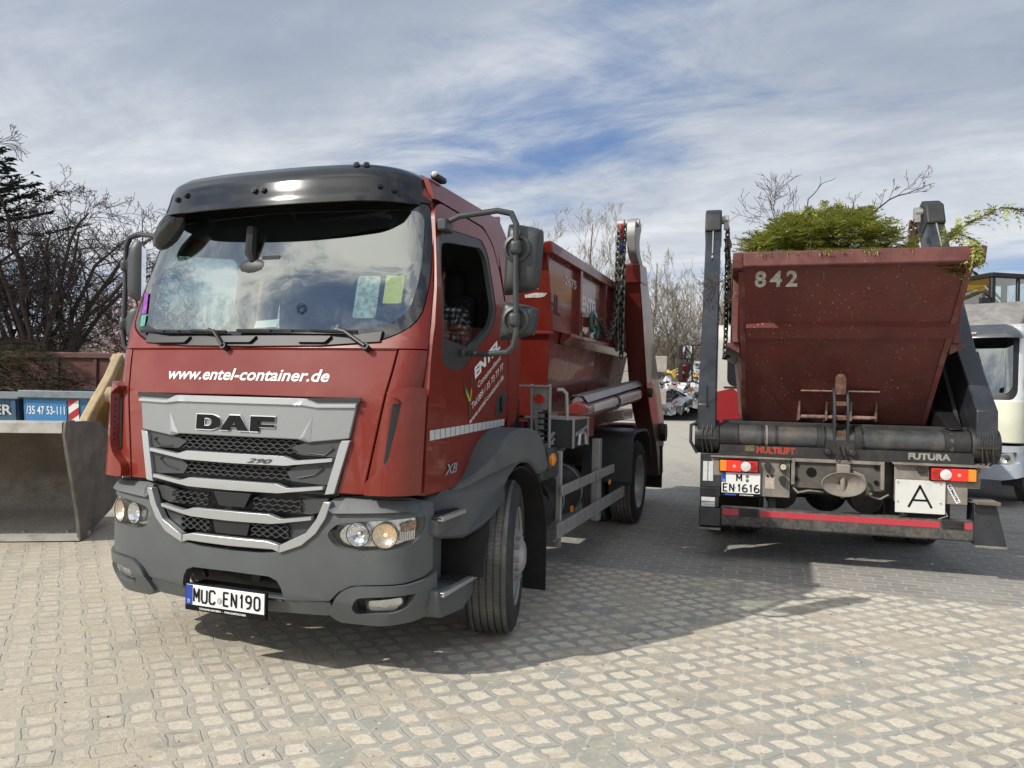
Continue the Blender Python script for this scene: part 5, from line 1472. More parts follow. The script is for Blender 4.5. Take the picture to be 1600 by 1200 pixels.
# arms with hooks and chains
def arm1(sg):
    ar = bpy.data.objects.new('lifting_arm', None); COL.objects.link(ar); ar.parent = T1
    mb = MB()
    f_ = [(4.02, 3.02), (4.10, 2.82), (4.30, 2.45), (4.72, 1.56), (5.0, 1.25), (5.45, 0.9), (5.9, 0.70), (6.15, 0.78), (6.22, 1.0), (6.0, 1.30), (5.35, 1.95), (4.90, 2.55), (4.50, 3.02)]
    mb.prism(f_, 'x', sg * 0.975, sg * 1.20)
    mb.build('arm_beam', M_redf, ar, bevel=0.012)
    mb = MB(); mb.prism([(3.99, 3.0), (4.06, 2.80), (4.5, 2.82), (4.42, 3.03)], 'x', sg * 0.955, sg * 1.215); mb.build('arm_collar', M_redf, ar, bevel=0.008)
    mb = MB()
    hk = rnd([(4.12, 3.0), (3.88, 3.12), (3.80, 3.32), (3.83, 3.47), (3.98, 3.53), (4.14, 3.50), (4.20, 3.42), (4.10, 3.34), (4.08, 3.2), (4.20, 3.1), (4.36, 3.02)], 0.05, 4)
    mb.prism(hk, 'x', sg * 1.09, sg * 1.19)
    mb.build('arm_head', M_galv, ar, bevel=0.012)
    mb = MB(); mb.cyl((sg * 0.97, 3.9, 3.45), (sg * 1.22, 3.9, 3.45), 0.045, 16); mb.lathe([(0.02, 0), (0.055, 0), (0.055, 0.05), (0.02, 0.05)], (sg * 1.0, 3.88, 3.44), (sg, 0, 0), 18); mb.build('chain_pin', M_galv, ar)
    mb = MB()
    mb.cyl((sg * 0.98, 5.95, 0.98), (sg * 1.26, 5.95, 0.98), 0.12, 20); mb.cyl((sg * 0.98, 4.85, 1.53), (sg * 1.24, 4.85, 1.53), 0.06, 16)
    mb.build('arm_pivot', M_chassis, ar)
    hx = sg * 1.03
    mb = MB()
    chain(mb, [(hx, 3.86, 3.42), (hx, 3.84, 3.1), (hx, 3.82, 2.3)], 0.085, 0.011)
    chain(mb, [(hx + sg * 0.03, 3.88, 3.40), (hx + sg * 0.02, 3.84, 3.0), (hx + sg * 0.02, 3.86, 1.98)], 0.085, 0.011)
    chain(mb, [(hx - sg * 0.02, 3.80, 3.38), (hx - sg * 0.03, 3.74, 2.9), (hx - sg * 0.02, 3.72, 2.05)], 0.085, 0.011)
    chain(mb, [(hx + sg * 0.05, 3.80, 2.95), (hx + sg * 0.04, 3.78, 2.9), (hx + sg * 0.05, 3.70, 1.93)], 0.085, 0.011)
    chain(mb, [(hx - sg * 0.01, 3.70, 2.5), (hx + sg * 0.0, 3.66, 2.2), (hx + sg * 0.02, 3.62, 2.0)], 0.085, 0.011)
    y0 = 3.72
    pts = [(hx, y0, 2.72)]
    for t in [i / 8 for i in range(1, 9)]:
        pts.append((hx + sg * 0.02, y0 + (2.80 - y0) * t, 2.72 + (2.26 - 2.72) * t - 0.42 * math.sin(math.pi * min(1, t)) * (0.65 + 0.35 * t)))
    chain(mb, pts, 0.085, 0.011)
    mb.build('lifting_chain', M_chain, ar)
    mb = MB()
    for k, (dy, dz) in enumerate(((0, 0), (0.05, 0.06), (-0.04, 0.08))):
        c = Vector((hx, 3.84 + dy, 3.30 + dz)); mb.ball(c, 0.045, 10, 6, (0.6, 0.8, 1.2))
    mb.build('chain_coupling', mat('coupling red', (0.32, 0.02, 0.02), 0.5), ar)
    mb = MB(); mb.ball((hx, 3.83, 3.17), 0.05, 10, 6, (0.6, 0.8, 1.4)); mb.build('chain_coupling', mat('coupling blue', (0.02, 0.035, 0.16), 0.5), ar)
    # shackle on the skip lug
    mb = MB()
    c = Vector((hx - sg * 0.01, 2.60, 2.22)); 
    mb.tube([c + Vector((0, 0.07 * math.cos(a), 0.085 * math.sin(a))) for a in [R(20 + 20 * i) for i in range(15)]], 0.020, 8)
    c2 = c + Vector((0, 0.16, -0.08)); mb.tube([c2 + Vector((0, 0.06 * math.cos(a), 0.06 * math.sin(a))) for a in [R(-150 + 22 * i) for i in range(14)]], 0.018, 8)
    mb.build('shackle', mat('shackle green', (0.02, 0.10, 0.10), 0.45), ar)
arm1(1); arm1(-1)
# tail of the chassis
mb = MB(); mb.box(-1.15, 1.15, 6.05, 6.13, 0.42, 0.54); mb.build('rear_bumper', M_chassis, T1, bevel=0.01)
mb = MB(); mb.cyl((-1.0, 5.95, 1.0), (1.0, 5.95, 1.0), 0.10, 18); mb.build('arm_shaft', M_redf, T1)

# ------------------------------------------------------------------ skip builder
def make_skip(name, label, loc, rz, L0, prm, mats):
    """prm: dict with rim/ridge/bottom stations. local y along the skip, ends slope"""
    p = prm
    S = thing(name, label, 'skip', loc, rz, 'skips carried by the two trucks')
    body = MB()
    w1, w2, w3 = p['wt'], p['wm'], p['wb']        # half widths: upper wall, at ledge, bottom
    zt, zm, zb = p['zt'], p['zm'], p['zb']
    # outline of end planes: (y at z)
    def ya(z): return lerp_tab([(zb, p['ya_b']), (zt, p['ya_t'])], z)      # near end
    def yb(z): return lerp_tab([(zb, p['yb_b']), (zt, p['yb_t'])], z)      # far end
    def shellf(o):
        ring = []
        for z, w in ((zt, w1), (zm, w1), (zm - 0.002, w2), (zb, w3)):
            ring.append([(w - o, ya(z) + o, z), (w - o, yb(z) - o, z), (-w + o, yb(z) - o, z), (-w + o, ya(z) + o, z)])
        return ring
    ro, ri = shellf(0), shellf(0.02)
    for rg, inv_ in ((ro, False), (ri, True)):
        vs = [q for r__ in rg for q in r__]
        fs = []
        for j in range(3):
            for i in range(4): fs.append((j * 4 + i, j * 4 + (i + 1) % 4, (j + 1) * 4 + (i + 1) % 4, (j + 1) * 4 + i))
        fs.append((12, 13, 14, 15))
        body.add(vs, fs)
    body.build('skip_body', mats[0], S, bevel=0.006)
    # rim flange around the top
    rim = MB(); rw, rh = p['rimw'], p['rimh']
    A_, Bf = ya(zt), yb(zt)
    for sg in (-1, 1):
        rim.prism([(A_ - rw * 0.3, zt - rh), (A_ - rw, zt - rh * 0.15), (A_ - rw, zt), (Bf + rw, zt), (Bf + rw, zt - rh * 0.15), (Bf + rw * 0.3, zt - rh)], 'x', sg * (w1 - 0.03), sg * (w1 + rw))
    rim.prism([(A_ + 0.02, zt), (A_ - rw - 0.004, zt), (A_ - rw - 0.010, zt - rh * 0.9), (A_ - rw + 0.01, zt - rh), (A_ + 0.03, zt - rh)], 'x', -w1 + 0.028, w1 - 0.028)
    rim.prism([(Bf - 0.02, zt), (Bf + rw - 0.004, zt), (Bf + rw - 0.01, zt - rh), (Bf - 0.02, zt - rh)], 'x', -w1 + 0.028, w1 - 0.028)
    rim.build('skip_rim', mats[1], S, bevel=0.008)
    # ledges along both sides
    for sg in (-1, 1):
        lg_ = MB()
        lg_.prism([(w1 * sg - sg * 0.02, zm + 0.0), (sg * (w1 + p['ledge']), zm + 0.0), (sg * (w1 + p['ledge']), zm - 0.035), (sg * w2, zm - 0.10)], 'y', ya(zm) + p['lg0'], yb(zm) - p['lg1'])
        lg_.build('side_ledge', mats[1], S, bevel=0.004)
        for (yy, tw) in p['posts']:
            ps = MB()
            ps.box(*sorted((sg * (w1 - 0.01), sg * (w1 + 0.045))), yy, yy + tw, zm, zt - rh + 0.01)
            ps.build('side_rib', mats[1], S, bevel=0.004)
    return S, ya, yb

K1 = dict(wt=0.93, wm=0.90, wb=0.80, zt=2.775, zm=2.06, zb=1.31, ya_t=1.36, ya_b=1.83, yb_t=5.25, yb_b=4.75, rimw=0.055, rimh=0.095, ledge=0.075, lg0=0.30, lg1=0.35,
          posts=[(2.30, 0.08), (3.35, 0.07), (4.3, 0.07)])
sk1, ya1, yb1 = make_skip('skip', 'dark red skip numbered 2675 loaded behind the red cab of the truck facing us', (-1.073, 5.268, 0), -TH1, 0, K1, [M_skip, M_skip])
def s1f(y, z, o=0.0): return (0.93 + o, y, z)
lettering('2675', lambda x, z: s1f(1.90 + x, 2.495 + z + x * 0.0, 0.003), 0.40, 0.085, M_whited, sk1, bold=0.03)
lettering('HL', lambda x, z: s1f(1.47 + x, 2.20 + z, 0.003), 0.30, 0.17, mat('faded dark lettering', (0.05, 0.012, 0.010), 0.5), sk1, bold=0.01)
mb = MB(); mb.add([s1f(y, z, 0.003) for y, z in ((2.44, 2.64), (3.20, 2.64), (3.20, 2.09), (2.44, 2.09))], [(0, 1, 2, 3)])
lp = mb.build('name_panel', mat('glossy panel', (0.20, 0.10, 0.08), 0.25, coat=0.5, dirt=0.5, dirt_col=(0.12, 0.05, 0.04), dscale=3), sk1, smooth=False)
lettering('ENTEL', lambda x, z: s1f(2.50 + x, 2.32 + z, 0.005), 0.62, 0.155, M_white, lp, bold=0.05, shear=-0.05)
lettering('35 73 77 77', lambda x, z: s1f(2.52 + x, 2.17 + z, 0.005), 0.60, 0.075, M_whited, lp, bold=0.02)
# marks on the front wall of the skip
mb = MB()
def ff(x, z, o=0.004):
    return (x, ya1(z) - o, z)
mb.add([ff(x, z) for x, z in ((0.70, 2.36), (0.80, 2.375), (0.90, 2.37), (0.88, 2.345), (0.84, 2.335), (0.70, 2.335))], [tuple(range(6))])
mb.add([ff(x, z) for x, z in ((0.50, 2.0), (0.512, 2.0), (0.60, 2.16), (0.588, 2.16))], [(0, 1, 2, 3)])
mb.build('lettering', M_whited, sk1, smooth=False)
mb = MB(); mb.box(-0.93, 0.93, ya1(2.04) - 0.03, ya1(2.04) + 0.01, 2.03, 2.055); mb.build('front_seam', M_skip, sk1, bevel=0.004)
mb = MB(); mb.obox(Vector((0.97, 2.60, 2.22)), (0.07, 0.09, 0.09), (0, 0, 0)); mb.cyl((0.93, 2.60, 2.22), (1.05, 2.60, 2.22), 0.022, 12); mb.build('chain_lug', M_skip, sk1)
mb = MB(); mb.obox(Vector((-0.97, 2.60, 2.22)), (0.07, 0.09, 0.09), (0, 0, 0)); mb.cyl((-0.93, 2.60, 2.22), (-1.05, 2.60, 2.22), 0.022, 12); mb.build('chain_lug', M_skip, sk1)

# ================================================================== second skip loader, seen from behind (right)
TH2 = R(15.7)
T2 = thing('skip_loader_truck', 'skip loader truck seen from behind with dark arms, red taped bar and A board', 'truck',
           (2.90, 6.65, 0), -TH2, 'skip loader trucks')
# rear under-run bar with tapes
mb = MB()
mb.prism([(0.0, 0.345), (0.0, 0.50), (0.03, 0.515), (0.11, 0.515), (0.11, 0.335), (0.03, 0.335)], 'x', -1.0, 1.06)
bb = mb.build('bumper_bar', mat('gritty bar', (0.055, 0.052, 0.050), 0.7, var=0.5, vscale=30, dirt=0.5, dirt_col=(0.20, 0.175, 0.14), dscale=5, specks=0.8, speck_col=(0.3, 0.29, 0.27), sscale=90, bump=0.6, bscale=60), T2, bevel=0.01)
mb = MB()
for x0, x1 in ((-0.985, -0.845), (-0.655, 0.80), (0.955, 1.045)):
    n_ = 1
    for k in range(n_):
        a = x0 + (x1 - x0) * k / n_; b_ = x0 + (x1 - x0) * (k + 1) / n_
        mb.add([(a, -0.003, 0.443), (b_, -0.003, 0.443), (b_, -0.003, 0.498), (a, -0.003, 0.498)], [(0, 1, 2, 3)])
mb.build('red_tape', M_redtape, bb, smooth=False)
mb = MB()
for x0 in (-0.84, 0.815):
    for i in range(9):
        for j in range(2):
            mb.cyl((x0 + 0.014 + i * 0.018, -0.004, 0.455 + j * 0.03), (x0 + 0.014 + i * 0.018, -0.012, 0.455 + j * 0.03), 0.006, 6)
    mb.box(x0, x0 + 0.17, -0.004, 0.0, 0.435, 0.51)
mb.build('grip_pad', M_chassis, bb)
mb = MB()
for x in (-0.55, 0.55): mb.prism([(0.1, 0.34), (0.1, 0.50), (0.3, 0.9), (0.42, 0.9), (0.2, 0.36)], 'x', x - 0.03, x + 0.03)
mb.build('bumper_bracket', M_chassis, bb)
# left and right end steps
mb = MB(); mb.box(-1.195, -1.005, -0.02, 0.34, 0.335, 0.50)
mb.build('corner_box', M_dsteel, T2, bevel=0.006)
mb = MB(); mb.box(-1.20, -1.0, -0.03, 0.34, 0.300, 0.318); mb.build('step_lip', M_dusty, T2, bevel=0.003)
mb = MB(); mb.box(-1.19, -1.02, 0.0, 0.30, 0.502, 0.685); mb.build('corner_post', M_dsteel, T2, bevel=0.006)
mb = MB()
for j in range(5):
    mb.box(-1.185, -1.012, -0.012, 0.02, 0.615 + 0.014 * j, 0.621 + 0.014 * j)
mb.box(-1.19, -1.01, -0.006, 0.10, 0.605, 0.69)
mb.build('grip_tread', M_chassis, T2)
mb = MB()
mb.box(-1.175, -1.055, -0.006, -0.001, 0.508, 0.548); mb.box(-1.175, -1.055, -0.006, -0.001, 0.556, 0.595); mb.build('reflective_marker', M_reflect, T2)
mb = MB(); mb.box(-1.165, -1.125, -0.01, -0.004, 0.745, 0.925); mb.box(-1.118, -1.075, -0.01, -0.004, 0.745, 0.925); mb.build('reflective_marker', M_reflect, T2)
mb = MB(); mb.box(-1.19, -0.985, -0.003, 0.30, 0.69, 1.0); mb.build('corner_post', M_dsteel, T2, bevel=0.006)
# right step: chequered shelf over a long plate
mb = MB(); mb.prism([(-0.01, 0.32), (0.0, 0.66), (0.20, 0.66), (0.22, 0.32)], 'x', 1.055, 1.30)
mb.v = [((x - (0.075 * (z - 0.32) / 0.34 if x > 1.1 else 0.0)), y, z) for x, y, z in mb.v]
mb.build('side_step', M_dsteel, T2, bevel=0.006)
mb = MB(); mb.box(1.05, 1.235, -0.06, 0.2, 0.672, 0.690)
for i in range(14):
    mb.box(1.055 + i * 0.013, 1.060 + i * 0.013, -0.066, -0.058, 0.665, 0.696)
mb.build('step_shelf', M_dusty, T2)
mb = MB(); mb.box(1.062, 1.30, -0.03, -0.006, 0.300, 0.320); mb.build('step_lip', M_dusty, T2, bevel=0.003)
mb = MB(); mb.box(1.065, 1.205, -0.028, -0.002, 0.60, 0.655); mb.build('step_recess', M_black, T2)
# plates either side with lamps
mb = MB(); mb.box(-0.985, -0.41, 0.0, 0.012, 0.628, 0.965); mb.box(-1.09, -0.985, -0.004, 0.008, 0.80, 0.97)
lpn = mb.build('lamp_panel', M_dusty, T2, bevel=0.003)
mb = MB(); mb.prism([(-0.035, 0.968), (-0.035, 0.975), (0.10, 1.0), (0.10, 0.99)], 'x', -1.10, -0.405); mb.build('panel_flap', M_dusty, lpn, bevel=0.002)
mb = MB(); mb.box(0.44, 1.005, 0.0, 0.012, 0.650, 0.985); mb.box(1.0, 1.10, 0.0, 0.012, 0.79, 0.985)
rpn = mb.build('lamp_panel', M_dusty, T2, bevel=0.003)
mb = MB(); mb.prism([(-0.05, 0.972), (-0.05, 0.979), (0.10, 1.005), (0.10, 0.995)], 'x', 0.42, 1.16); mb.build('panel_flap', M_dusty, rpn, bevel=0.002)
def tail(x0, x1, z0, z1, flip):
    tl = bpy.data.objects.new('tail_lamp', None); COL.objects.link(tl); tl.parent = T2; tl.location = (x0, -0.045, z0)
    w, h = x1 - x0, z1 - z0
    def seg_(a, b_, m_, nm, bulge=0.010):
        if flip: a, b_ = 1 - b_, 1 - a
        mb = MB(); N_ = 6
        def fn(u, v, o):
            t = a + (b_ - a) * u
            return (t * w, 0.004 - bulge - o, v * h)
        mb.prism(rnd([(a * w, 0), (b_ * w, 0), (b_ * w, h), (a * w, h)], 0.008, 3), 'y', -bulge, 0.03)
        return mb.build(nm, m_, tl, bevel=0.005, seg=2)
    mb = MB(); mb.box(-0.006, w + 0.006, 0.012, 0.045, -0.006, h + 0.006); mb.build('lamp_housing', M_ink, tl)
    seg_(0.0, 0.18, M_orange, 'indicator_lens'); seg_(0.18, 0.56, M_redlit, 'brake_lens'); seg_(0.56, 0.72, M_redlens, 'fog_lens'); seg_(0.72, 1.0, M_redlens, 'rear_lens', 0.008)
    cx = (0.68 if not flip else 0.32) * w
    mb = MB(); mb.lathe([(0.001, 0.006), (0.030, 0.003), (0.044, 0.0)], (cx, -0.0135, h * 0.5), (0, -1, 0), 22); mb.build('reverse_lens', M_clearlens, tl)
    cx = (0.86 if not flip else 0.14) * w
    mb = MB()
    for rr in (0.036, 0.024, 0.012): mb.tube([(cx + rr * math.cos(a), -0.011, h * 0.5 + rr * math.sin(a)) for a in [2 * math.pi * k / 20 for k in range(21)]], 0.002, 4, caps=False)
    mb.build('lens_ring', mat('dark red', (0.25, 0.008, 0.008), 0.2), tl)
    cx = (0.38 if not flip else 0.62) * w
    mb = MB(); mb.ball((cx, -0.012, h * 0.5), 0.014, 10, 6, (1, 0.3, 1)); mb.build('lamp_glow', mat('glow', (0.8, 0.1, 0.05), 0.3, emit=(1, 0.25, 0.12), estr=1.6), tl)
tail(-1.015, -0.685, 0.845, 0.945, False)
tail(0.715, 1.055, 0.852, 0.955, True)
# sockets on the left panel
mb = MB()
for (x, z, r_) in ((-0.60, 0.905, 0.032), (-0.47, 0.905, 0.036), (-0.47, 0.79, 0.034)):
    mb.cyl((x, 0.0, z), (x, -0.035, z), r_, 16); mb.obox(Vector((x, -0.02, z - r_ - 0.004)), (0.05, 0.04, 0.016), (0, 0.5, 0))
mb.build('socket', M_chassis, lpn)
mb = MB()
mb.cyl((-0.47, -0.036, 0.905), (-0.47, -0.044, 0.905), 0.027, 8); mb.build('socket_cap', mat('cream cap', (0.45, 0.42, 0.30), 0.5), lpn)
mb = MB(); mb.add([(-0.62, -0.003, 0.70), (-0.54, -0.003, 0.70), (-0.54, -0.003, 0.81), (-0.62, -0.003, 0.81)], [(0, 1, 2, 3)]); mb.build('warning_sticker', mat('faded sticker', (0.42, 0.36, 0.32), 0.6, var=0.3, vscale=80), lpn)
mb = MB()
for x, z in ((-0.60, 0.815), (-0.565, 0.815)): mb.cyl((x, 0, z), (x, -0.012, z), 0.010, 8)
mb.build('panel_bolt', M_ink, lpn)
mb = MB(); mb.box(0.62, 0.68, -0.03, 0.0, 0.905, 0.945); mb.build('plate_lamp', M_chassis, rpn, bevel=0.004)
# rear number plate
np_ = bpy.data.objects.new('number_plate', None); COL.objects.link(np_); np_.parent = T2; np_.location = (0, -0.012, 0)
mb = MB(); mb.box(-1.005, -0.655, -0.006, 0.008, 0.618, 0.838); mb.build('plate_holder', M_ink, np_, bevel=0.003)
mb = MB(); mb.box(-0.998, -0.662, -0.010, -0.005, 0.648, 0.834); mb.build('plate', M_plate, np_, bevel=0.002)
mb = MB(); mb.box(-0.997, -0.962, -0.0125, -0.009, 0.745, 0.833); mb.build('plate_band', M_eu, np_)
def p2(x0, z0, y=-0.0125): return lambda x, z: (x0 + x, y, z0 + z)
plate_text('M', -0.872, 0.752, 0.052, 0.074, 0.008, -0.0128, np_, 0.0115)
plate_text('EN', -0.988, 0.657, 0.046, 0.078, 0.010, -0.0128, np_, 0.0115)
plate_text('1616', -0.862, 0.657, 0.052, 0.078, 0.009, -0.0128, np_, 0.0115)
lettering('D', p2(-0.986, 0.752, -0.0135), 0.014, 0.018, M_white, np_)
mb = MB(); mb.box(-0.883, -0.875, -0.0125, -0.010, 0.692, 0.700)
mb.lathe([(0.015, 0), (0.014, 0.002), (0.0004, 0.002)], (-0.775, -0.0105, 0.802), (0, -1, 0), 16); mb.lathe([(0.015, 0), (0.014, 0.002), (0.0004, 0.002)], (-0.775, -0.0105, 0.765), (0, -1, 0), 16); mb.build('plate_seal', mat('dark seal', (0.12, 0.13, 0.13), 0.5, var=0.6, vscale=90), np_)
mb = MB(); mb.box(-0.97, -0.87, -0.0075, -0.006, 0.625, 0.640); mb.build('holder_badge', mat('badge blue', (0.03, 0.08, 0.3), 0.5), np_)
mb = MB(); mb.box(-0.84, -0.72, -0.0075, -0.006, 0.628, 0.637); mb.build('holder_badge', M_whited, np_)
# A board
ab = bpy.data.objects.new('a_board', None); COL.objects.link(ab); ab.parent = T2; ab.location = (0, -0.02, 0)
mb = MB(); mb.box(0.445, 0.832, -0.004, 0.006, 0.560, 0.842); mb.build('board', mat('speckled white board', (0.62, 0.62, 0.59), 0.5, specks=0.9, speck_col=(0.10, 0.09, 0.08), sscale=55, dirt=0.35, dirt_col=(0.35, 0.33, 0.29)), ab, bevel=0.004)
mb = MB()
def stroke(p, q, w):
    p = Vector((p[0], p[1])); q = Vector((q[0], q[1])); d_ = (q - p).normalized(); n_ = Vector((-d_.y, d_.x)) * w / 2
    mb.add([(a.x, -0.0065, a.y) for a in (p - n_, q - n_, q + n_, p + n_)], [(0, 1, 2, 3)])
stroke((0.548, 0.610), (0.640, 0.800), 0.018); stroke((0.632, 0.800), (0.728, 0.610), 0.018); 
mb.add([(a, -0.0068, b_) for a, b_ in ((0.575, 0.664), (0.70, 0.664), (0.70, 0.680), (0.575, 0.680))], [(0, 1, 2, 3)])
mb.build('lettering', M_ink, ab, smooth=False)
mb = MB()
for x, z in ((0.465, 0.82), (0.795, 0.82), (0.465, 0.655), (0.795, 0.655)): mb.cyl((x, 0, z), (x, -0.010, z), 0.007, 8)
mb.build('board_bolt', M_galv, ab)
# slanted sticker
mb = MB()
SA = R(-63)
def stf(u, v, y=-0.003):
    return (0.852 + u * math.cos(SA) - v * math.sin(SA), y, 0.806 + u * math.sin(SA) + v * math.cos(SA))
mb.add([stf(-0.005, -0.008), stf(0.165, -0.008), stf(0.165, 0.030), stf(-0.005, 0.030)], [(0, 1, 2, 3)])
so = mb.build('sticker', M_plate, rpn, smooth=False)
lettering('KOMATSU', lambda x, z: stf(0.004 + x, 0.0005 + z, -0.0045), 0.150, 0.021, mat('sticker ink', (0.02, 0.025, 0.09), 0.5), so, bold=0.05)
# centre cross member with towing coupling
mb = MB()
mb.box(-0.39, 0.36, 0.02, 0.05, 0.72, 0.985)
cm = mb.build('cross_member', mat('dusty dark plate', (0.075, 0.068, 0.058), 0.7, dirt=0.6, dirt_col=(0.15, 0.13, 0.105), dscale=6), T2, bevel=0.006)
mb = MB(); mb.box(-0.40, 0.36, -0.01, 0.03, 0.955, 0.985); mb.box(0.33, 0.36, -0.015, 0.03, 0.74, 0.985); mb.box(-0.40, -0.37, -0.015, 0.03, 0.75, 0.985); mb.build('member_flange', M_dusty, cm, bevel=0.004)
mb = MB()
mb.cyl((-0.23, 0.02, 0.865), (-0.23, 0.012, 0.865), 0.042, 22)
for x, z in ((-0.355, 0.93), (-0.355, 0.80), (0.30, 0.93), (0.30, 0.80)): mb.cyl((x, 0.02, z), (x, 0.005, z), 0.020, 12)
mb.build('member_hole', M_ink, cm)
mb = MB(); mb.lathe([(0.012, 0.10), (0.03, 0.08), (0.10, 0.035), (0.165, 0.0), (0.175, -0.02), (0.168, -0.026), (0.155, -0.01), (0.10, 0.022), (0.03, 0.06)], (0.02, -0.10, 0.785), (0, 1, 0), 40)
mb.v = [(0.02 + (x - 0.02) * 1.04, y, 0.785 + (z - 0.785) * (0.62 if z > 0.785 else 0.62)) for x, y, z in mb.v]
tc_ = mb.build('towing_jaw', M_dusty, T2)
mb = MB(); mb.box(-0.03, 0.075, -0.10, 0.02, 0.87, 0.955); mb.cyl((0.02, -0.06, 0.66), (0.02, -0.06, 0.92), 0.022, 12); mb.build('towing_pin', M_dusty, tc_, bevel=0.01)
mb = MB(); mb.tube([(0.10, -0.05, 0.89), (0.18, -0.06, 0.86), (0.205, -0.07, 0.78), (0.215, -0.07, 0.72), (0.25, -0.07, 0.705)], 0.014, 8); mb.build('towing_lever', M_dusty, tc_)
mb = MB()
mb.tube([(0.40, 0.02, 0.70), (0.33, 0.0, 0.66), (0.28, 0.0, 0.67), (0.22, 0.05, 0.70)], 0.008, 6)
mb.tube([(-0.40, 0.05, 0.74), (-0.34, 0.0, 0.68), (-0.25, 0.02, 0.70), (-0.12, 0.06, 0.69)], 0.009, 6)
mb.tube([(0.83, -0.01, 0.60), (0.85, -0.02, 0.55), (0.78, -0.02, 0.52)], 0.005, 5)
mb.build('loose_cable', M_dusty, T2)
# chassis and axle seen underneath
mb = MB()
for sg in (-1, 1): mb.box(*sorted((sg * 0.36, sg * 0.44)), 0.1, 6.4, 0.70, 0.98)
for y in (0.6, 2.2, 3.8, 5.6): mb.box(-0.36, 0.36, y, y + 0.1, 0.72, 0.9)
mb.box(-1.0, 1.0, 0.12, 0.16, 0.66, 0.98)
mb.build('chassis_frame', M_chassis, T2)
mb = MB(); mb.cyl((-0.9, 1.75, 0.50), (0.9, 1.75, 0.50), 0.09, 14); mb.ball((0.1, 1.75, 0.50), 0.23, 16, 10); mb.build('rear_axle', M_chassis, T2)
mb = MB(); mb.lathe([(0.001, 0), (0.13, 0.0), (0.15, 0.02), (0.15, 0.2), (0.12, 0.24), (0.001, 0.24)], (0.28, 0.35, 0.62), (0, 1, 0), 22); mb.lathe([(0.001, 0), (0.13, 0.0), (0.15, 0.02), (0.15, 0.2), (0.12, 0.24), (0.001, 0.24)], (-0.45, 0.5, 0.60), (0, 1, 0), 22); mb.build('brake_chamber', M_chassis, T2)
for sg in (-1, 1):
    mb = MB(); mb.prism(rnd([(1.15, 0.55), (1.18, 1.02), (1.35, 1.10), (2.1, 1.10), (2.35, 0.95), (2.38, 0.6)], [0, .12, .12, .2, .1, 0]) + [(2.34, 0.6), (2.31, 0.93), (2.08, 1.075), (1.37, 1.075), (1.205, 1.0), (1.18, 0.55)], 'x', sg * 0.60, sg * 1.2)
    mb.build('rear_mudguard', M_plastd, T2)
    mb = MB(); mb.box(*sorted((sg * 0.62, sg * 1.16)), 1.1, 1.112, 0.30, 0.70); mb.build('mud_flap', M_liner, T2)
make_wheel('rear_wheel', T2, (1.03, 1.75, 0.485), 0, side=1, front=False, dual=True)
make_wheel('rear_wheel', T2, (-1.03, 1.75, 0.485), 0, side=-1, front=False, dual=True)
make_wheel('front_wheel', T2, (1.05, 5.9, 0.485), 0, side=1)
make_wheel('front_wheel', T2, (-1.05, 5.9, 0.485), 0, side=-1)
# big cross tube and maker's plate
mb = MB()
mb.lathe([(0.105, 0), (0.105, 2.10)], (-1.03, 0.12, 1.155), (1, 0, 0), 36)
tb = mb.build('cross_tube', mat('oily dark tube', (0.045, 0.048, 0.052), 0.40, coat=0.1, var=0.3, dirt=0.75, dirt_col=(0.14, 0.115, 0.085), dscale=3.5, specks=0.4, speck_col=(0.3, 0.28, 0.26), sscale=50, rvar=0.4), T2)
mb = MB()
for x, w_, r_ in ((-1.03, 0.17, 0.122), (-0.185, 0.06, 0.135), (0.12, 0.06, 0.135), (0.83, 0.20, 0.118)):
    mb.lathe([(0.10, 0), (r_, 0.003), (r_, w_ - 0.003), (0.10, w_)], (x, 0.12, 1.155), (1, 0, 0), 36)
for x in (-0.66, -0.54): mb.lathe([(0.10, 0), (0.110, 0.003), (0.110, 0.022), (0.10, 0.025)], (x, 0.12, 1.155), (1, 0, 0), 36)
mb.build('tube_collar', M_chassis, tb)
mb = MB(); mb.lathe([(0.10, 0), (0.118, 0), (0.118, 0.025), (0.10, 0.025)], (0.87, 0.12, 1.155), (1, 0, 0), 36); mb.lathe([(0.10, 0), (0.111, 0.0), (0.111, 0.018), (0.10, 0.018)], (-0.62, 0.12, 1.155), (1, 0, 0), 36); mb.build('dusty_band', M_dusty, tb)
mb = MB(); mb.box(-1.0, 1.03, 0.135, 0.16, 0.99, 1.30); bp = mb.build('back_plate', M_chassis, T2, bevel=0.004)
lettering('MULTILIFT', lambda x, z: (-0.70 + x, 0.005, 0.985 + z + 0.03), 0.33, 0.062, mat('faded red lettering', (0.40, 0.045, 0.02), 0.6, dirt=0.5, dirt_col=(0.08, 0.05, 0.04), dscale=12), bp, bold=0.05)
lettering('FUTURA', lambda x, z: (0.545 + x, 0.005, 1.015 + z), 0.33, 0.058, mat('grimy white lettering', (0.30, 0.29, 0.26), 0.7, dirt=0.8, dirt_col=(0.06, 0.052, 0.042), dscale=14), bp, bold=0.05)
mb = MB(); mb.box(-1.02, 1.05, 0.006, 0.012, 0.985, 1.085); mb.build('name_strip', M_chassis, bp)
mb = MB(); mb.add([(x, 0.003, z) for x, z in ((-0.80, 1.03), (-0.715, 1.03), (-0.715, 1.085), (-0.80, 1.085))], [(0, 1, 2, 3)]); mb.build('maker_badge', mat('badge dull yellow', (0.12, 0.10, 0.05), 0.6, var=0.4, vscale=50), bp)
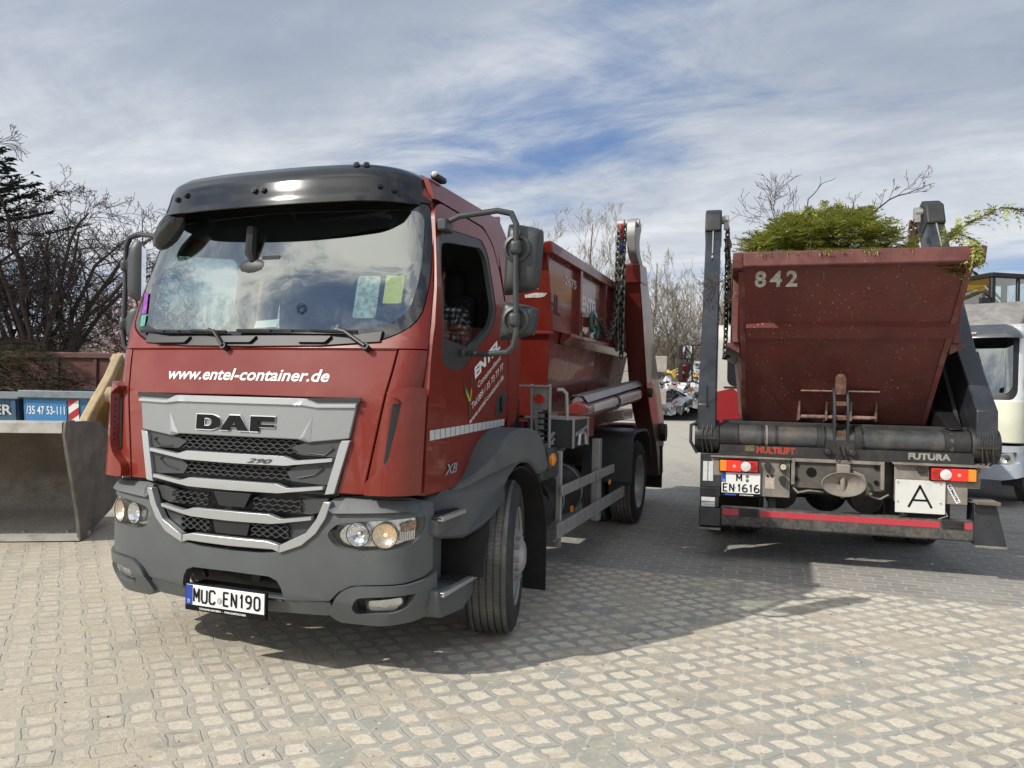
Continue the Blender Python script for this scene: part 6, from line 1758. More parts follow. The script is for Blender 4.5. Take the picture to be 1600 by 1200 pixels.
# tipping hook in the middle
hk = bpy.data.objects.new('tipping_hook', None); COL.objects.link(hk); hk.parent = T2
for dx in (-0.058, 0.052):
    mb = MB()
    mb.prism([(0.02, 1.10), (-0.01, 1.35), (0.02, 1.52), (0.09, 1.62), (0.14, 1.62), (0.10, 1.5), (0.085, 1.35), (0.14, 1.10)], 'x', 0.0 + dx, 0.022 + dx)
    mb.build('hook_plate', M_dsteel, hk, bevel=0.004)
mb = MB()
mb.box(-0.05, 0.06, 0.02, 0.08, 1.18, 1.24); mb.box(-0.045, 0.055, 0.01, 0.06, 1.335, 1.37); mb.box(-0.045, 0.055, 0.02, 0.07, 1.46, 1.50)
mb.prism(rnd([(-0.035, 1.56), (0.05, 1.56), (0.05, 1.70), (0.03, 1.745), (-0.015, 1.745), (-0.035, 1.71)], 0.012), 'y', 0.04, 0.12)
mb.build('hook_claw', M_rust, hk, bevel=0.006)
mb = MB()
for x in (-0.10, 0.10): mb.lathe([(0.001, 0.03), (0.028, 0.026), (0.034, 0.0)], (x, -0.005, 1.055), (0, -1, 0), 14)
mb.box(-0.125, 0.125, 0.0, 0.12, 1.03, 1.16)
mb.tube([(-0.02, -0.02, 1.12), (-0.01, -0.04, 1.05), (-0.03, -0.03, 0.97)], 0.008, 6); mb.tube([(0.02, -0.02, 1.12), (0.03, -0.05, 1.03), (0.08, -0.03, 0.99)], 0.008, 6)
mb.build('hook_base', M_chassis, hk, bevel=0.006)
# platform
mb = MB()
for sg in (-1, 1): mb.prism([(0.2, 1.05), (5.0, 1.05), (5.0, 1.25), (0.2, 1.25)], 'x', sg * 0.40, sg * 0.75)
mb.box(-1.0, 1.05, 0.24, 0.9, 1.235, 1.285)
mb.build('body_platform', M_chassis, T2, bevel=0.008)
# lifting arms
def arm2(sg):
    ar = bpy.data.objects.new('lifting_arm', None); COL.objects.link(ar); ar.parent = T2
    # the arm leans forwards; cross section is wide box, drawn in the (y, z) plane
    f_ = [(-0.01, 1.10), (0.0, 1.45), (0.30, 1.72), (0.62, 2.0), (1.86, 3.56), (1.98, 3.60), (2.12, 3.50), (2.10, 3.36), (1.45, 2.30), (1.15, 1.80), (0.95, 1.35), (0.60, 1.05), (0.25, 0.98)]
    mb = MB(); mb.prism(f_, 'x', sg * 1.06, sg * 1.225)
    mb.build('arm_beam', M_dsteel, ar, bevel=0.012)
    mb = MB(); mb.prism([(1.70, 3.40), (1.80, 3.62), (1.98, 3.70), (2.20, 3.62), (2.22, 3.45), (2.05, 3.25)], 'x', sg * 1.052, sg * 1.235); mb.build('arm_head', M_chassis, ar, bevel=0.02)
    mb = MB()
    # slotted guide and pin on the rear face
    def fp(t, w, o=0.006):     # point on rear face: between (0.62,2.0) and (1.86,3.56)
        y = 0.62 + 1.24 * t; z = 2.0 + 1.56 * t
        n = Vector((0, -1.56, 1.24)).normalized() * o
        return Vector((sg * 1.1425 + w, y, z)) + n
    mb.tube([fp(0.70, 0.0), fp(0.92, 0.0)], 0.008, 6); mb.tube([fp(0.935, 0.0), fp(0.94, 0.0)], 0.014, 6); mb.tube([fp(0.66, 0.0), fp(0.68, 0.0)], 0.013, 6)
    mb.build('arm_slot', M_galv, ar)
    mb = MB()
    if sg > 0:
        mb.tube([(1.235, 0.75, 1.95), (1.262, 0.72, 1.97), (1.262, 0.40, 1.62), (1.235, 0.36, 1.60)], 0.012, 8)
    else:
        mb.tube([(-1.235, 0.02, 1.27), (-1.28, 0.0, 1.25), (-1.28, -0.02, 1.10), (-1.22, -0.04, 1.0)], 0.014, 8)
        mb.tube([(-1.14, -0.015, 1.42), (-1.14, -0.02, 1.62)], 0.008, 6)
    mb.build('grab_handle', M_black, ar)
    # pivot drum with hoses
    mb = MB()
    mb.lathe([(0.02, 0), (0.145, 0.0), (0.15, 0.01), (0.15, 0.205), (0.145, 0.215), (0.02, 0.215)], (sg * (1.035 if sg > 0 else 1.03), 0.13, 1.15), (sg, 0, 0), 32)
    mb.build('arm_pivot', M_chassis, ar)
    mb = MB()
    for k in range(3):
        x = sg * (1.10 + 0.04 * k)
        mb.tube([(x, 0.03, 1.30), (x + 0.008, -0.012, 1.24), (x - 0.01 * (k % 2), -0.028, 1.12), (x + 0.012, -0.01, 1.02), (x, 0.06, 0.98)], 0.007, 6)
    mb.box(*sorted((sg * 1.055, sg * 1.225)), -0.034, -0.026, 1.13, 1.15)
    mb.build('hydraulic_hose', M_chassis, ar)
    mb = MB()
    mb.cyl((sg * 0.98, 1.93, 3.56), (sg * 1.06, 1.93, 3.56), 0.045, 14)
    mb.obox(Vector((sg * 1.0, 1.93, 3.53)), (0.06, 0.07, 0.16), (0, 0, 0))
    mb.build('chain_pin', M_galv, ar)
    ch = MB(); x = sg * 0.985
    if sg < 0:
        chain(ch, [(x, 1.93, 3.48), (x, 1.88, 2.2), (x - 0.01, 1.85, 1.95)], 0.085, 0.011)
        chain(ch, [(x + 0.0, 1.90, 3.3), (x + 0.05, 1.80, 2.7), (x + 0.055, 1.7, 2.35)], 0.085, 0.011)
        chain(ch, [(x - 0.01, 1.85, 1.95), (x + 0.04, 1.55, 1.98), (x + 0.10, 1.35, 2.08)], 0.085, 0.011)
    else:
        chain(ch, [(x, 1.93, 3.48), (x, 1.80, 3.0), (x - 0.05, 1.5, 2.6)], 0.085, 0.011)
        chain(ch, [(x - 0.04, 1.93, 3.46), (x - 0.05, 1.84, 3.0)], 0.085, 0.012)
    ch.build('lifting_chain', M_chain if sg < 0 else M_chainr, ar)
    ch = MB()
    if sg < 0:
        for k in range(5): ch.obox(Vector((x + 0.012 * (k % 2), 1.92, 3.32 - 0.055 * k)), (0.07, 0.03, 0.06), (0, 0.3 * (k % 3 - 1), 0.4 * k))
        chain(ch, [(x + 0.03, 1.90, 3.05), (x + 0.05, 1.84, 2.7), (x + 0.08, 1.7, 2.3)], 0.085, 0.013)
    else:
        for k in range(6): ch.obox(Vector((x - 0.03 + 0.02 * (k % 2), 1.90, 3.30 - 0.05 * k)), (0.09, 0.03, 0.06), (0, 0.3 * (k % 3 - 1), 0.4 * k))
    ch.build('rusty_coupling', M_rust, ar)
arm2(-1); arm2(1)
# side tank walls seen between skip and right arm
mb = MB(); mb.prism([(0.25, 1.25), (0.9, 1.9), (1.6, 2.3), (2.6, 1.9), (2.6, 1.25)], 'x', 1.0, 1.03); mb.build('arm_shield', M_chassis, T2)
mb = MB(); mb.prism([(0.05, 1.28), (0.4, 1.42), (0.8, 1.44), (1.0, 1.36), (0.9, 1.28)], 'x', 0.86, 0.99); mb.build('tank_guard', M_black, T2, bevel=0.02)
# its cream cab, mostly hidden
cb2 = bpy.data.objects.new('cab', None); COL.objects.link(cb2); cb2.parent = T2
mb = MB()
sec = rnd([(5.0, 0.95), (5.0, 2.45), (5.2, 2.62), (6.3, 2.60), (6.55, 2.4), (6.85, 1.75), (6.9, 1.0), (6.5, 0.62), (6.42, 0.95)], [.05, .2, .15, .15, .12, .1, .08, .05, .05], 4)
mb.prism(sec, 'x', -1.12, 1.12)
cbo = mb.build('cab_body', M_cream, cb2, bevel=0.05, seg=3)
for sg in (-1, 1):
    mb = MB(); mb.prism(rnd([(5.6, 1.75), (5.6, 2.35), (6.3, 2.35), (6.6, 1.75)], 0.06), 'x', sg * 1.117, sg * 1.126); mb.build('side_window', M_black, cb2)
    mb = MB(); mb.prism(rnd([(5.25, 1.55), (5.35, 1.68), (5.55, 1.7), (5.9, 1.5), (6.2, 1.0), (5.3, 1.0)], 0.05), 'x', sg * 1.119, sg * 1.128); mb.build('side_stripe', mat('stripe red', (0.42, 0.02, 0.02), 0.4), cb2)
    mb = MB(); mb.prism([(5.35, 0.5), (5.35, 1.0), (6.45, 1.0), (6.5, 0.5)], 'x', sg * 1.10, sg * 1.16); mb.build('wheel_arch', M_plastd, cb2, bevel=0.03)
mb = MB(); mb.prism(rnd([(-0.95, 1.65), (-0.95, 2.35), (0.95, 2.35), (0.95, 1.65)], 0.12), 'y', 4.99, 5.005); mb.box(-1.0, -0.2, 4.985, 5.0, 1.62, 1.64); mb.build('rear_window', M_black, cb2)
mb = MB(); mb.prism(rnd([(-1.125, 1.02), (-0.7, 1.02), (-0.7, 1.45), (-0.85, 1.62), (-1.125, 1.55)], 0.06), 'y', 4.98, 5.005); mb.build('rear_marking', mat('rear red', (0.30, 0.014, 0.018), 0.5), cb2)
mb = MB()
mb.tube([(-1.12, 6.3, 2.25), (-1.40, 6.28, 2.36), (-1.62, 6.27, 2.34), (-1.62, 6.27, 1.75), (-1.30, 6.28, 1.66), (-1.12, 6.3, 1.66)], 0.014, 8)
marm = mb.build('mirror_arm', M_black, cb2)
for z0, z1, w_ in ((2.10, 2.36, 0.25), (1.70, 2.05, 0.25)):
    mb = MB(); mb.prism(rnd([(-1.64 - w_ / 2, z0), (-1.64 + w_ / 2, z0), (-1.64 + w_ / 2, z1), (-1.64 - w_ / 2, z1)], 0.04), 'y', 6.20, 6.27); h_ = mb.build('mirror_head', M_black, marm, bevel=0.01)
    mb = MB(); mb.prism(rnd([(-1.615 - w_ / 2, z0 + 0.02), (-1.665 + w_ / 2, z0 + 0.02), (-1.665 + w_ / 2, z1 - 0.02), (-1.615 - w_ / 2, z1 - 0.02)], 0.03), 'y', 6.192, 6.199); mb.build('mirror_glass', M_mirror, h_)

# ------------------------------------------------------------------ skip 842
K2 = dict(wt=0.885, wm=0.86, wb=0.80, zt=2.735, zm=2.02, zb=1.29, ya_t=-0.56, ya_b=0.62, yb_t=4.2, yb_b=3.3, rimw=0.055, rimh=0.13, ledge=0.09, lg0=0.02, lg1=0.5,
          posts=[(-0.0, 0.10), (1.1, 0.07), (2.2, 0.07)])
sk2, ya2, yb2 = make_skip('skip', 'scratched dark red skip numbered 842, heaped with green cuttings, seen end on', (2.90, 6.65, 0), -TH2, 0, K2, [M_skipo, M_skiprim])
def rear2(x, z, o=0.0):
    y = ya2(z); n = Vector((0, -(2.735 - 1.29), -(0.62 + 0.56))).normalized()
    return (x, y + n.y * o, z + n.z * o)
lettering('842', lambda x, z: rear2(-0.755 + x, 2.475 + z, 0.003), 0.345, 0.125, M_whited, sk2, bold=0.03, spacing=1.35)
mb = MB()
def rp(x, z, o): return rear2(x, z, o)
vs = []
for (z, o) in ((2.185, 0.0), (2.17, 0.045), (2.08, 0.045), (2.065, 0.0)):
    vs += [rp(-0.815, z, o), rp(0.86, z, o)]
mb.add(vs, [(0, 1, 3, 2), (2, 3, 5, 4), (4, 5, 7, 6)])
mb.build('cross_rib', M_skipo, sk2)
mb = MB()
for sg in (-1, 1):
    mb.prism([(sg * 0.80, 0), (sg * 0.89, 0), (sg * 0.89, 1), (sg * 0.80, 1)], 'y', 0, 0.001)
mb = MB()
for sg in (-1, 1):
    for z0, z1, w0, w1_ in ((1.30, 2.60, 0.805, 0.888),):
        a = [rp(sg * w0 * 0.965, z0, 0.012), rp(sg * (w0 + 0.01), z0, 0.012), rp(sg * (w1_ + 0.005), z1, 0.012), rp(sg * (w1_ - 0.045), z1, 0.012)]
        b_ = [rp(sg * w0 * 0.965, z0, -0.01), rp(sg * (w0 + 0.01), z0, -0.01), rp(sg * (w1_ + 0.005), z1, -0.01), rp(sg * (w1_ - 0.045), z1, -0.01)]
        mb.add(a + b_, [(0, 1, 2, 3), (4, 5, 6, 7), (0, 1, 5, 4), (1, 2, 6, 5), (2, 3, 7, 6), (3, 0, 4, 7)])
mb.build('edge_strip', M_skipdust, sk2)
# lower hook rail
mb = MB()
x0, x1 = -0.30, 0.37
mb.cyl((x0, 0.50, 1.345), (x1, 0.50, 1.345), 0.020, 12)
for x in (x0, -0.06, 0.155, x1):
    mb.prism([(0.62, 1.295), (0.48, 1.315), (0.44, 1.58), (0.43, 1.60)], 'x', x - 0.008, x + 0.008)
mb.prism([(0.435, 1.585), (0.30, 1.60), (0.30, 1.588), (0.435, 1.573)], 'x', x0, x1)
mb.build('hook_rail', mat('rail worn', (0.26, 0.17, 0.14), 0.7, var=0.4, vscale=18, dirt=0.5, dirt_col=(0.12, 0.06, 0.05)), sk2)
mb = MB(); mb.prism([(-0.93, 1.98), (-0.83, 2.02), (-0.83, 1.9)], 'y', 0.3, 1.5); mb.build('ledge_gusset', M_skipdust, sk2)

# ------------------------------------------------------------------ branches, clippings, trees
def spray(mb, p, d_, L, w, r_, n_=7, up=None, droop=0.25):
    """a flat fan of scale-leaf twigs: thin tapering leaf strips either side of an axis"""
    p = Vector(p); d_ = Vector(d_).normalized()
    s_ = d_.cross(up or Vector((0, 0, 1)))
    s_ = s_.normalized() if s_.length > 0.1 else Vector((1, 0, 0))
    nn = d_.cross(s_)
    prev = p
    for i in range(n_):
        t = (i + 1) / n_
        q = p + d_ * L * t + Vector((0, 0, -droop * L * t * t)) + nn * (r_.random() - 0.5) * 0.02
        ww = w * (1 - t * 0.75) + 0.006
        for sg in (-1, 1):
            e = prev + s_ * sg * ww * (0.7 + 0.6 * r_.random()) + d_ * ww * (0.5 + 0.5 * r_.random()) + Vector((0, 0, -ww * 0.25 * r_.random()))
            a = (e - prev).cross(nn).normalized() * 0.0045 * (1 + r_.random())
            mb.add([prev - a, e, prev + a * 1.5], [(0, 1, 2)])
            m_ = prev.lerp(e, 0.55)
            for k in (0.4, 0.75):
                g = prev.lerp(e, k); f = g + d_ * ww * 0.42 + s_ * sg * ww * 0.12
                mb.add([g - a * 0.8, f, g + a * 0.9], [(0, 1, 2)])
        a = s_ * 0.004
        mb.add([prev - a, q, prev + a], [(0, 1, 2)])
        prev = q

def heap(name, label, inside, count, bounds, hfun, m_, r_, size=(0.10, 0.24), group=None, hang=0.3):
    mb = MB()
    x0, x1, y0, y1 = bounds
    for i in range(count):
        x = x0 + (x1 - x0) * r_.random(); y = y0 + (y1 - y0) * r_.random()
        h = hfun(x, y)
        if h is None: continue
        z = h[0] + (h[1] - h[0]) * (1 - r_.random() ** 2.2)
        an = r_.random() * 2 * math.pi
        d_ = Vector((math.cos(an), math.sin(an), r_.random() * 0.9 - 0.25))
        spray(mb, (x, y, z), d_, size[0] + (size[1] - size[0]) * r_.random(), 0.05 + 0.04 * r_.random(), r_, 5, droop=hang)
    return mb

def branch(mb, p, d_, L, r0, r_, depth, bend=0.25, up=0.15, ratio=0.55, nb=4, seg=5, minr=0.002):
    p = Vector(p); d_ = Vector(d_).normalized()
    pts = [p]; rs = [r0]
    n_ = 5
    q = p.copy(); dd = d_.copy()
    for i in range(n_):
        dd = (dd + Vector((r_.gauss(0, 1), r_.gauss(0, 1), r_.gauss(0, 1))) * bend * 0.35 + Vector((0, 0, up * 0.2))).normalized()
        q = q + dd * L / n_
        pts.append(q.copy()); rs.append(max(minr, r0 * (1 - 0.72 * (i + 1) / n_)))
    mb.tube(pts, rs, seg if r0 > 0.012 else 3, caps=False)
    if depth > 0:
        for k in range(nb):
            t = 0.25 + 0.75 * (k + r_.random()) / nb
            i = min(int(t * n_), n_ - 1)
            a = pts[i].lerp(pts[i + 1], t * n_ - i)
            ax = (pts[i + 1] - pts[i]).normalized()
            s_ = ax.cross(Vector((r_.gauss(0, 1), r_.gauss(0, 1), r_.gauss(0, 1)))).normalized()
            nd = (ax * (0.55 + 0.5 * r_.random()) + s_ * (0.55 + 0.45 * r_.random()) + Vector((0, 0, up * 0.5))).normalized()
            branch(mb, a, nd, L * ratio * (0.7 + 0.6 * r_.random()) * (1.15 - 0.4 * t), max(minr, rs[i] * 0.62), r_, depth - 1, bend, up, ratio, nb, seg, minr)

def bare_tree(name, label, loc, H, spread, r_, trunks=1, tr=0.16, depth=4, nb=5, group=None, mt=None, mk=None, up=0.5, lean=0.25, minr=0.006, arch=0.0, first=0.25, bend=0.35):
    T_ = thing(name, label, 'tree', loc, 0, group)
    tk = MB(); cr = MB()
    for k in range(trunks):
        an = 2 * math.pi * (k + 0.5 * r_.random()) / max(1, trunks)
        l = lean * (0.5 + r_.random()) if trunks > 1 else lean * 0.3
        dd = Vector((math.cos(an) * l, math.sin(an) * l, 1)).normalized()
        n_ = 8; p = Vector((math.cos(an) * 0.12 * (trunks > 1), math.sin(an) * 0.12 * (trunks > 1), -0.05)); pts = [p.copy()]; rs = [tr * 1.25]
        HH = H * (0.8 + 0.25 * r_.random()) if trunks > 1 else H
        for i in range(n_):
            dd = (dd + Vector((r_.gauss(0, 0.07), r_.gauss(0, 0.07), 0.02)) + Vector((math.cos(an), math.sin(an), 0)) * arch * i / n_ * 0.12).normalized()
            p = p + dd * HH * 0.92 / n_
            pts.append(p.copy()); rs.append(tr * (1 - 0.88 * (i + 1) / n_) + minr)
        tk.tube(pts, rs, 8, caps=True)
        nl = int(nb * 3.2)
        for j in range(nl):
            t = first + (0.98 - first) * (j + r_.random() * 0.8) / nl
            i = min(int(t * n_), n_ - 1); a = pts[i].lerp(pts[i + 1], t * n_ - i)
            aa = j * 2.4 + r_.random()
            out = Vector((math.cos(aa), math.sin(aa), up * (0.5 + r_.random()))).normalized()
            L = spread * (1.1 - 0.75 * abs(t - 0.45)) * (0.7 + 0.5 * r_.random()) * (1.0 - 0.45 * t)
            branch(cr, a, out, L, max(minr, rs[i] * 0.45), r_, depth - 1, bend, up * 0.7, 0.52, nb, 4, minr)
    tk.build('trunk', mt or M_bark, T_)
    cr.build('crown', mk or M_twig, T_, smooth=False, fix=False)
    return T_

# --- cuttings heaped on skip 842
TM2 = Matrix.Translation((2.90, 6.65, 0)) @ Matrix.Rotation(-TH2, 4, 'Z')
r_ = random.Random(21)
def h842(x, y):
    t = 1 - ((x + 0.02) / 0.88) ** 2
    if t < 0 or y < -0.47: return None
    bump = 0.52 * max(0, 1 - ((x + 0.14) / 0.78) ** 2) * max(0.0, 1 - ((y - 0.7) / 1.5) ** 2) + 0.13 * noise.noise(Vector((x * 3.1, y * 2.5, 0))) + 0.05 * noise.noise(Vector((x * 9, y * 7, 3)))
    top = 2.72 + bump + 0.02
    if x > 0.45: top -= 0.22 * (x - 0.45) / 0.3
    return (2.735 - 0.6 * (y + 0.47) if y < 0.0 else 2.45, top)
mb = MB(); mb.T = TM2
g_ = heap('h', '', None, 6000, (-0.85, 0.85, -0.5, 3.4), h842, None, r_, (0.10, 0.22))
mb.add(g_.v, g_.f)
for i in range(420):
    x = -0.8 + 1.3 * r_.random(); y = -0.3 + 2.2 * r_.random(); h = h842(x, y)
    if h: spray(mb, (x, y, h[1] - 0.03), (r_.gauss(0, 0.8), r_.gauss(0, 0.8), 0.5), 0.20 + 0.14 * r_.random(), 0.08, r_, 7, droop=0.5)
# fringe hanging over the near rim
for i in range(70):
    x = -0.8 + 1.25 * r_.random()
    spray(mb, (x, -0.55, 2.745), (r_.gauss(0, 0.6), -1, 0.25), 0.07 + 0.06 * r_.random(), 0.03, r_, 4, droop=0.8)
o = mb.build('cuttings', M_thuja, None, smooth=False, fix=False)
tag(o, 'bright green conifer cuttings heaped over the rim of skip 842', kind='stuff')
mb = MB(); mb.T = TM2
mb.grid(lambda u, v: ((u - 0.5) * 1.66, -0.36 + 4.3 * v, 2.56 + 0.12 * noise.noise(Vector((u * 8, v * 12, 0))) + 0.22 * max(0, 1 - ((u - 0.5) * 2.6) ** 2) * max(0, 1 - ((v - 0.28) * 3) ** 2)), 30, 50)
ob = mb.build('leaf_litter', M_thujad, None, smooth=False, fix=False)
tag(ob, 'dark packed plant litter filling skip 842 beneath the fresh cuttings', kind='stuff')

def loose_branch(name, label, T, pts, r0, side, r_, L=0.3, nb=3, depth=2, grp='bare branches sticking out of skip 842', minr=0.0022):
    P_ = [T @ Vector(p) for p in pts]
    base = P_[0]
    mb = MB()
    n_ = len(P_)
    loc = [p - base for p in P_]
    fine = []
    for a, b_ in zip(loc, loc[1:]):
        for k in range(3): fine.append(a.lerp(b_, k / 3) + Vector((r_.gauss(0, 1), r_.gauss(0, 1), r_.gauss(0, 1))) * 0.006)
    fine.append(loc[-1])
    rs = [max(minr, r0 * (1 - 0.85 * i / (len(fine) - 1))) for i in range(len(fine))]
    mb.tube(fine, rs, 6)
    for k in range(side):
        t = 0.25 + 0.72 * (k + r_.random() * 0.7) / side
        i = min(int(t * (len(fine) - 1)), len(fine) - 2)
        ax = (fine[i + 1] - fine[i]).normalized()
        s_ = ax.cross(Vector((r_.gauss(0, 1), r_.gauss(0, 1), r_.gauss(0, 1)))).normalized()
        branch(mb, fine[i], (ax + s_ * 0.7 + Vector((0, 0, 0.15))).normalized(), L * (0.6 + 0.8 * r_.random()) * (1.1 - 0.5 * t), rs[i] * 0.55, r_, depth, 0.3, 0.2, 0.5, nb, 4, minr)
    o = mb.build(name, M_twig, None, smooth=False, fix=False)
    o.location = base
    tag(o, label, 'branch', grp)
    return o
rb = random.Random(4)
loose_branch('bare_branch', 'long bare branch rising to the right from the green cuttings in skip 842', TM2, [(-0.32, -0.3, 2.74), (-0.16, -0.15, 2.88), (0.11, 0.0, 3.09), (0.38, 0.1, 3.285), (0.60, 0.15, 3.37), (0.76, 0.2, 3.44)], 0.014, 9, rb, 0.22, 3, 2)
loose_branch('bare_branch', 'tall curved bare stem arching above the middle of the cuttings in skip 842', TM2, [(-0.32, 0.6, 2.8), (-0.31, 0.6, 3.2), (-0.24, 0.6, 3.44), (-0.12, 0.6, 3.59), (0.0, 0.6, 3.635)], 0.009, 2, rb, 0.15, 2, 1)
loose_branch('bare_branch', 'dense twiggy spray of bare twigs at the left of the cuttings in skip 842', TM2, [(-0.38, 0.6, 2.75), (-0.46, 0.6, 3.1), (-0.55, 0.6, 3.3), (-0.60, 0.6, 3.42)], 0.009, 11, rb, 0.42, 4, 2)
loose_branch('bare_branch', 'straight thin bare stem standing above the dark tuft in skip 842', TM2, [(-0.30, 0.8, 2.8), (-0.34, 0.8, 3.2), (-0.37, 0.8, 3.58)], 0.007, 3, rb, 0.25, 3, 1)
loose_branch('bare_branch', 'forked bare twig standing in the middle of the cuttings in skip 842', TM2, [(0.0, 0.6, 2.8), (0.02, 0.6, 3.1), (0.04, 0.6, 3.42)], 0.007, 6, rb, 0.26, 3, 1)
loose_branch('bare_branch', 'short bare twig leaning left over the left rim of skip 842', TM2, [(-0.55, -0.3, 2.72), (-0.75, -0.35, 2.83), (-0.95, -0.4, 2.90)], 0.008, 6, rb, 0.12, 3, 1)
loose_branch('bare_branch', 'tangle of thin dark twigs hanging down the left side of skip 842', TM2, [(-0.80, 0.5, 2.72), (-0.98, 0.5, 2.70), (-1.04, 0.5, 2.55), (-1.05, 0.6, 2.35)], 0.008, 12, rb, 0.28, 4, 2)
# the arching green sprig right of the arm
def green_sprig(label, pts, r_, n_=40, up=True):
    P_ = [TM2 @ Vector(p) for p in pts]; base = P_[0]
    root = bpy.data.objects.new('conifer_sprig', None); COL.objects.link(root); root.location = base
    tag(root, label, 'sprig', 'green conifer sprigs in skip 842')
    loc = [p - base for p in P_]
    mb = MB(); rs = [0.006 * (1 - 0.7 * i / len(loc)) for i in range(len(loc))]
    mb.tube(loc, rs, 6); mb.build('stem', M_twig, root, smooth=False)
    lv = MB()
    for k in range(n_):
        t = 0.12 + 0.88 * k / n_
        i = min(int(t * (len(loc) - 1)), len(loc) - 2); f = t * (len(loc) - 1) - i
        p = loc[i].lerp(loc[i + 1], f)
        ax = (loc[i + 1] - loc[i]).normalized()
        spray(lv, p, (ax + Vector((r_.gauss(0, 0.7), r_.gauss(0, 0.5), r_.gauss(0, 0.4) - 0.15))), 0.10 + 0.10 * r_.random(), 0.045, r_, 5, droop=0.4)
    lv.build('leaf_sprays', M_thuja, root, smooth=False, fix=False)
green_sprig('long green conifer sprig arching far out past the right edge of skip 842', [(0.72, -0.25, 2.70), (0.78, -0.1, 2.92), (0.92, 0.0, 3.00), (1.08, 0.0, 3.09), (1.22, 0.0, 3.16), (1.38, 0.0, 3.13)], rb, 60)
green_sprig('green conifer sprig drooping over the right corner of skip 842', [(0.66, -0.45, 2.76), (0.76, -0.5, 2.86), (0.86, -0.60, 2.78), (0.88, -0.64, 2.68)], rb, 30)
green_sprig('dark upright conifer tuft standing out of the middle of the cuttings in skip 842', [(-0.14, 0.35, 2.78), (-0.15, 0.35, 2.95), (-0.14, 0.35, 3.10)], rb, 30)

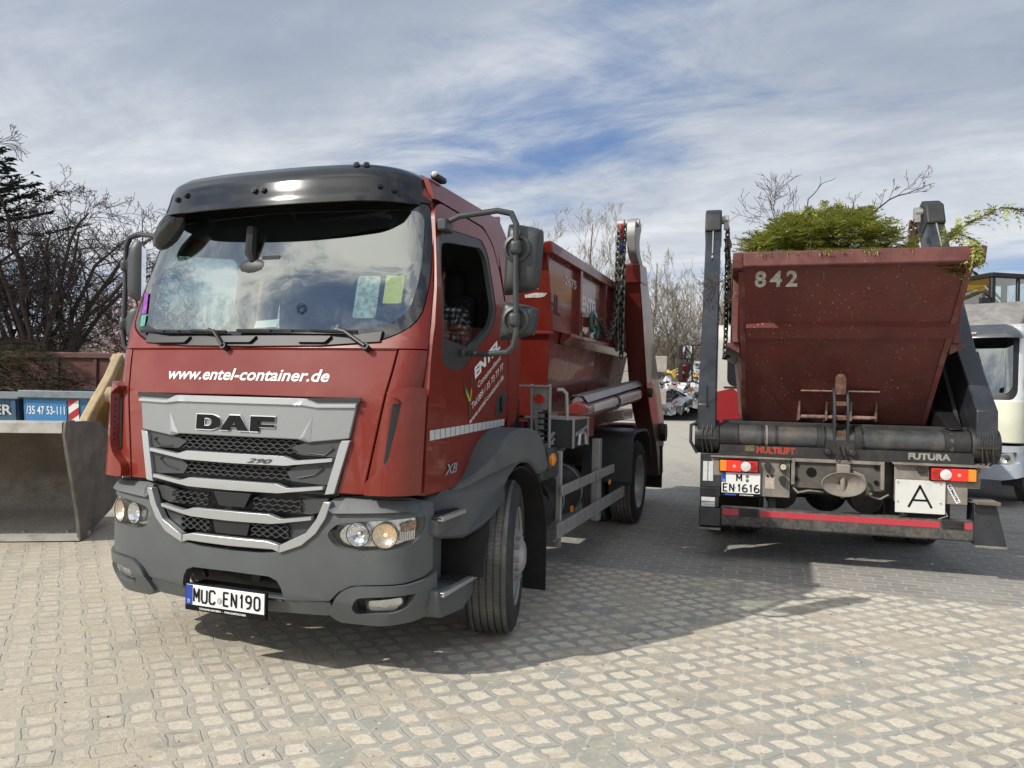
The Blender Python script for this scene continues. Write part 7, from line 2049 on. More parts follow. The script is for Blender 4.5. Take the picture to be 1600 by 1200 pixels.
# ================================================================== driver
def person_in_cab():
    root = bpy.data.objects.new('person', None)
    COL.objects.link(root)
    M_ = Matrix.Translation((-1.073, 5.268, 0)) @ Matrix.Rotation(-TH1, 4, 'Z')
    root.matrix_world = M_ @ Matrix.Translation((0.52, 0.10, 1.56))
    root.rotation_euler = (0, 0, -TH1)
    tag(root, 'driver in a dark and white checked shirt sitting inside the red truck cab', 'person')
    def skin(name, verts, edges, rads, m_, sub=2, par=root):
        me = bpy.data.meshes.new(name); me.from_pydata(verts, edges, []); me.materials.append(m_)
        o = bpy.data.objects.new(name, me); COL.objects.link(o); o.parent = par
        sk = o.modifiers.new('skin', 'SKIN'); sk.use_smooth_shade = True
        for v, r in zip(me.skin_vertices[0].data, rads):
            v.radius = r if hasattr(r, '__len__') else (r, r)
        me.skin_vertices[0].data[0].use_root = True
        sb = o.modifiers.new('sub', 'SUBSURF'); sb.levels = sub; sb.render_levels = sub
        return o
    V = [(0, 0.02, 0.02), (0, 0.04, 0.25), (0, 0.06, 0.45), (0, 0.05, 0.58), (0, 0.02, 0.68), (0, 0.0, 0.80),         # pelvis..head
         (-0.10, -0.02, 0.02), (-0.13, -0.42, 0.06), (-0.13, -0.50, -0.36), (-0.13, -0.62, -0.42),
         (0.10, -0.02, 0.02), (0.13, -0.42, 0.06), (0.13, -0.50, -0.36), (0.13, -0.62, -0.42),
         (-0.19, 0.05, 0.50), (-0.24, -0.10, 0.27), (-0.15, -0.36, 0.30), (-0.13, -0.42, 0.32),
         (0.19, 0.05, 0.50), (0.28, -0.12, 0.30), (0.20, -0.36, 0.34), (0.18, -0.42, 0.35)]
    E = [(0, 1), (1, 2), (2, 3), (3, 4), (4, 5), (0, 6), (6, 7), (7, 8), (8, 9), (0, 10), (10, 11), (11, 12), (12, 13), (2, 14), (14, 15), (15, 16), (16, 17), (2, 18), (18, 19), (19, 20), (20, 21)]
    Rr = [(0.15, 0.11), (0.14, 0.10), (0.16, 0.10), 0.055, (0.075, 0.09), (0.072, 0.085), 0.09, 0.065, 0.05, 0.04, 0.09, 0.065, 0.05, 0.04, 0.055, 0.042, 0.03, 0.028, 0.055, 0.042, 0.03, 0.028]
    skin('body', V, E, Rr, M_skin)
    sm = mat('checked shirt', (0.3, 0.3, 0.3), 0.85)
    k = NT(sm.node_tree); b = sm.node_tree.nodes['Principled BSDF']
    s = k.sep(k.new('ShaderNodeTexCoord').outputs['Object'])
    def band(v, f): return k.m('GREATER_THAN', k.m('FRACT', k.m('MULTIPLY', v, f)), 0.5)
    f = k.m('ADD', k.m('ADD', band(s[0], 24.0), band(s[1], 24.0)), band(s[2], 24.0))
    k.link(k.ramp(k.m('DIVIDE', f, 3.0), [(0.0, 0.012), (0.34, 0.03), (0.67, 0.16), (1.0, 0.55)]), b.inputs['Base Color'])
    skin('shirt', [V[1], V[2], V[14], V[15], (-0.17, -0.30, 0.295), V[18], V[19], (0.22, -0.30, 0.33), (0, 0.02, 0.05)], [(0, 1), (1, 2), (2, 3), (3, 4), (1, 5), (5, 6), (6, 7), (0, 8)],
         [(0.16, 0.12), (0.18, 0.12), 0.068, 0.055, 0.045, 0.068, 0.055, 0.045, (0.16, 0.12)], sm)
    skin('trousers', [V[0], V[6], V[7], V[8], V[10], V[11], V[12]], [(0, 1), (1, 2), (2, 3), (0, 4), (4, 5), (5, 6)], [(0.16, 0.12), 0.10, 0.075, 0.06, 0.10, 0.075, 0.06], M_trous)
    mb = MB(); mb.ball((0, 0.02, 0.82), 0.10, 16, 10, (0.82, 0.98, 0.9)); mb.build('hair', M_hair, root)
    mb = MB()
    mb.ball((0, -0.085, 0.76), 0.016, 8, 6, (0.8, 1.2, 1.3))
    for sg in (-1, 1): mb.ball((sg * 0.076, 0.0, 0.765), 0.022, 8, 6, (0.4, 0.8, 1.2))
    mb.build('face', M_skin, root)
    for sg, c in ((-1, V[17]), (1, V[21])):
        mb = MB()
        for j in range(4):
            a = Vector(c) + Vector((-0.03 + 0.018 * j, -0.02, 0.01))
            mb.tube([a, a + Vector((0, -0.045, 0.015)), a + Vector((0, -0.06, -0.015)), a + Vector((0, -0.04, -0.035))], 0.0085, 6)
        a = Vector(c) + Vector((0.035 * -sg, 0.0, 0)); mb.tube([a, a + Vector((-0.015 * sg, -0.03, 0.02)), a + Vector((-0.012 * sg, -0.05, 0.01))], 0.0095, 6)
        mb.ball(Vector(c) + Vector((0, -0.01, 0.0)), 0.04, 10, 6, (1, 1, 0.55))
        mb.build('hand', M_skin, root)
person_in_cab()

# ================================================================== wheel loader with bucket (left)
LB = thing('wheel_loader', 'tan wheel loader with a wide muddy grey bucket lowered on the paving', 'loader', (-5.465, 7.567, 0), R(8))
# local frame: +x right along the cutting edge, -y towards the camera (bucket mouth), +y to the machine
HW = 1.25
def bprof(n_=16):
    """inner section of the bucket: from cutting edge along floor, round the back, to the overhanging top lip"""
    p = [(-0.40, 0.045), (-0.12, 0.095), (0.14, 0.150)]
    for i in range(1, n_):
        a = R(-75 + 150 * i / n_)
        p.append((0.12 + 0.44 * math.cos(a), 0.59 + 0.44 * math.sin(a)))
    p += [(0.02, 1.06), (-0.35, 1.10), (-0.78, 1.12)]
    return p
pr = bprof()
mb = MB()
def bk(u, v, o):
    k = v * (len(pr) - 1); i = min(int(k), len(pr) - 2); f = k - i
    y = pr[i][0] * (1 - f) + pr[i + 1][0] * f; z = pr[i][1] * (1 - f) + pr[i + 1][1] * f
    c = Vector((0.2, 0.5)); n = (Vector((y, z)) - c).normalized()
    wob = 0.006 * noise.noise(Vector((u * 7, v * 9, 0)))
    return (-HW + 2 * HW * u, y - n.x * (o + wob), z - n.y * (o + wob))
mb.sheet(lambda u, v, o: bk(u, v, o), 28, 44, 0.02)
# sheet puts the second skin at offset -th (outwards)
bkt = mb.build('bucket_shell', M_bucketin, LB)
for sg in (-1, 1):
    mb = MB()
    edge = [(-0.44, 0.01), (0.0, 0.09), (0.36, 0.18), (0.58, 0.32), (0.66, 0.55), (0.62, 0.80), (0.30, 0.98), (0.0, 1.13), (-0.40, 1.16), (-0.80, 1.16), (-0.82, 1.05), (-0.72, 0.80), (-0.58, 0.45), (-0.48, 0.20)]
    mb.prism(edge, 'x', sg * (HW - 0.012), sg * (HW + 0.012))
    sp_ = mb.build('side_plate', M_bucket, LB, bevel=0.004)
    mb = MB()
    fr = [(-0.47, 0.0), (-0.51, 0.20), (-0.61, 0.45), (-0.75, 0.80), (-0.86, 1.05), (-0.84, 1.18), (-0.66, 1.18), (-0.62, 1.02), (-0.52, 0.80), (-0.40, 0.45), (-0.33, 0.20), (-0.30, 0.0)]
    mb.prism(fr, 'x', sg * (HW + 0.013), sg * (HW + 0.035))
    mb.build('side_cutter', M_bucket, LB, bevel=0.004)
mb = MB(); mb.prism([(-0.50, 0.012), (-0.40, 0.055), (-0.22, 0.060), (-0.22, 0.030), (-0.47, 0.008)], 'x', -HW - 0.03, HW + 0.03); mb.build('cutting_edge', M_buckedge, LB, bevel=0.003)
mb = MB(); mb.prism([(-0.84, 1.065), (-0.84, 1.165), (-0.80, 1.175), (-0.25, 1.150), (-0.25, 1.125), (-0.78, 1.14), (-0.80, 1.065)], 'x', -HW, HW); mb.build('top_lip', M_buckedge, LB, bevel=0.004)
mb = MB()
for x in (-0.8, -0.3, 0.2, 0.7, 1.1): mb.cyl((x, -0.30, 0.060), (x, -0.30, 0.078), 0.020, 10)
mb.build('edge_bolt', M_galv, LB)
# lift arms, links
def am(poly): return poly
def loader_arm(x0, x1, poly, name, m_=M_tan, holes=(), bev=0.02):
    mb = MB(); mb.prism(am(poly), 'x', x0, x1)
    return mb.build(name, m_, LB, bevel=bev, seg=3)
xo = 1.03
lk = rnd([(0.36, 0.95), (0.40, 1.13), (0.70, 1.36), (1.05, 1.61), (1.32, 1.86), (1.50, 1.90), (1.60, 1.78), (1.50, 1.62), (1.22, 1.30), (1.02, 1.02), (0.86, 0.80), (0.60, 0.76)], 0.06)
loader_arm(xo - 0.14, xo - 0.04, lk, 'bucket_link')
mb = MB()
mb.prism(rnd([(0.55, 0.98), (0.62, 1.16), (0.82, 1.30), (0.98, 1.36), (0.98, 1.18), (0.82, 0.96), (0.68, 0.90)], 0.07), 'x', xo - 0.041, xo - 0.036); mb.prism(rnd([(1.08, 1.50), (1.25, 1.70), (1.40, 1.76), (1.36, 1.64), (1.18, 1.46)], 0.05), 'x', xo - 0.041, xo - 0.036)
mb.build('link_recess', mat('recess shade ochre', (0.26, 0.15, 0.045), 0.6, dirt=0.5, dirt_col=(0.14, 0.10, 0.06), dscale=6), LB, bevel=0.0)  # darker colour on the link face stands in for shade in a recess
loader_arm(xo + 0.10, xo + 0.20, rnd([(0.52, 1.36), (0.60, 1.50), (0.78, 1.52), (1.10, 1.42), (1.5, 1.30), (1.5, 1.05), (1.1, 1.05), (0.80, 1.22), (0.62, 1.26)], 0.07), 'lift_lug')
loader_arm(xo - 0.02, xo + 0.08, rnd([(0.55, 0.45), (0.80, 0.45), (1.00, 0.80), (1.5, 1.0), (1.5, 1.2), (1.0, 1.05), (0.70, 0.80)], 0.06), 'lift_lug')
mb = MB()
for (x, y, z, r) in ((xo - 0.14, 0.50, 0.98, 0.06), (xo - 0.14, 1.42, 1.80, 0.075), (xo + 0.10, 0.62, 1.40, 0.085)):
    mb.lathe([(0.028, -0.03), (r, -0.03), (r, 0.135), (0.028, 0.135)], (x, y, z), (1, 0, 0), 24)
mb.build('pivot_boss', M_tan, LB, bevel=0.006)
mb = MB()
for (x, y, z) in ((xo - 0.14, 0.50, 0.98), (xo - 0.14, 1.42, 1.80), (xo + 0.10, 0.62, 1.40)): mb.cyl((x - 0.06, y, z), (x + 0.16, y, z), 0.033, 14)
mb.build('pivot_pin', M_dusty, LB)
loader_arm(xo + 0.24, xo + 0.34, rnd([(0.60, 0.45), (0.80, 0.42), (1.1, 0.75), (1.5, 1.30), (1.9, 1.55), (2.6, 1.70), (3.3, 1.62), (3.3, 1.80), (2.5, 1.92), (1.7, 1.78), (1.3, 1.50), (0.9, 1.05)], 0.08), 'lift_arm')
mb = MB(); mb.cyl((1.0, 2.5, 1.75), (2.2, 2.5, 1.75), 0.09, 16); mb.build('cross_tube', M_tan, LB)
OX = 2.0
# machine body behind the red truck
mb = MB(); mb.prism([(2.6, 0.6), (2.6, 1.3), (3.0, 1.9), (3.4, 1.9), (3.6, 1.2), (6.6, 1.2), (6.7, 0.9), (6.4, 0.6)], 'x', OX - 0.45, OX + 0.45); lb_ = mb.build('loader_frame', M_tan, LB, bevel=0.03)
mb = MB(); mb.prism(rnd([(4.9, 1.2), (4.9, 1.95), (6.5, 1.75), (6.8, 1.3), (6.7, 1.1)], 0.1), 'x', OX - 0.6, OX + 0.6); mb.build('engine_hood', M_tan, LB, bevel=0.05)
mb = MB(); mb.prism([(3.7, 1.2), (3.6, 1.7), (3.75, 2.30), (4.7, 2.30), (4.85, 1.7), (4.85, 1.2)], 'x', OX - 0.55, OX + 0.55); mb.build('loader_cab', M_black, LB, bevel=0.04)
mb = MB(); mb.prism([(3.65, 2.30), (3.65, 2.38), (4.8, 2.38), (4.8, 2.30)], 'x', OX - 0.58, OX + 0.58); mb.build('cab_roof', M_tan, LB, bevel=0.03)
for (y, x) in ((2.3, -0.9), (2.3, 0.9), (5.2, -0.9), (5.2, 0.9)):
    w = bpy.data.objects.new('wheel', None); COL.objects.link(w); w.parent = LB; w.location = (OX + x, y, 0.62)
    mb = MB(); mb.lathe([(0.33, -0.20), (0.45, -0.22), (0.58, -0.20), (0.62, -0.15), (0.62, 0.15), (0.58, 0.20), (0.45, 0.22), (0.33, 0.20)], (0, 0, 0), (1, 0, 0), 40)
    for k in range(20):
        a0 = 2 * math.pi * k / 20
        for sg in (-1, 1):
            c = Vector((sg * 0.10, 0.625 * math.sin(a0 + 0.08 * sg), 0.625 * math.cos(a0 + 0.08 * sg)))
            mb.obox(c, (0.18, 0.07, 0.05), (-a0 - 0.08 * sg, 0, 0))
    mb.build('tyre', M_tyred, w)
    mb = MB(); mb.lathe([(0.33, -0.20), (0.34, 0.0), (0.33, 0.20), (0.30, 0.20), (0.22, 0.05), (0.10, 0.05), (0.001, 0.06)], (0, 0, 0), (1 if x > 0 else -1, 0, 0), 28); mb.build('rim', M_tan, w)

# ================================================================== blue and red containers with brush (left)
def box_skip(name, label, loc, rz, w, d_, h, m_, rim_m, ribs, group, taper=0.12, rimh=0.12):
    S = thing(name, label, 'skip', loc, rz, group)
    mb = MB()
    t = taper
    for o, fl in ((0, 0), (0.03, 1)):
        vs = []
        for z, k in ((h, 0), (0.12 if h > 1 else 0, t)):
            vs += [(-w / 2 + o + k * 0.0, 0 + o + k, z + (0.02 if fl and z < 1 else 0)), (w / 2 - o, 0 + o + k, z + (0.02 if fl and z < 1 else 0)), (w / 2 - o, d_ - o - k, z + (0.02 if fl and z < 1 else 0)), (-w / 2 + o, d_ - o - k, z + (0.02 if fl and z < 1 else 0))]
        mb.add(vs, [(0, 1, 5, 4), (1, 2, 6, 5), (2, 3, 7, 6), (3, 0, 4, 7), (4, 5, 6, 7)])
    mb.build('skip_body', m_, S)
    mb = MB()
    mb.box(-w / 2 - 0.05, w / 2 + 0.05, -0.06, 0.035, h - rimh, h); mb.box(-w / 2 - 0.05, w / 2 + 0.05, d_ - 0.035, d_ + 0.06, h - rimh, h)
    mb.box(-w / 2 - 0.05, -w / 2 + 0.035, 0.036, d_ - 0.036, h - rimh, h); mb.box(w / 2 - 0.035, w / 2 + 0.05, 0.036, d_ - 0.036, h - rimh, h)
    mb.build('skip_rim', rim_m, S, bevel=0.012)
    for x in ribs:
        mb = MB()
        y0 = -0.035; tp = t
        mb.prism([(y0, h - rimh), (y0 + tp + 0.0, 0.14), (0.02 + tp, 0.14), (0.02, h - rimh)], 'x', x - 0.035, x + 0.035); mb.build('rib', m_, S, bevel=0.006)
    mb = MB(); mb.box(-w / 2, w / 2, t + 0.15, t + 0.30, 0.0, 0.12); mb.box(-w / 2, w / 2, d_ - t - 0.4, d_ - t - 0.25, 0.0, 0.12); mb.build('skid', m_, S)
    return S
GB = 'skips in the row at the left'
bs1 = box_skip('skip', 'weathered dark blue skip with white lettering ER, left of the phone number skip', (-9.16, 12.35, 0), R(-2), 2.2, 2.0, 1.33, M_blued, M_rimblue, (-0.6, 0.0, 1.05), GB)
lettering('ER', lambda x, z: (0.70 + x, 0.004 + (1.33 - 0.95 - z) * 0.098 - 0.02, 0.95 + z), 0.30, 0.165, M_whited, bs1, bold=0.02)
bs2 = box_skip('skip', 'blue skip with phone number ending 111 and a red and white marker plate', (-6.86, 12.25, 0), R(-2), 2.2, 2.0, 1.36, M_blue, M_rimblue, (0.88,), GB)
def b2f(x, z, o=0.0): return (x, (1.36 - z) * 0.097 - 0.012 - o, z)
mb = MB(); mb.add([b2f(x, z) for x, z in ((-1.06, 0.35), (-0.38, 0.35), (-0.38, 1.20), (-1.06, 1.20))], [(0, 1, 2, 3)]); pn = mb.build('phone_panel', M_bluel, bs2, smooth=False)
lettering('/35 47 53-111', lambda x, z: b2f(-1.05 + x, 0.97 + z, 0.004), 0.64, 0.135, M_white, pn, bold=0.01)
mk = MB(); mr = MB()
X0, X1, Z0, Z1 = -0.345, -0.175, 0.80, 1.22
mk.add([b2f(x, z, 0.002) for x, z in ((X0, Z0), (X1, Z0), (X1, Z1), (X0, Z1))], [(0, 1, 2, 3)])
om = mk.build('marker_plate', M_plate, bs2, smooth=False)
for poly in ([(X0, 1.22), (X1, 1.22), (X0, 1.10)], [(X0, 0.98), (X1, 1.10), (X1, 0.98), (X0, 0.86)], [(X0, 0.80), (X1, 0.86), (X1, 0.80)]):
    mr.add([b2f(x, z, 0.005) for x, z in poly], [tuple(range(len(poly)))])
mr.build('marker_stripe', mat('marker red', (0.42, 0.025, 0.03), 0.4), om, smooth=False)
# red roll-off container behind
rc = box_skip('container', 'large dull red container standing behind the blue skips at the left', (-8.6, 16.2, 0), R(-3), 4.6, 2.3, 2.12, mat('dull red container', (0.085, 0.022, 0.018), 0.6, var=0.2, dirt=0.5, dirt_col=(0.10, 0.05, 0.04)), mat('dull red rim', (0.11, 0.035, 0.028), 0.6, dirt=0.5, dirt_col=(0.08, 0.05, 0.04)), (-1.2, -0.35, 0.5, 1.35), GB, 0.02)
rc['category'] = 'container'
mb = MB(); mb.add([(1.55, -0.03, 1.50), (2.05, -0.03, 1.50), (2.05, -0.03, 1.70), (1.55, -0.03, 1.70)], [(0, 1, 2, 3)]); tp_ = mb.build('number_tag', M_whited, rc, smooth=False)
lettering('253', lambda x, z: (1.58 + x, -0.036, 1.53 + z), 0.38, 0.13, M_ink, tp_, bold=0.02)
# brush heaps in the blue skips
r_ = random.Random(33)
def hbl(cx, cy, rx, ry, z0, zh):
    def f(x, y):
        q = 1 - ((x - cx) / rx) ** 2 - ((y - cy) / ry) ** 2
        if q < 0: return None
        return (z0, z0 + 0.05 + zh * q ** 0.6 * (0.85 + 0.3 * noise.noise(Vector((x, y, 1)))))
    return f
g_ = heap('h', '', None, 5200, (-12.6, -7.4, 12.5, 14.4), hbl(-10.3, 13.4, 2.7, 1.0, 1.20, 1.25), None, r_, (0.22, 0.45), hang=0.6)
o = g_.build('brush_heap', M_thujad, None, smooth=False, fix=False)
tag(o, 'dark green brush heaped in the blue skips at the left', kind='stuff')
mb = MB()
for i in range(420):
    x = -11.4 + 3.4 * r_.random(); y = 12.5 + 1.8 * r_.random(); z = 1.3 + 1.25 * r_.random() * max(0.1, 1 - ((x + 10.6) / 2.6) ** 2)
    an = r_.random() * 6.28; d_ = Vector((math.cos(an), 0.4 * math.sin(an), 0.5 * r_.random()))
    L = 0.4 + 0.7 * r_.random(); p = Vector((x, y, z))
    mb.tube([p, p + d_ * L * 0.5 + Vector((0, 0, 0.06)), p + d_ * L + Vector((0, 0, -0.12))], [0.006, 0.005, 0.003], 3, caps=False)
o = mb.build('dry_twigs', M_straw, None, smooth=False, fix=False)
tag(o, 'dry brown twigs lying over the brush in the blue skips', kind='stuff')
mb = MB(); mb.grid(lambda u, v: (-10.8 + 4.6 * u, 12.45 + 1.8 * v, 1.18 + 0.05 * noise.noise(Vector((u * 9, v * 5, 0)))), 20, 8)
o = mb.build('brush_litter', M_thujad, None, smooth=False, fix=False); tag(o, 'matted litter under the brush in the blue skips', kind='stuff')

# ================================================================== white truck at the right edge
TH3 = R(47)
T3 = thing('white_truck', 'white lorry with smoked sun visor and grey tarpaulin roof, at the right edge', 'truck', (7.18, 12.05, 0), -TH3)
C3 = Cab([(0.4, -1.30), (1.2, -1.33), (1.55, -1.28), (2.5, -1.02), (2.62, -0.95)], [(1.6, 1.08), (2.55, 1.0), (2.65, 0.93)], 0.22, 8)
def c3(x, z, o=0.0): return C3(x, z, o)
e3 = C3.s_at_y(-0.95, 1.5)
wo = rnd([(-1.0, 1.52), (1.0, 1.52), (1.06, 1.62), (1.03, 2.42), (0.95, 2.50), (-0.95, 2.50), (-1.03, 2.42), (-1.06, 1.62)], 0.06)
e3t = C3.s_at_y(-0.62, 2.5)
def e3f(z): return C3.s_at_y(lerp_tab([(0.9, -0.98), (1.5, -0.95), (2.6, -0.66)], z), z)
pz = [0.92, 1.2, 1.5, 1.9, 2.3, 2.58]
wrap([mir([(0, 2.58)] + [(e3f(z), z) for z in pz[::-1]] + [(0, 0.92)]), wo], c3, 0.03, 0, (0.08, 0.12)).build('cab_front', M_wpaint, T3, bevel=0.006)
wrap([wo, rnd([(-0.93, 1.62), (0.93, 1.62), (0.98, 1.7), (0.94, 2.38), (0.88, 2.44), (-0.88, 2.44), (-0.94, 2.38), (-0.98, 1.7)], 0.06)], c3, 0.01, -0.004, (0.08, 0.12)).build('windscreen_seal', M_black, T3)
wrap([rnd([(-0.93, 1.62), (0.93, 1.62), (0.98, 1.7), (0.94, 2.38), (0.88, 2.44), (-0.88, 2.44), (-0.94, 2.38), (-0.98, 1.7)], 0.06)], c3, 0.0, -0.008, (0.08, 0.12)).build('windscreen', M_glass, T3, fix=False)
wrap([rnd([(0.62, 0.93), (e3f(1.0) - 0.03, 0.93), (e3f(1.5) - 0.03, 1.50), (0.70, 1.50)], 0.03)], c3, 0.03, 0.018, (0.06, 0.1)).build('corner_panel', mat('yellowed panel', (0.66, 0.66, 0.52), 0.4, coat=0.3), T3, bevel=0.008)
bp3 = mir([(0, 0.88), (e3 - 0.06, 0.88), (e3 - 0.02, 0.80), (e3 - 0.03, 0.48), (0.9, 0.40), (0, 0.40)])
hl3 = rnd([(0.72, 0.70), (0.76, 0.78), (1.04, 0.80), (1.08, 0.64), (0.76, 0.60)], 0.03)
b3 = wrap([bp3, hl3, [(-x, z) for x, z in hl3]], c3, 0.06, 0.05, (0.08, 0.1)).build('bumper', M_bumper, T3, bevel=0.015)
for sg in (-1, 1):
    def cs3(x, z, o=0.0, sg=sg): return C3(sg * x, z, o)
    h3 = wrap([hl3], cs3, 0.02, -0.01, (0.06, 0)).build('headlight', M_lampbody, T3)
    wrap([hl3], cs3, 0, 0.035, (0.06, 0)).build('lamp_glass', M_glasscl, h3, fix=False)
    c = Vector(cs3(0.92, 0.70, 0.0)); n_ = (Vector(cs3(0.92, 0.70, 0.1)) - c).normalized()
    mb = MB(); mb.lathe([(0.01, 0), (0.05, 0.01), (0.07, 0.03)], c, n_, 22); mb.build('lamp_bowl', M_chrome, h3)
    # side / door
    def sf3(y, z, o=0.0, sg=sg): return (sg * (lerp_tab([(1.6, 1.08), (2.55, 1.0)], z) + o), y, z)
    wn = rnd([(-0.82, 1.62), (-0.72, 2.28), (-0.60, 2.42), (0.05, 2.42), (0.12, 2.3), (0.12, 1.62)], 0.06)
    dr3 = wrap([rnd([(-0.93, 0.95), (-0.93, 1.5), (-0.68, 2.45), (-0.60, 2.52), (0.10, 2.52), (0.22, 2.4), (0.22, 1.0), (-0.1, 0.92)], 0.06), wn], sf3, 0.03, 0.0, (0.2, 0.15)).build('door', M_wpaint, T3, bevel=0.006)
    wrap([rnd([(0.235, 0.95), (0.235, 2.55), (0.6, 2.55), (0.6, 0.95)], 0.02)], sf3, 0.03, 0.0, (0.2, 0.15)).build('side_panel', M_wpaint, T3, bevel=0.006)
    wrap([wn], sf3, 0.01, -0.02, (0.2, 0.15)).build('window', M_black, dr3)
    wrap([rnd([(-0.88, 1.07), (-0.3, 1.07), (-0.3, 1.13), (-0.88, 1.13)], 0.005)], sf3, 0.008, 0.006, (0, 0)).build('air_slot', M_black, dr3)
    lettering('G', lambda x, z: sf3(-0.75 + x, 1.24 + z, 0.012), 0.07, 0.09, M_galv, dr3, bold=0.05)
    mb = MB(); mb.obox(Vector(sf3(-0.80, 1.78, 0.14)), (0.20, 0.10, 0.17), (0, 0, 0)); mb.tube([sf3(-0.80, 1.70, 0.0), sf3(-0.80, 1.74, 0.12)], 0.015, 6); mb.build('kerb_mirror', M_black, T3, bevel=0.04, seg=3)
    mb = MB(); mb.prism([(-0.95, 0.30), (-0.93, 0.90), (-0.62, 0.92), (-0.50, 0.60), (-0.50, 0.35)], 'x', sg * 0.8, sg * 1.08); mb.build('cab_step', M_plastd, T3, bevel=0.02)
    mb = MB(); mb.box(*sorted((sg * 1.085, sg * 1.10)), -0.88, -0.80, 0.70, 0.78); mb.build('side_marker', mat('dull orange', (0.45, 0.14, 0.03), 0.4), T3, bevel=0.006)
    mb = MB(); mb.prism(rnd([(-0.55, 0.55), (-0.48, 0.95), (0.0, 1.08), (0.48, 0.95), (0.55, 0.6)], 0.1) + [(0.5 * math.cos(R(a)), 0.46 + 0.52 * math.sin(R(a))) for a in range(15, 170, 15)], 'x', sg * 0.7, sg * 1.12); mb.build('mudguard', M_plastd, T3, bevel=0.02)
mb = MB()
V3 = Cab([(2, -1.30), (3, -1.30)], [(2, 1.06), (3, 1.06)], 0.25, 9)
S3 = V3.s_at_y(-0.85, 2.5)
mb.sheet(lambda u, v, o: (lambda p: (p[0], p[1], 2.60 - 0.20 * v ** 1.2 + o * 0.6))(V3((-1 + 2 * u) * S3, 2.5, -0.20 * (1 - v) ** 1.5 + o)), 30, 8, 0.008)
v3 = mb.build('sun_visor', mat('smoked visor', (0.05, 0.055, 0.06), 0.12, coat=1.0, dirt=0.4, dirt_col=(0.16, 0.16, 0.155)), T3)
wrap([[(0.20, 2.475), (0.55, 2.485), (0.54, 2.455), (0.20, 2.445)]], lambda x, z, o: V3(x, z, o + 0.006), 0.001, 0.0, (0.05, 0)).build('visor_decal', mat('pale decal', (0.42, 0.38, 0.28), 0.5, var=0.6, vscale=60), v3)
mb = MB(); mb.prism([(-0.86, 2.575), (-0.5, 2.64), (0.3, 2.66), (0.6, 2.62), (0.6, 2.55), (-0.7, 2.55)], 'x', -0.96, 0.96); mb.build('cab_roof', M_wpaint, T3, bevel=0.02)
mb = MB(); mb.box(-1.0, 1.0, 0.55, 0.58, 0.95, 2.6); mb.box(-1.0, 1.0, -0.95, 0.55, 0.93, 0.97); mb.build('cab_lining', M_cloth, T3)
mb = MB(); mb.sheet(lambda u, v, o: (lambda p: (p[0], p[1] + 0.03 + 0.4 * v, 1.60 + o))(C3(-0.98 + 1.96 * u, 1.6, -0.04)), 16, 2, 0.03); mb.build('dashboard', M_cloth, T3)
mb = MB()
for (x, z, w_, h_) in ((-0.1, 1.62, 0.34, 0.30), (0.25, 1.62, 0.36, 0.26), (0.05, 1.85, 0.3, 0.2)): mb.obox(Vector((x, -0.78, z + h_ / 2)), (w_, 0.2, h_), (0.1, 0.08, 0.2 * x))
mb.build('parcel', M_card, T3, bevel=0.01)
mb = MB()
def rl(u, v):
    x = -0.92 + 1.84 * u; t = v
    return (x * 0.86, -0.10 + 1.0 * t, 2.66 + 0.46 * math.sin(t * math.pi / 2) + 0.02 * noise.noise(Vector((u * 5, v * 5, 2))) - 0.05 * abs(2 * u - 1) ** 4)
mb.sheet(lambda u, v, o: (rl(u, v)[0], rl(u, v)[1], rl(u, v)[2] + o), 20, 12, 0.01)
for sg in (-1, 1): mb.prism([(-0.10, 2.62), (0.89, 2.62), (0.89, 3.08), (0.55, 3.02), (0.25, 2.86), (-0.10, 2.64)], 'x', sg * 0.76, sg * 0.78)
mb.prism([(0.88, 2.6), (0.90, 2.6), (0.90, 3.08), (0.88, 3.08)], 'x', -0.78, 0.78)
mb.build('roof_spoiler', M_tarp, T3)
mb = MB(); mb.box(-0.35, 0.35, -0.8, 6.0, 0.55, 0.75); mb.build('chassis_frame', M_chassis, T3)
mb = MB(); mb.box(-1.2, 1.2, 1.0, 6.4, 0.95, 1.45); mb.box(-1.22, -1.18, 1.0, 6.4, 1.45, 2.2); mb.box(1.18, 1.22, 1.0, 6.4, 1.45, 2.2); mb.build('load_bed', M_tarp, T3, bevel=0.01)
for x in (-1, 1):
    make_wheel('front_wheel', T3, (x * 0.95, 0, 0.46), 0, side=x, w=0.26, rad=0.46)
    make_wheel('rear_wheel', T3, (x * 0.95, 4.2, 0.46), 0, side=x, w=0.26, rad=0.46, front=False)

# ================================================================== yellow excavator behind the white truck
EX = thing('excavator', 'yellow excavator with dark framed cab standing behind the white lorry', 'excavator', (10.25, 17.2, 0), R(12))
mb = MB()
bp_ = rnd([(-3.2, 3.6), (-2.9, 4.25), (-1.6, 4.75), (-0.5, 4.50), (0.2, 4.20), (1.0, 3.55), (1.5, 2.5), (1.1, 1.7), (0.6, 2.3), (0.2, 3.1), (-0.4, 3.65), (-1.5, 4.05), (-2.5, 3.7)], 0.15)
mb.prism(bp_, 'y', -0.2, 0.15); mb.build('boom', M_yellow, EX, bevel=0.03)
mb = MB(); mb.cyl((0.3, -0.3, 2.2), (-0.5, -0.3, 3.3), 0.08, 14); mb.cyl((-0.5, -0.3, 3.3), (-0.8, -0.3, 3.9), 0.05, 12); mb.build('boom_cylinder', M_black, EX)
mb = MB(); mb.tube([(0.9, -0.24, 3.66), (0.1, -0.24, 4.32), (-0.9, -0.24, 4.72)], 0.03, 6); mb.tube([(-2.8, -0.22, 3.5), (-1.5, -0.24, 3.98), (-0.3, -0.24, 3.5), (0.3, -0.24, 2.9)], 0.05, 6); mb.build('hydraulic_line', M_black, EX)
CZ = 0.70
mb = MB()
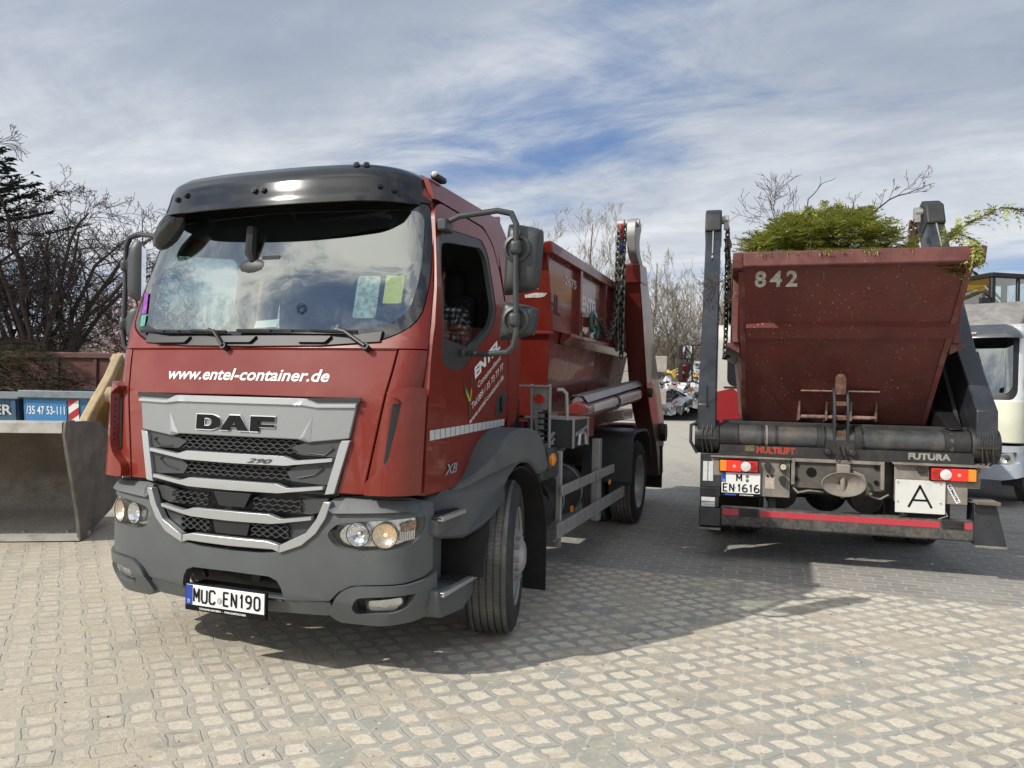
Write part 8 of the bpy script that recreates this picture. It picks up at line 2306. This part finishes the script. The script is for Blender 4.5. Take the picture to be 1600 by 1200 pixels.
for (x, y) in ((-0.55, -1.35), (0.75, -1.35), (-0.55, -0.35), (0.75, -0.35)): mb.box(x - 0.05, x + 0.05, y - 0.05, y + 0.05, 1.6, 3.35 + CZ)
mb.box(0.05, 0.12, -1.39, -1.32, 1.6, 3.35 + CZ)
mb.box(-0.62, 0.82, -1.42, -0.28, 3.35 + CZ, 3.45 + CZ); mb.box(-0.6, 0.8, -1.4, -0.3, 1.3, 2.3); cbx = mb.build('cab_frame', M_black, EX, bevel=0.02)
mb = MB()
mb.add([(-0.5, -1.36, 2.3), (0.7, -1.36, 2.3), (0.7, -1.36, 3.35 + CZ), (-0.5, -1.36, 3.35 + CZ)], [(0, 1, 2, 3)]); mb.add([(-0.56, -1.3, 2.3), (-0.56, -0.4, 2.3), (-0.56, -0.4, 3.35 + CZ), (-0.56, -1.3, 3.35 + CZ)], [(0, 1, 2, 3)])
mb.build('cab_window', M_glass, EX, smooth=False)
mb = MB(); mb.box(0.0, 0.5, -1.1, -0.6, 2.3, 2.7); mb.obox(Vector((0.45, -0.85, 3.1)), (0.12, 0.45, 0.7), (0, 0.15, 0)); mb.build('seat', M_black, EX, bevel=0.03)
mb = MB(); mb.tube([(-0.6, -1.4, 3.6), (-0.85, -1.45, 3.7), (-0.85, -1.45, 3.3)], 0.02, 6); mb.obox(Vector((-0.86, -1.47, 3.45)), (0.2, 0.06, 0.3), (0, 0, 0)); mb.build('mirror', M_black, EX, bevel=0.02)
mb = MB(); mb.prism(rnd([(-0.6, 1.1), (-0.6, 1.6), (0.9, 1.6), (0.9, 2.2), (2.6, 2.3), (2.9, 2.0), (2.9, 1.1)], 0.1), 'y', -1.35, 1.35); mb.build('upper_carriage', M_yellow, EX, bevel=0.05)
for sg in (-1, 1):
    mb = MB(); mb.prism(rnd([(-2.0, 0.45), (-1.7, 0.85), (1.7, 0.85), (2.0, 0.45), (1.7, 0.02), (-1.7, 0.02)], 0.2, 5), 'y', sg * 0.85, sg * 1.4); mb.build('track', M_black, EX, bevel=0.03)
mb = MB(); mb.cyl((0.3, 0, 0.8), (0.3, 0, 1.12), 0.7, 24); mb.build('turntable', M_black, EX)

# ================================================================== scrap heap, block wall
r_ = random.Random(8)
sh_m = []
for nm, c, me_, ro in (('sheet white', (0.62, 0.63, 0.64), 0.1, 0.4), ('sheet silver', (0.55, 0.56, 0.58), 0.7, 0.35), ('sheet grey', (0.22, 0.23, 0.24), 0.3, 0.5), ('sheet dark', (0.04, 0.042, 0.045), 0.2, 0.5), ('sheet blue', (0.10, 0.17, 0.30), 0.2, 0.4), ('sheet red', (0.42, 0.03, 0.03), 0.1, 0.4), ('sheet yellow', (0.55, 0.38, 0.10), 0.1, 0.5), ('sheet rust', (0.14, 0.08, 0.05), 0.1, 0.8)):
    sh_m.append(mat(nm, c, ro, metal=me_, dirt=0.3, dirt_col=(0.15, 0.13, 0.11), dscale=2))
mb = MB()
cx, cy = 13.0, 41.5
def crumple(c, s_, mi, sheetlike):
    mb.cur = mi
    n_ = 3
    a1, a2, a3 = r_.random() * 6.28, r_.gauss(0, 0.6), r_.gauss(0, 0.6)
    M_ = Matrix.Translation(c) @ Matrix.Rotation(a1, 4, 'Z') @ Matrix.Rotation(a2, 4, 'X') @ Matrix.Rotation(a3, 4, 'Y')
    off = [[Vector((r_.gauss(0, 1), r_.gauss(0, 1), r_.gauss(0, 1))) * s_ * 0.13 for _ in range(n_ + 1)] for _ in range(n_ + 1)]
    vs = []
    for j in range(n_ + 1):
        for i in range(n_ + 1):
            p = Vector(((i / n_ - 0.5) * s_ * 1.5, (j / n_ - 0.5) * s_, (0.35 * s_ * math.sin(i * 1.3)) if sheetlike else 0.0)) + off[j][i]
            vs.append(M_ @ p)
    k = len(vs)
    vs2 = [Vector(v) + Vector((0, 0, -0.03 if sheetlike else -s_ * 0.55)) for v in vs]
    fs = [(j * (n_ + 1) + i, j * (n_ + 1) + i + 1, (j + 1) * (n_ + 1) + i + 1, (j + 1) * (n_ + 1) + i) for j in range(n_) for i in range(n_)]
    fs2 = [tuple(k + q for q in reversed(f)) for f in fs]
    W_ = n_ + 1
    ring = [i for i in range(W_)] + [j * W_ + n_ for j in range(1, n_ + 1)] + [n_ * W_ + i for i in range(n_ - 1, -1, -1)] + [j * W_ for j in range(n_ - 1, 0, -1)]
    sd = [(ring[(q + 1) % len(ring)], ring[q], k + ring[q], k + ring[(q + 1) % len(ring)]) for q in range(len(ring))]
    mb.add(vs + vs2, fs + fs2 + sd)
for i in range(2600):
    x = cx + r_.uniform(-6.5, 7.0); y = cy + r_.uniform(-3.0, 3.0)
    top = 3.1 * max(0.0, 1 - ((x - cx - 0.5) / 7.5) ** 2) * max(0.0, 1 - ((y - cy) / 3.6) ** 2) + 0.25
    z = top * (1 - 0.35 * r_.random() ** 2)
    mi = r_.choices(range(8), (30, 30, 14, 9, 4, 3, 1, 6))[0]
    if z < 1.0 and r_.random() < 0.15: mi = 5
    crumple(Vector((x, y, z)), 0.20 + 0.42 * r_.random() ** 1.6, mi, r_.random() < 0.75)
for i in range(7): crumple(Vector((8.4 + 0.3 * i, 40.0, 2.45 - 0.05 * i)), 0.42, 6, True)
mb.cur = 3
mb.grid(lambda u, v: (cx - 6.5 + 14 * u, cy - 3 + 6 * v, 2.3 * math.sin(math.pi * u) * math.sin(math.pi * v)), 12, 8)
o = mb.build('scrap_heap', sh_m, None, smooth=False, fix=False)
tag(o, 'heap of crushed white and silver scrap metal far behind between the trucks', kind='stuff')

def block_wall(name, label, x0, y0, n_, rows, dirx=(1, 0), group=None):
    Wl = thing(name, label, 'wall', (x0, y0, 0), math.atan2(dirx[1], dirx[0]), group)
    mb = MB()
    for j in range(rows):
        for i in range(n_):
            ox = 0.8 if j % 2 else 0
            mb.box(i * 1.6 + ox + 0.012, (i + 1) * 1.6 + ox - 0.012, 0.0 + 0.01 * ((i * 7 + j) % 3), 0.8, j * 0.8 + 0.01, (j + 1) * 0.8)
    mb.build('block', M_block, Wl, bevel=0.03)
    return Wl
block_wall('block_wall', 'pale concrete block wall glimpsed behind the skip arm of the red truck', -6, 37.0, 8, 4)

# ================================================================== trees
rt = random.Random(101)
GT = 'bare trees around the yard'
def spread_tree(name, label, loc, rx, rz_, r_, stems, nlev=4, group=GT, mk=M_twig, lean_bias=(0, 0)):
    """many-stemmed small tree whose limbs fan out and arch over"""
    T_ = thing(name, label, 'tree', loc, 0, group)
    tk = MB(); cr = MB()
    for k in range(stems):
        an = 2 * math.pi * k / stems + r_.random() * 0.5
        el = 0.35 + 0.55 * r_.random()
        h = rz_ * (0.75 + 0.3 * r_.random())
        dx, dy = math.cos(an) * rx * (0.55 + 0.5 * r_.random()) + lean_bias[0], math.sin(an) * rx * 0.7 + lean_bias[1]
        pts = []; rs = []
        n_ = 9
        for i in range(n_ + 1):
            t = i / n_
            p = Vector((0.25 * math.cos(an) + dx * t ** 1.7, 0.25 * math.sin(an) + dy * t ** 1.7, -0.05 + h * (1 - (1 - t) ** 1.5)))
            p += Vector((r_.gauss(0, 1), r_.gauss(0, 1), r_.gauss(0, 0.5))) * 0.06
            pts.append(p); rs.append(0.085 * (1 - 0.86 * t) + 0.006)
        tk.tube(pts, rs, 7, caps=False)
        for j in range(15):
            t = 0.22 + 0.78 * (j + r_.random()) / 15
            i = min(int(t * n_), n_ - 1); a = pts[i].lerp(pts[i + 1], t * n_ - i)
            ax = (pts[i + 1] - pts[i]).normalized()
            s_ = Vector((r_.gauss(0, 1), r_.gauss(0, 1), r_.gauss(0, 0.6))).normalized()
            branch(cr, a, (ax * 0.5 + s_ * 0.9 + Vector((0, 0, 0.15))).normalized(), (1.9 - 1.0 * t) * (0.7 + 0.6 * r_.random()), rs[i] * 0.45, r_, nlev - 1, 0.45, -0.1, 0.52, 4, 4, 0.0055)
    tk.build('trunk', M_bark, T_); cr.build('crown', mk, T_, smooth=False, fix=False)
    return T_
spread_tree('bare_tree', 'large spreading bare tree with dark twigs behind the blue skips', (-11.9, 19.0, 0), 3.5, 5.7, rt, 15)
spread_tree('bare_tree', 'dense bare tree cut off by the left edge of the view', (-15.6, 20.5, 0), 2.6, 5.2, rt, 8)
# pink blossom tree
def blossom_tree(label, loc, H, r_):
    T_ = thing('blossom_tree', label, 'tree', loc, 0, None)
    tk = MB(); cr = MB(); bl = MB()
    tk.tube([(0, 0, -0.05), (0.05, 0, 1.0), (0.0, 0.1, 2.0)], [0.12, 0.10, 0.08], 8); tk.build('trunk', M_bark, T_)
    for k in range(16):
        an = k * 2.4; a = Vector((0, 0, 1.2 + 0.08 * k))
        branch(cr, a, (math.cos(an), math.sin(an), 0.9), H * 0.5 * (0.7 + 0.5 * r_.random()), 0.04, r_, 3, 0.35, 0.4, 0.55, 4, 4, 0.006)
    cr.build('limbs', M_twig, T_, smooth=False, fix=False)
    for i in range(5200):
        u = r_.random() * 6.28; q = r_.random() ** 0.5; h = r_.random()
        p = Vector((math.cos(u) * 2.1 * q * (1 - 0.3 * h), math.sin(u) * 2.1 * q, 1.4 + (H - 1.2) * h * (1 - 0.25 * q)))
        if noise.noise(p * 1.3) < -0.05: continue
        s_ = 0.02 + 0.03 * r_.random()
        a = Vector((r_.gauss(0, 1), r_.gauss(0, 1), r_.gauss(0, 1))).normalized() * s_; b_ = a.orthogonal().normalized() * s_
        bl.add([p - a - b_, p + a - b_, p + a + b_, p - a + b_], [(0, 1, 2, 3)])
    bl.build('crown', M_bloss, T_, smooth=False, fix=False)
blossom_tree('pale pink blossom tree behind the left mirror of the red truck', (-13.2, 27.0, 0), 4.9, rt)
# spruce just outside the left edge, its branch tips reaching into view
def spruce(label, loc, H, rad, r_):
    T_ = thing('spruce_tree', label, 'tree', loc, 0, None)
    tk = MB(); tk.tube([(0, 0, -0.05), (0, 0, H * 0.5), (0, 0, H)], [0.22, 0.13, 0.02], 8); tk.build('trunk', M_bark, T_)
    cr = MB()
    lv = 34
    for i in range(lv):
        t = i / lv; z = 6.0 + (H - 6.1) * t; L = rad * (1 - t) ** 0.8 + 0.25
        nb = 9
        for k in range(nb):
            an = k * 2 * math.pi / nb + i * 0.7 + r_.gauss(0, 0.1)
            d_ = Vector((math.cos(an), math.sin(an), 0.1))
            LL = L * (0.8 + 0.3 * r_.random())
            pts = [Vector((0, 0, z)) + d_ * LL * s + Vector((0, 0, -0.25 * LL * math.sin(s * 2.4))) for s in (0, .25, .5, .75, 1.0)]
            cr.tube(pts, [0.02, 0.016, 0.012, 0.008, 0.004], 3, caps=False)
            for q in range(int(16 + 22 * LL)):
                s = 0.15 + 0.85 * r_.random(); kk = min(int(s * 4), 3); p = pts[kk].lerp(pts[kk + 1], s * 4 - kk)
                sd = Vector((-d_.y, d_.x, 0)) * (1 if r_.random() < .5 else -1)
                dd = (d_ * 0.7 + sd * 0.8 + Vector((0, 0, -0.35 + 0.5 * r_.random()))).normalized(); l = 0.16 + 0.22 * r_.random() * (1.3 - s)
                w = dd.cross(Vector((0, 0, 1))).normalized() * 0.022; n = Vector((0, 0, 0.02))
                cr.add([p - w * 0.6, p + dd * l * 0.5 - w, p + dd * l, p + dd * l * 0.5 + w, p + w * 0.6], [(0, 1, 2, 3, 4)])
                cr.add([p - n, p + dd * l * 0.6 - n * 1.2, p + dd * l, p + dd * l * 0.6 + n * 1.2], [(0, 1, 2, 3)])
    cr.build('crown', M_spruce, T_, smooth=False, fix=False)
spruce('dark spruce whose branch tips reach in at the top left edge', (-14.85, 17.0, 0), 9.2, 4.0, rt)
# trees far behind, between and beyond the trucks
far = [(4.7, 47, 12.8, 'tall bare tree rising above the skip of the red truck'), (8.2, 49, 11.8, 'tall bare tree right of the steel arm of the red truck'),
       (11.0, 50, 10.8, 'slim bare tree between the red truck and the dark arm'), (13.6, 50, 11.2, 'bare tree beside the dark left arm of the second truck'), (16.2, 52, 10.5, 'bare tree partly hidden by the dark left arm'),
       (6.4, 55, 9.5, 'low bare tree behind the steel arm of the red truck'), (29.0, 52, 9.5, 'pale bare tree behind skip 842 near the yellow boom'), (33.0, 53, 9.0, 'pale bare tree between skip 842 and the white lorry'),
       (-20.5, 40, 8.5, 'distant bare tree behind the spreading tree at the left')]
for i, (x, y, H, lb_) in enumerate(far):
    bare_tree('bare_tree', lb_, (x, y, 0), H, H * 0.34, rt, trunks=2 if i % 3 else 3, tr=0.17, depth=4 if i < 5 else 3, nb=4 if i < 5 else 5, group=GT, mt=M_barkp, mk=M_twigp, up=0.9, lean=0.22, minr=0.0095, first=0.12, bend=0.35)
# undergrowth at the foot of the far trees
mb = MB()
for i in range(760):
    x = rt.uniform(-26, 45) if i % 2 else rt.uniform(2, 20); y = rt.uniform(50, 60)
    branch(mb, (x, y, 0), (rt.gauss(0, 0.25), rt.gauss(0, 0.2), 1), rt.uniform(1.6, 4.2) if i % 3 else rt.uniform(4, 7.5), 0.035, rt, 2, 0.35, 0.5, 0.5, 5, 3, 0.011)
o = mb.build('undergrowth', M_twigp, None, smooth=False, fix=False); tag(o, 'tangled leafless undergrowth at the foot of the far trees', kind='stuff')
mb = MB()
for i in range(5000):
    x = rt.uniform(-40, 55); y = rt.uniform(54, 62); z = rt.uniform(0, 1.0) ** 1.5 * (3.2 + 1.2 * noise.noise(Vector((x * 0.2, 0, 0))))
    s_ = rt.uniform(0.06, 0.16); a = Vector((rt.gauss(0, 1), rt.gauss(0, 1), rt.gauss(0, 1))).normalized() * s_; b_ = a.orthogonal().normalized() * s_
    mb.add([Vector((x, y, z)) - a - b_, Vector((x, y, z)) + a - b_, Vector((x, y, z)) + a + b_], [(0, 1, 2)])
o = mb.build('scrub', M_straw, None, smooth=False, fix=False); tag(o, 'brown scrub beyond the yard', kind='stuff')
# far wooded bank closing the horizon
mb = MB()
def bank(u, v):
    x = -260 + 520 * u; h = 5.5 + 2.5 * noise.noise(Vector((x * 0.03, 0, 0))) + 1.2 * noise.noise(Vector((x * 0.16, 1, 0)))
    return (x, 72 + 14 * v + 0.0005 * x * x, h * math.sin(v * math.pi * 0.5) ** 0.8 - 0.1)
mb.grid(bank, 260, 8)
o = mb.build('hill', mat('wooded bank', (0.055, 0.048, 0.036), 0.95, var=0.5, vscale=1.2, bump=1.0, bscale=2), None, fix=False); tag(o, 'low wooded bank beyond the yard', kind='structure')
# trees behind the camera, mirrored in the windscreen
for i, (x, y, H) in enumerate(((-6.5, -13, 9.5), (-3.0, -16, 11), (-10.5, -9.5, 8.5))):
    bare_tree('bare_tree', ['bare tree behind the viewer, mirrored in the middle of the windscreen', 'tall bare tree behind the viewer, mirrored in the windscreen', 'bare tree behind the viewer, mirrored low at the windscreen edge'][i], (x, y, 0), H, H * 0.33, rt, trunks=3, tr=0.16, depth=3, nb=5, group=GT, up=0.9, lean=0.3, minr=0.012, first=0.15)


# ------------------------------------------------------------------ bits that are separate pieces become separate parts
def split_islands(o):
    me = o.data
    n_ = len(me.vertices)
    par = list(range(n_))
    def find(a):
        while par[a] != a:
            par[a] = par[par[a]]; a = par[a]
        return a
    for e in me.edges:
        a, b_ = find(e.vertices[0]), find(e.vertices[1])
        if a != b_: par[a] = b_
    groups = {}
    for p in me.polygons: groups.setdefault(find(p.vertices[0]), []).append(p.index)
    if len(groups) < 2 or len(groups) > 24: return
    mods = [(m_.width, m_.segments) for m_ in o.modifiers if m_.type == 'BEVEL']
    base = o.name.split('.')[0]
    first = True
    for idx in groups.values():
        used = {}; vs = []; fs = []; mi = []
        for i in idx:
            f = []
            for v in me.polygons[i].vertices:
                if v not in used: used[v] = len(vs); vs.append(tuple(me.vertices[v].co))
                f.append(used[v])
            fs.append(f); mi.append(me.polygons[i].material_index)
        nm = bpy.data.meshes.new(base); nm.from_pydata(vs, [], fs)
        for m_ in me.materials: nm.materials.append(m_)
        nm.polygons.foreach_set('material_index', mi)
        nm.polygons.foreach_set('use_smooth', [True] * len(fs)); nm.set_sharp_from_angle(angle=R(35)); nm.update()
        if first: o.data = nm; first = False
        else:
            c = bpy.data.objects.new(base, nm); COL.objects.link(c); c.parent = o.parent
            for w_, s_ in mods:
                b_ = c.modifiers.new('bevel', 'BEVEL'); b_.width = w_; b_.segments = s_; b_.limit_method = 'ANGLE'; b_.angle_limit = R(40)
SPLIT = {'edge_strip', 'tube_collar', 'red_tape', 'brake_chamber', 'guard_post', 'arm_pivot', 'cowl_cover', 'towing_pin', 'visor_bolt', 'reflective_marker', 'socket', 'panel_bolt',
         'guard_reflector', 'edge_bolt', 'board_bolt', 'visor_bracket', 'tank_strap', 'pivot_boss', 'pivot_pin', 'mirror_socket', 'cylinder_bracket', 'body_platform', 'bumper_bracket', 'lamp_panel',
         'dusty_band', 'grip_pad', 'member_flange', 'member_hole', 'chassis_frame', 'marker_stripe', 'cab_window', 'skid', 'parcel', 'link_recess', 'chain_coupling', 'arm_mount', 'rear_wall', 'wheel_nut', 'hand_hole', 'lens_ring', 'control_lever', 'side_step', 'hook_claw', 'grab_handle'}
for o in list(bpy.data.objects):
    if o.type == 'MESH' and o.parent is not None and o.name.split('.')[0] in SPLIT and not o.children: split_islands(o)
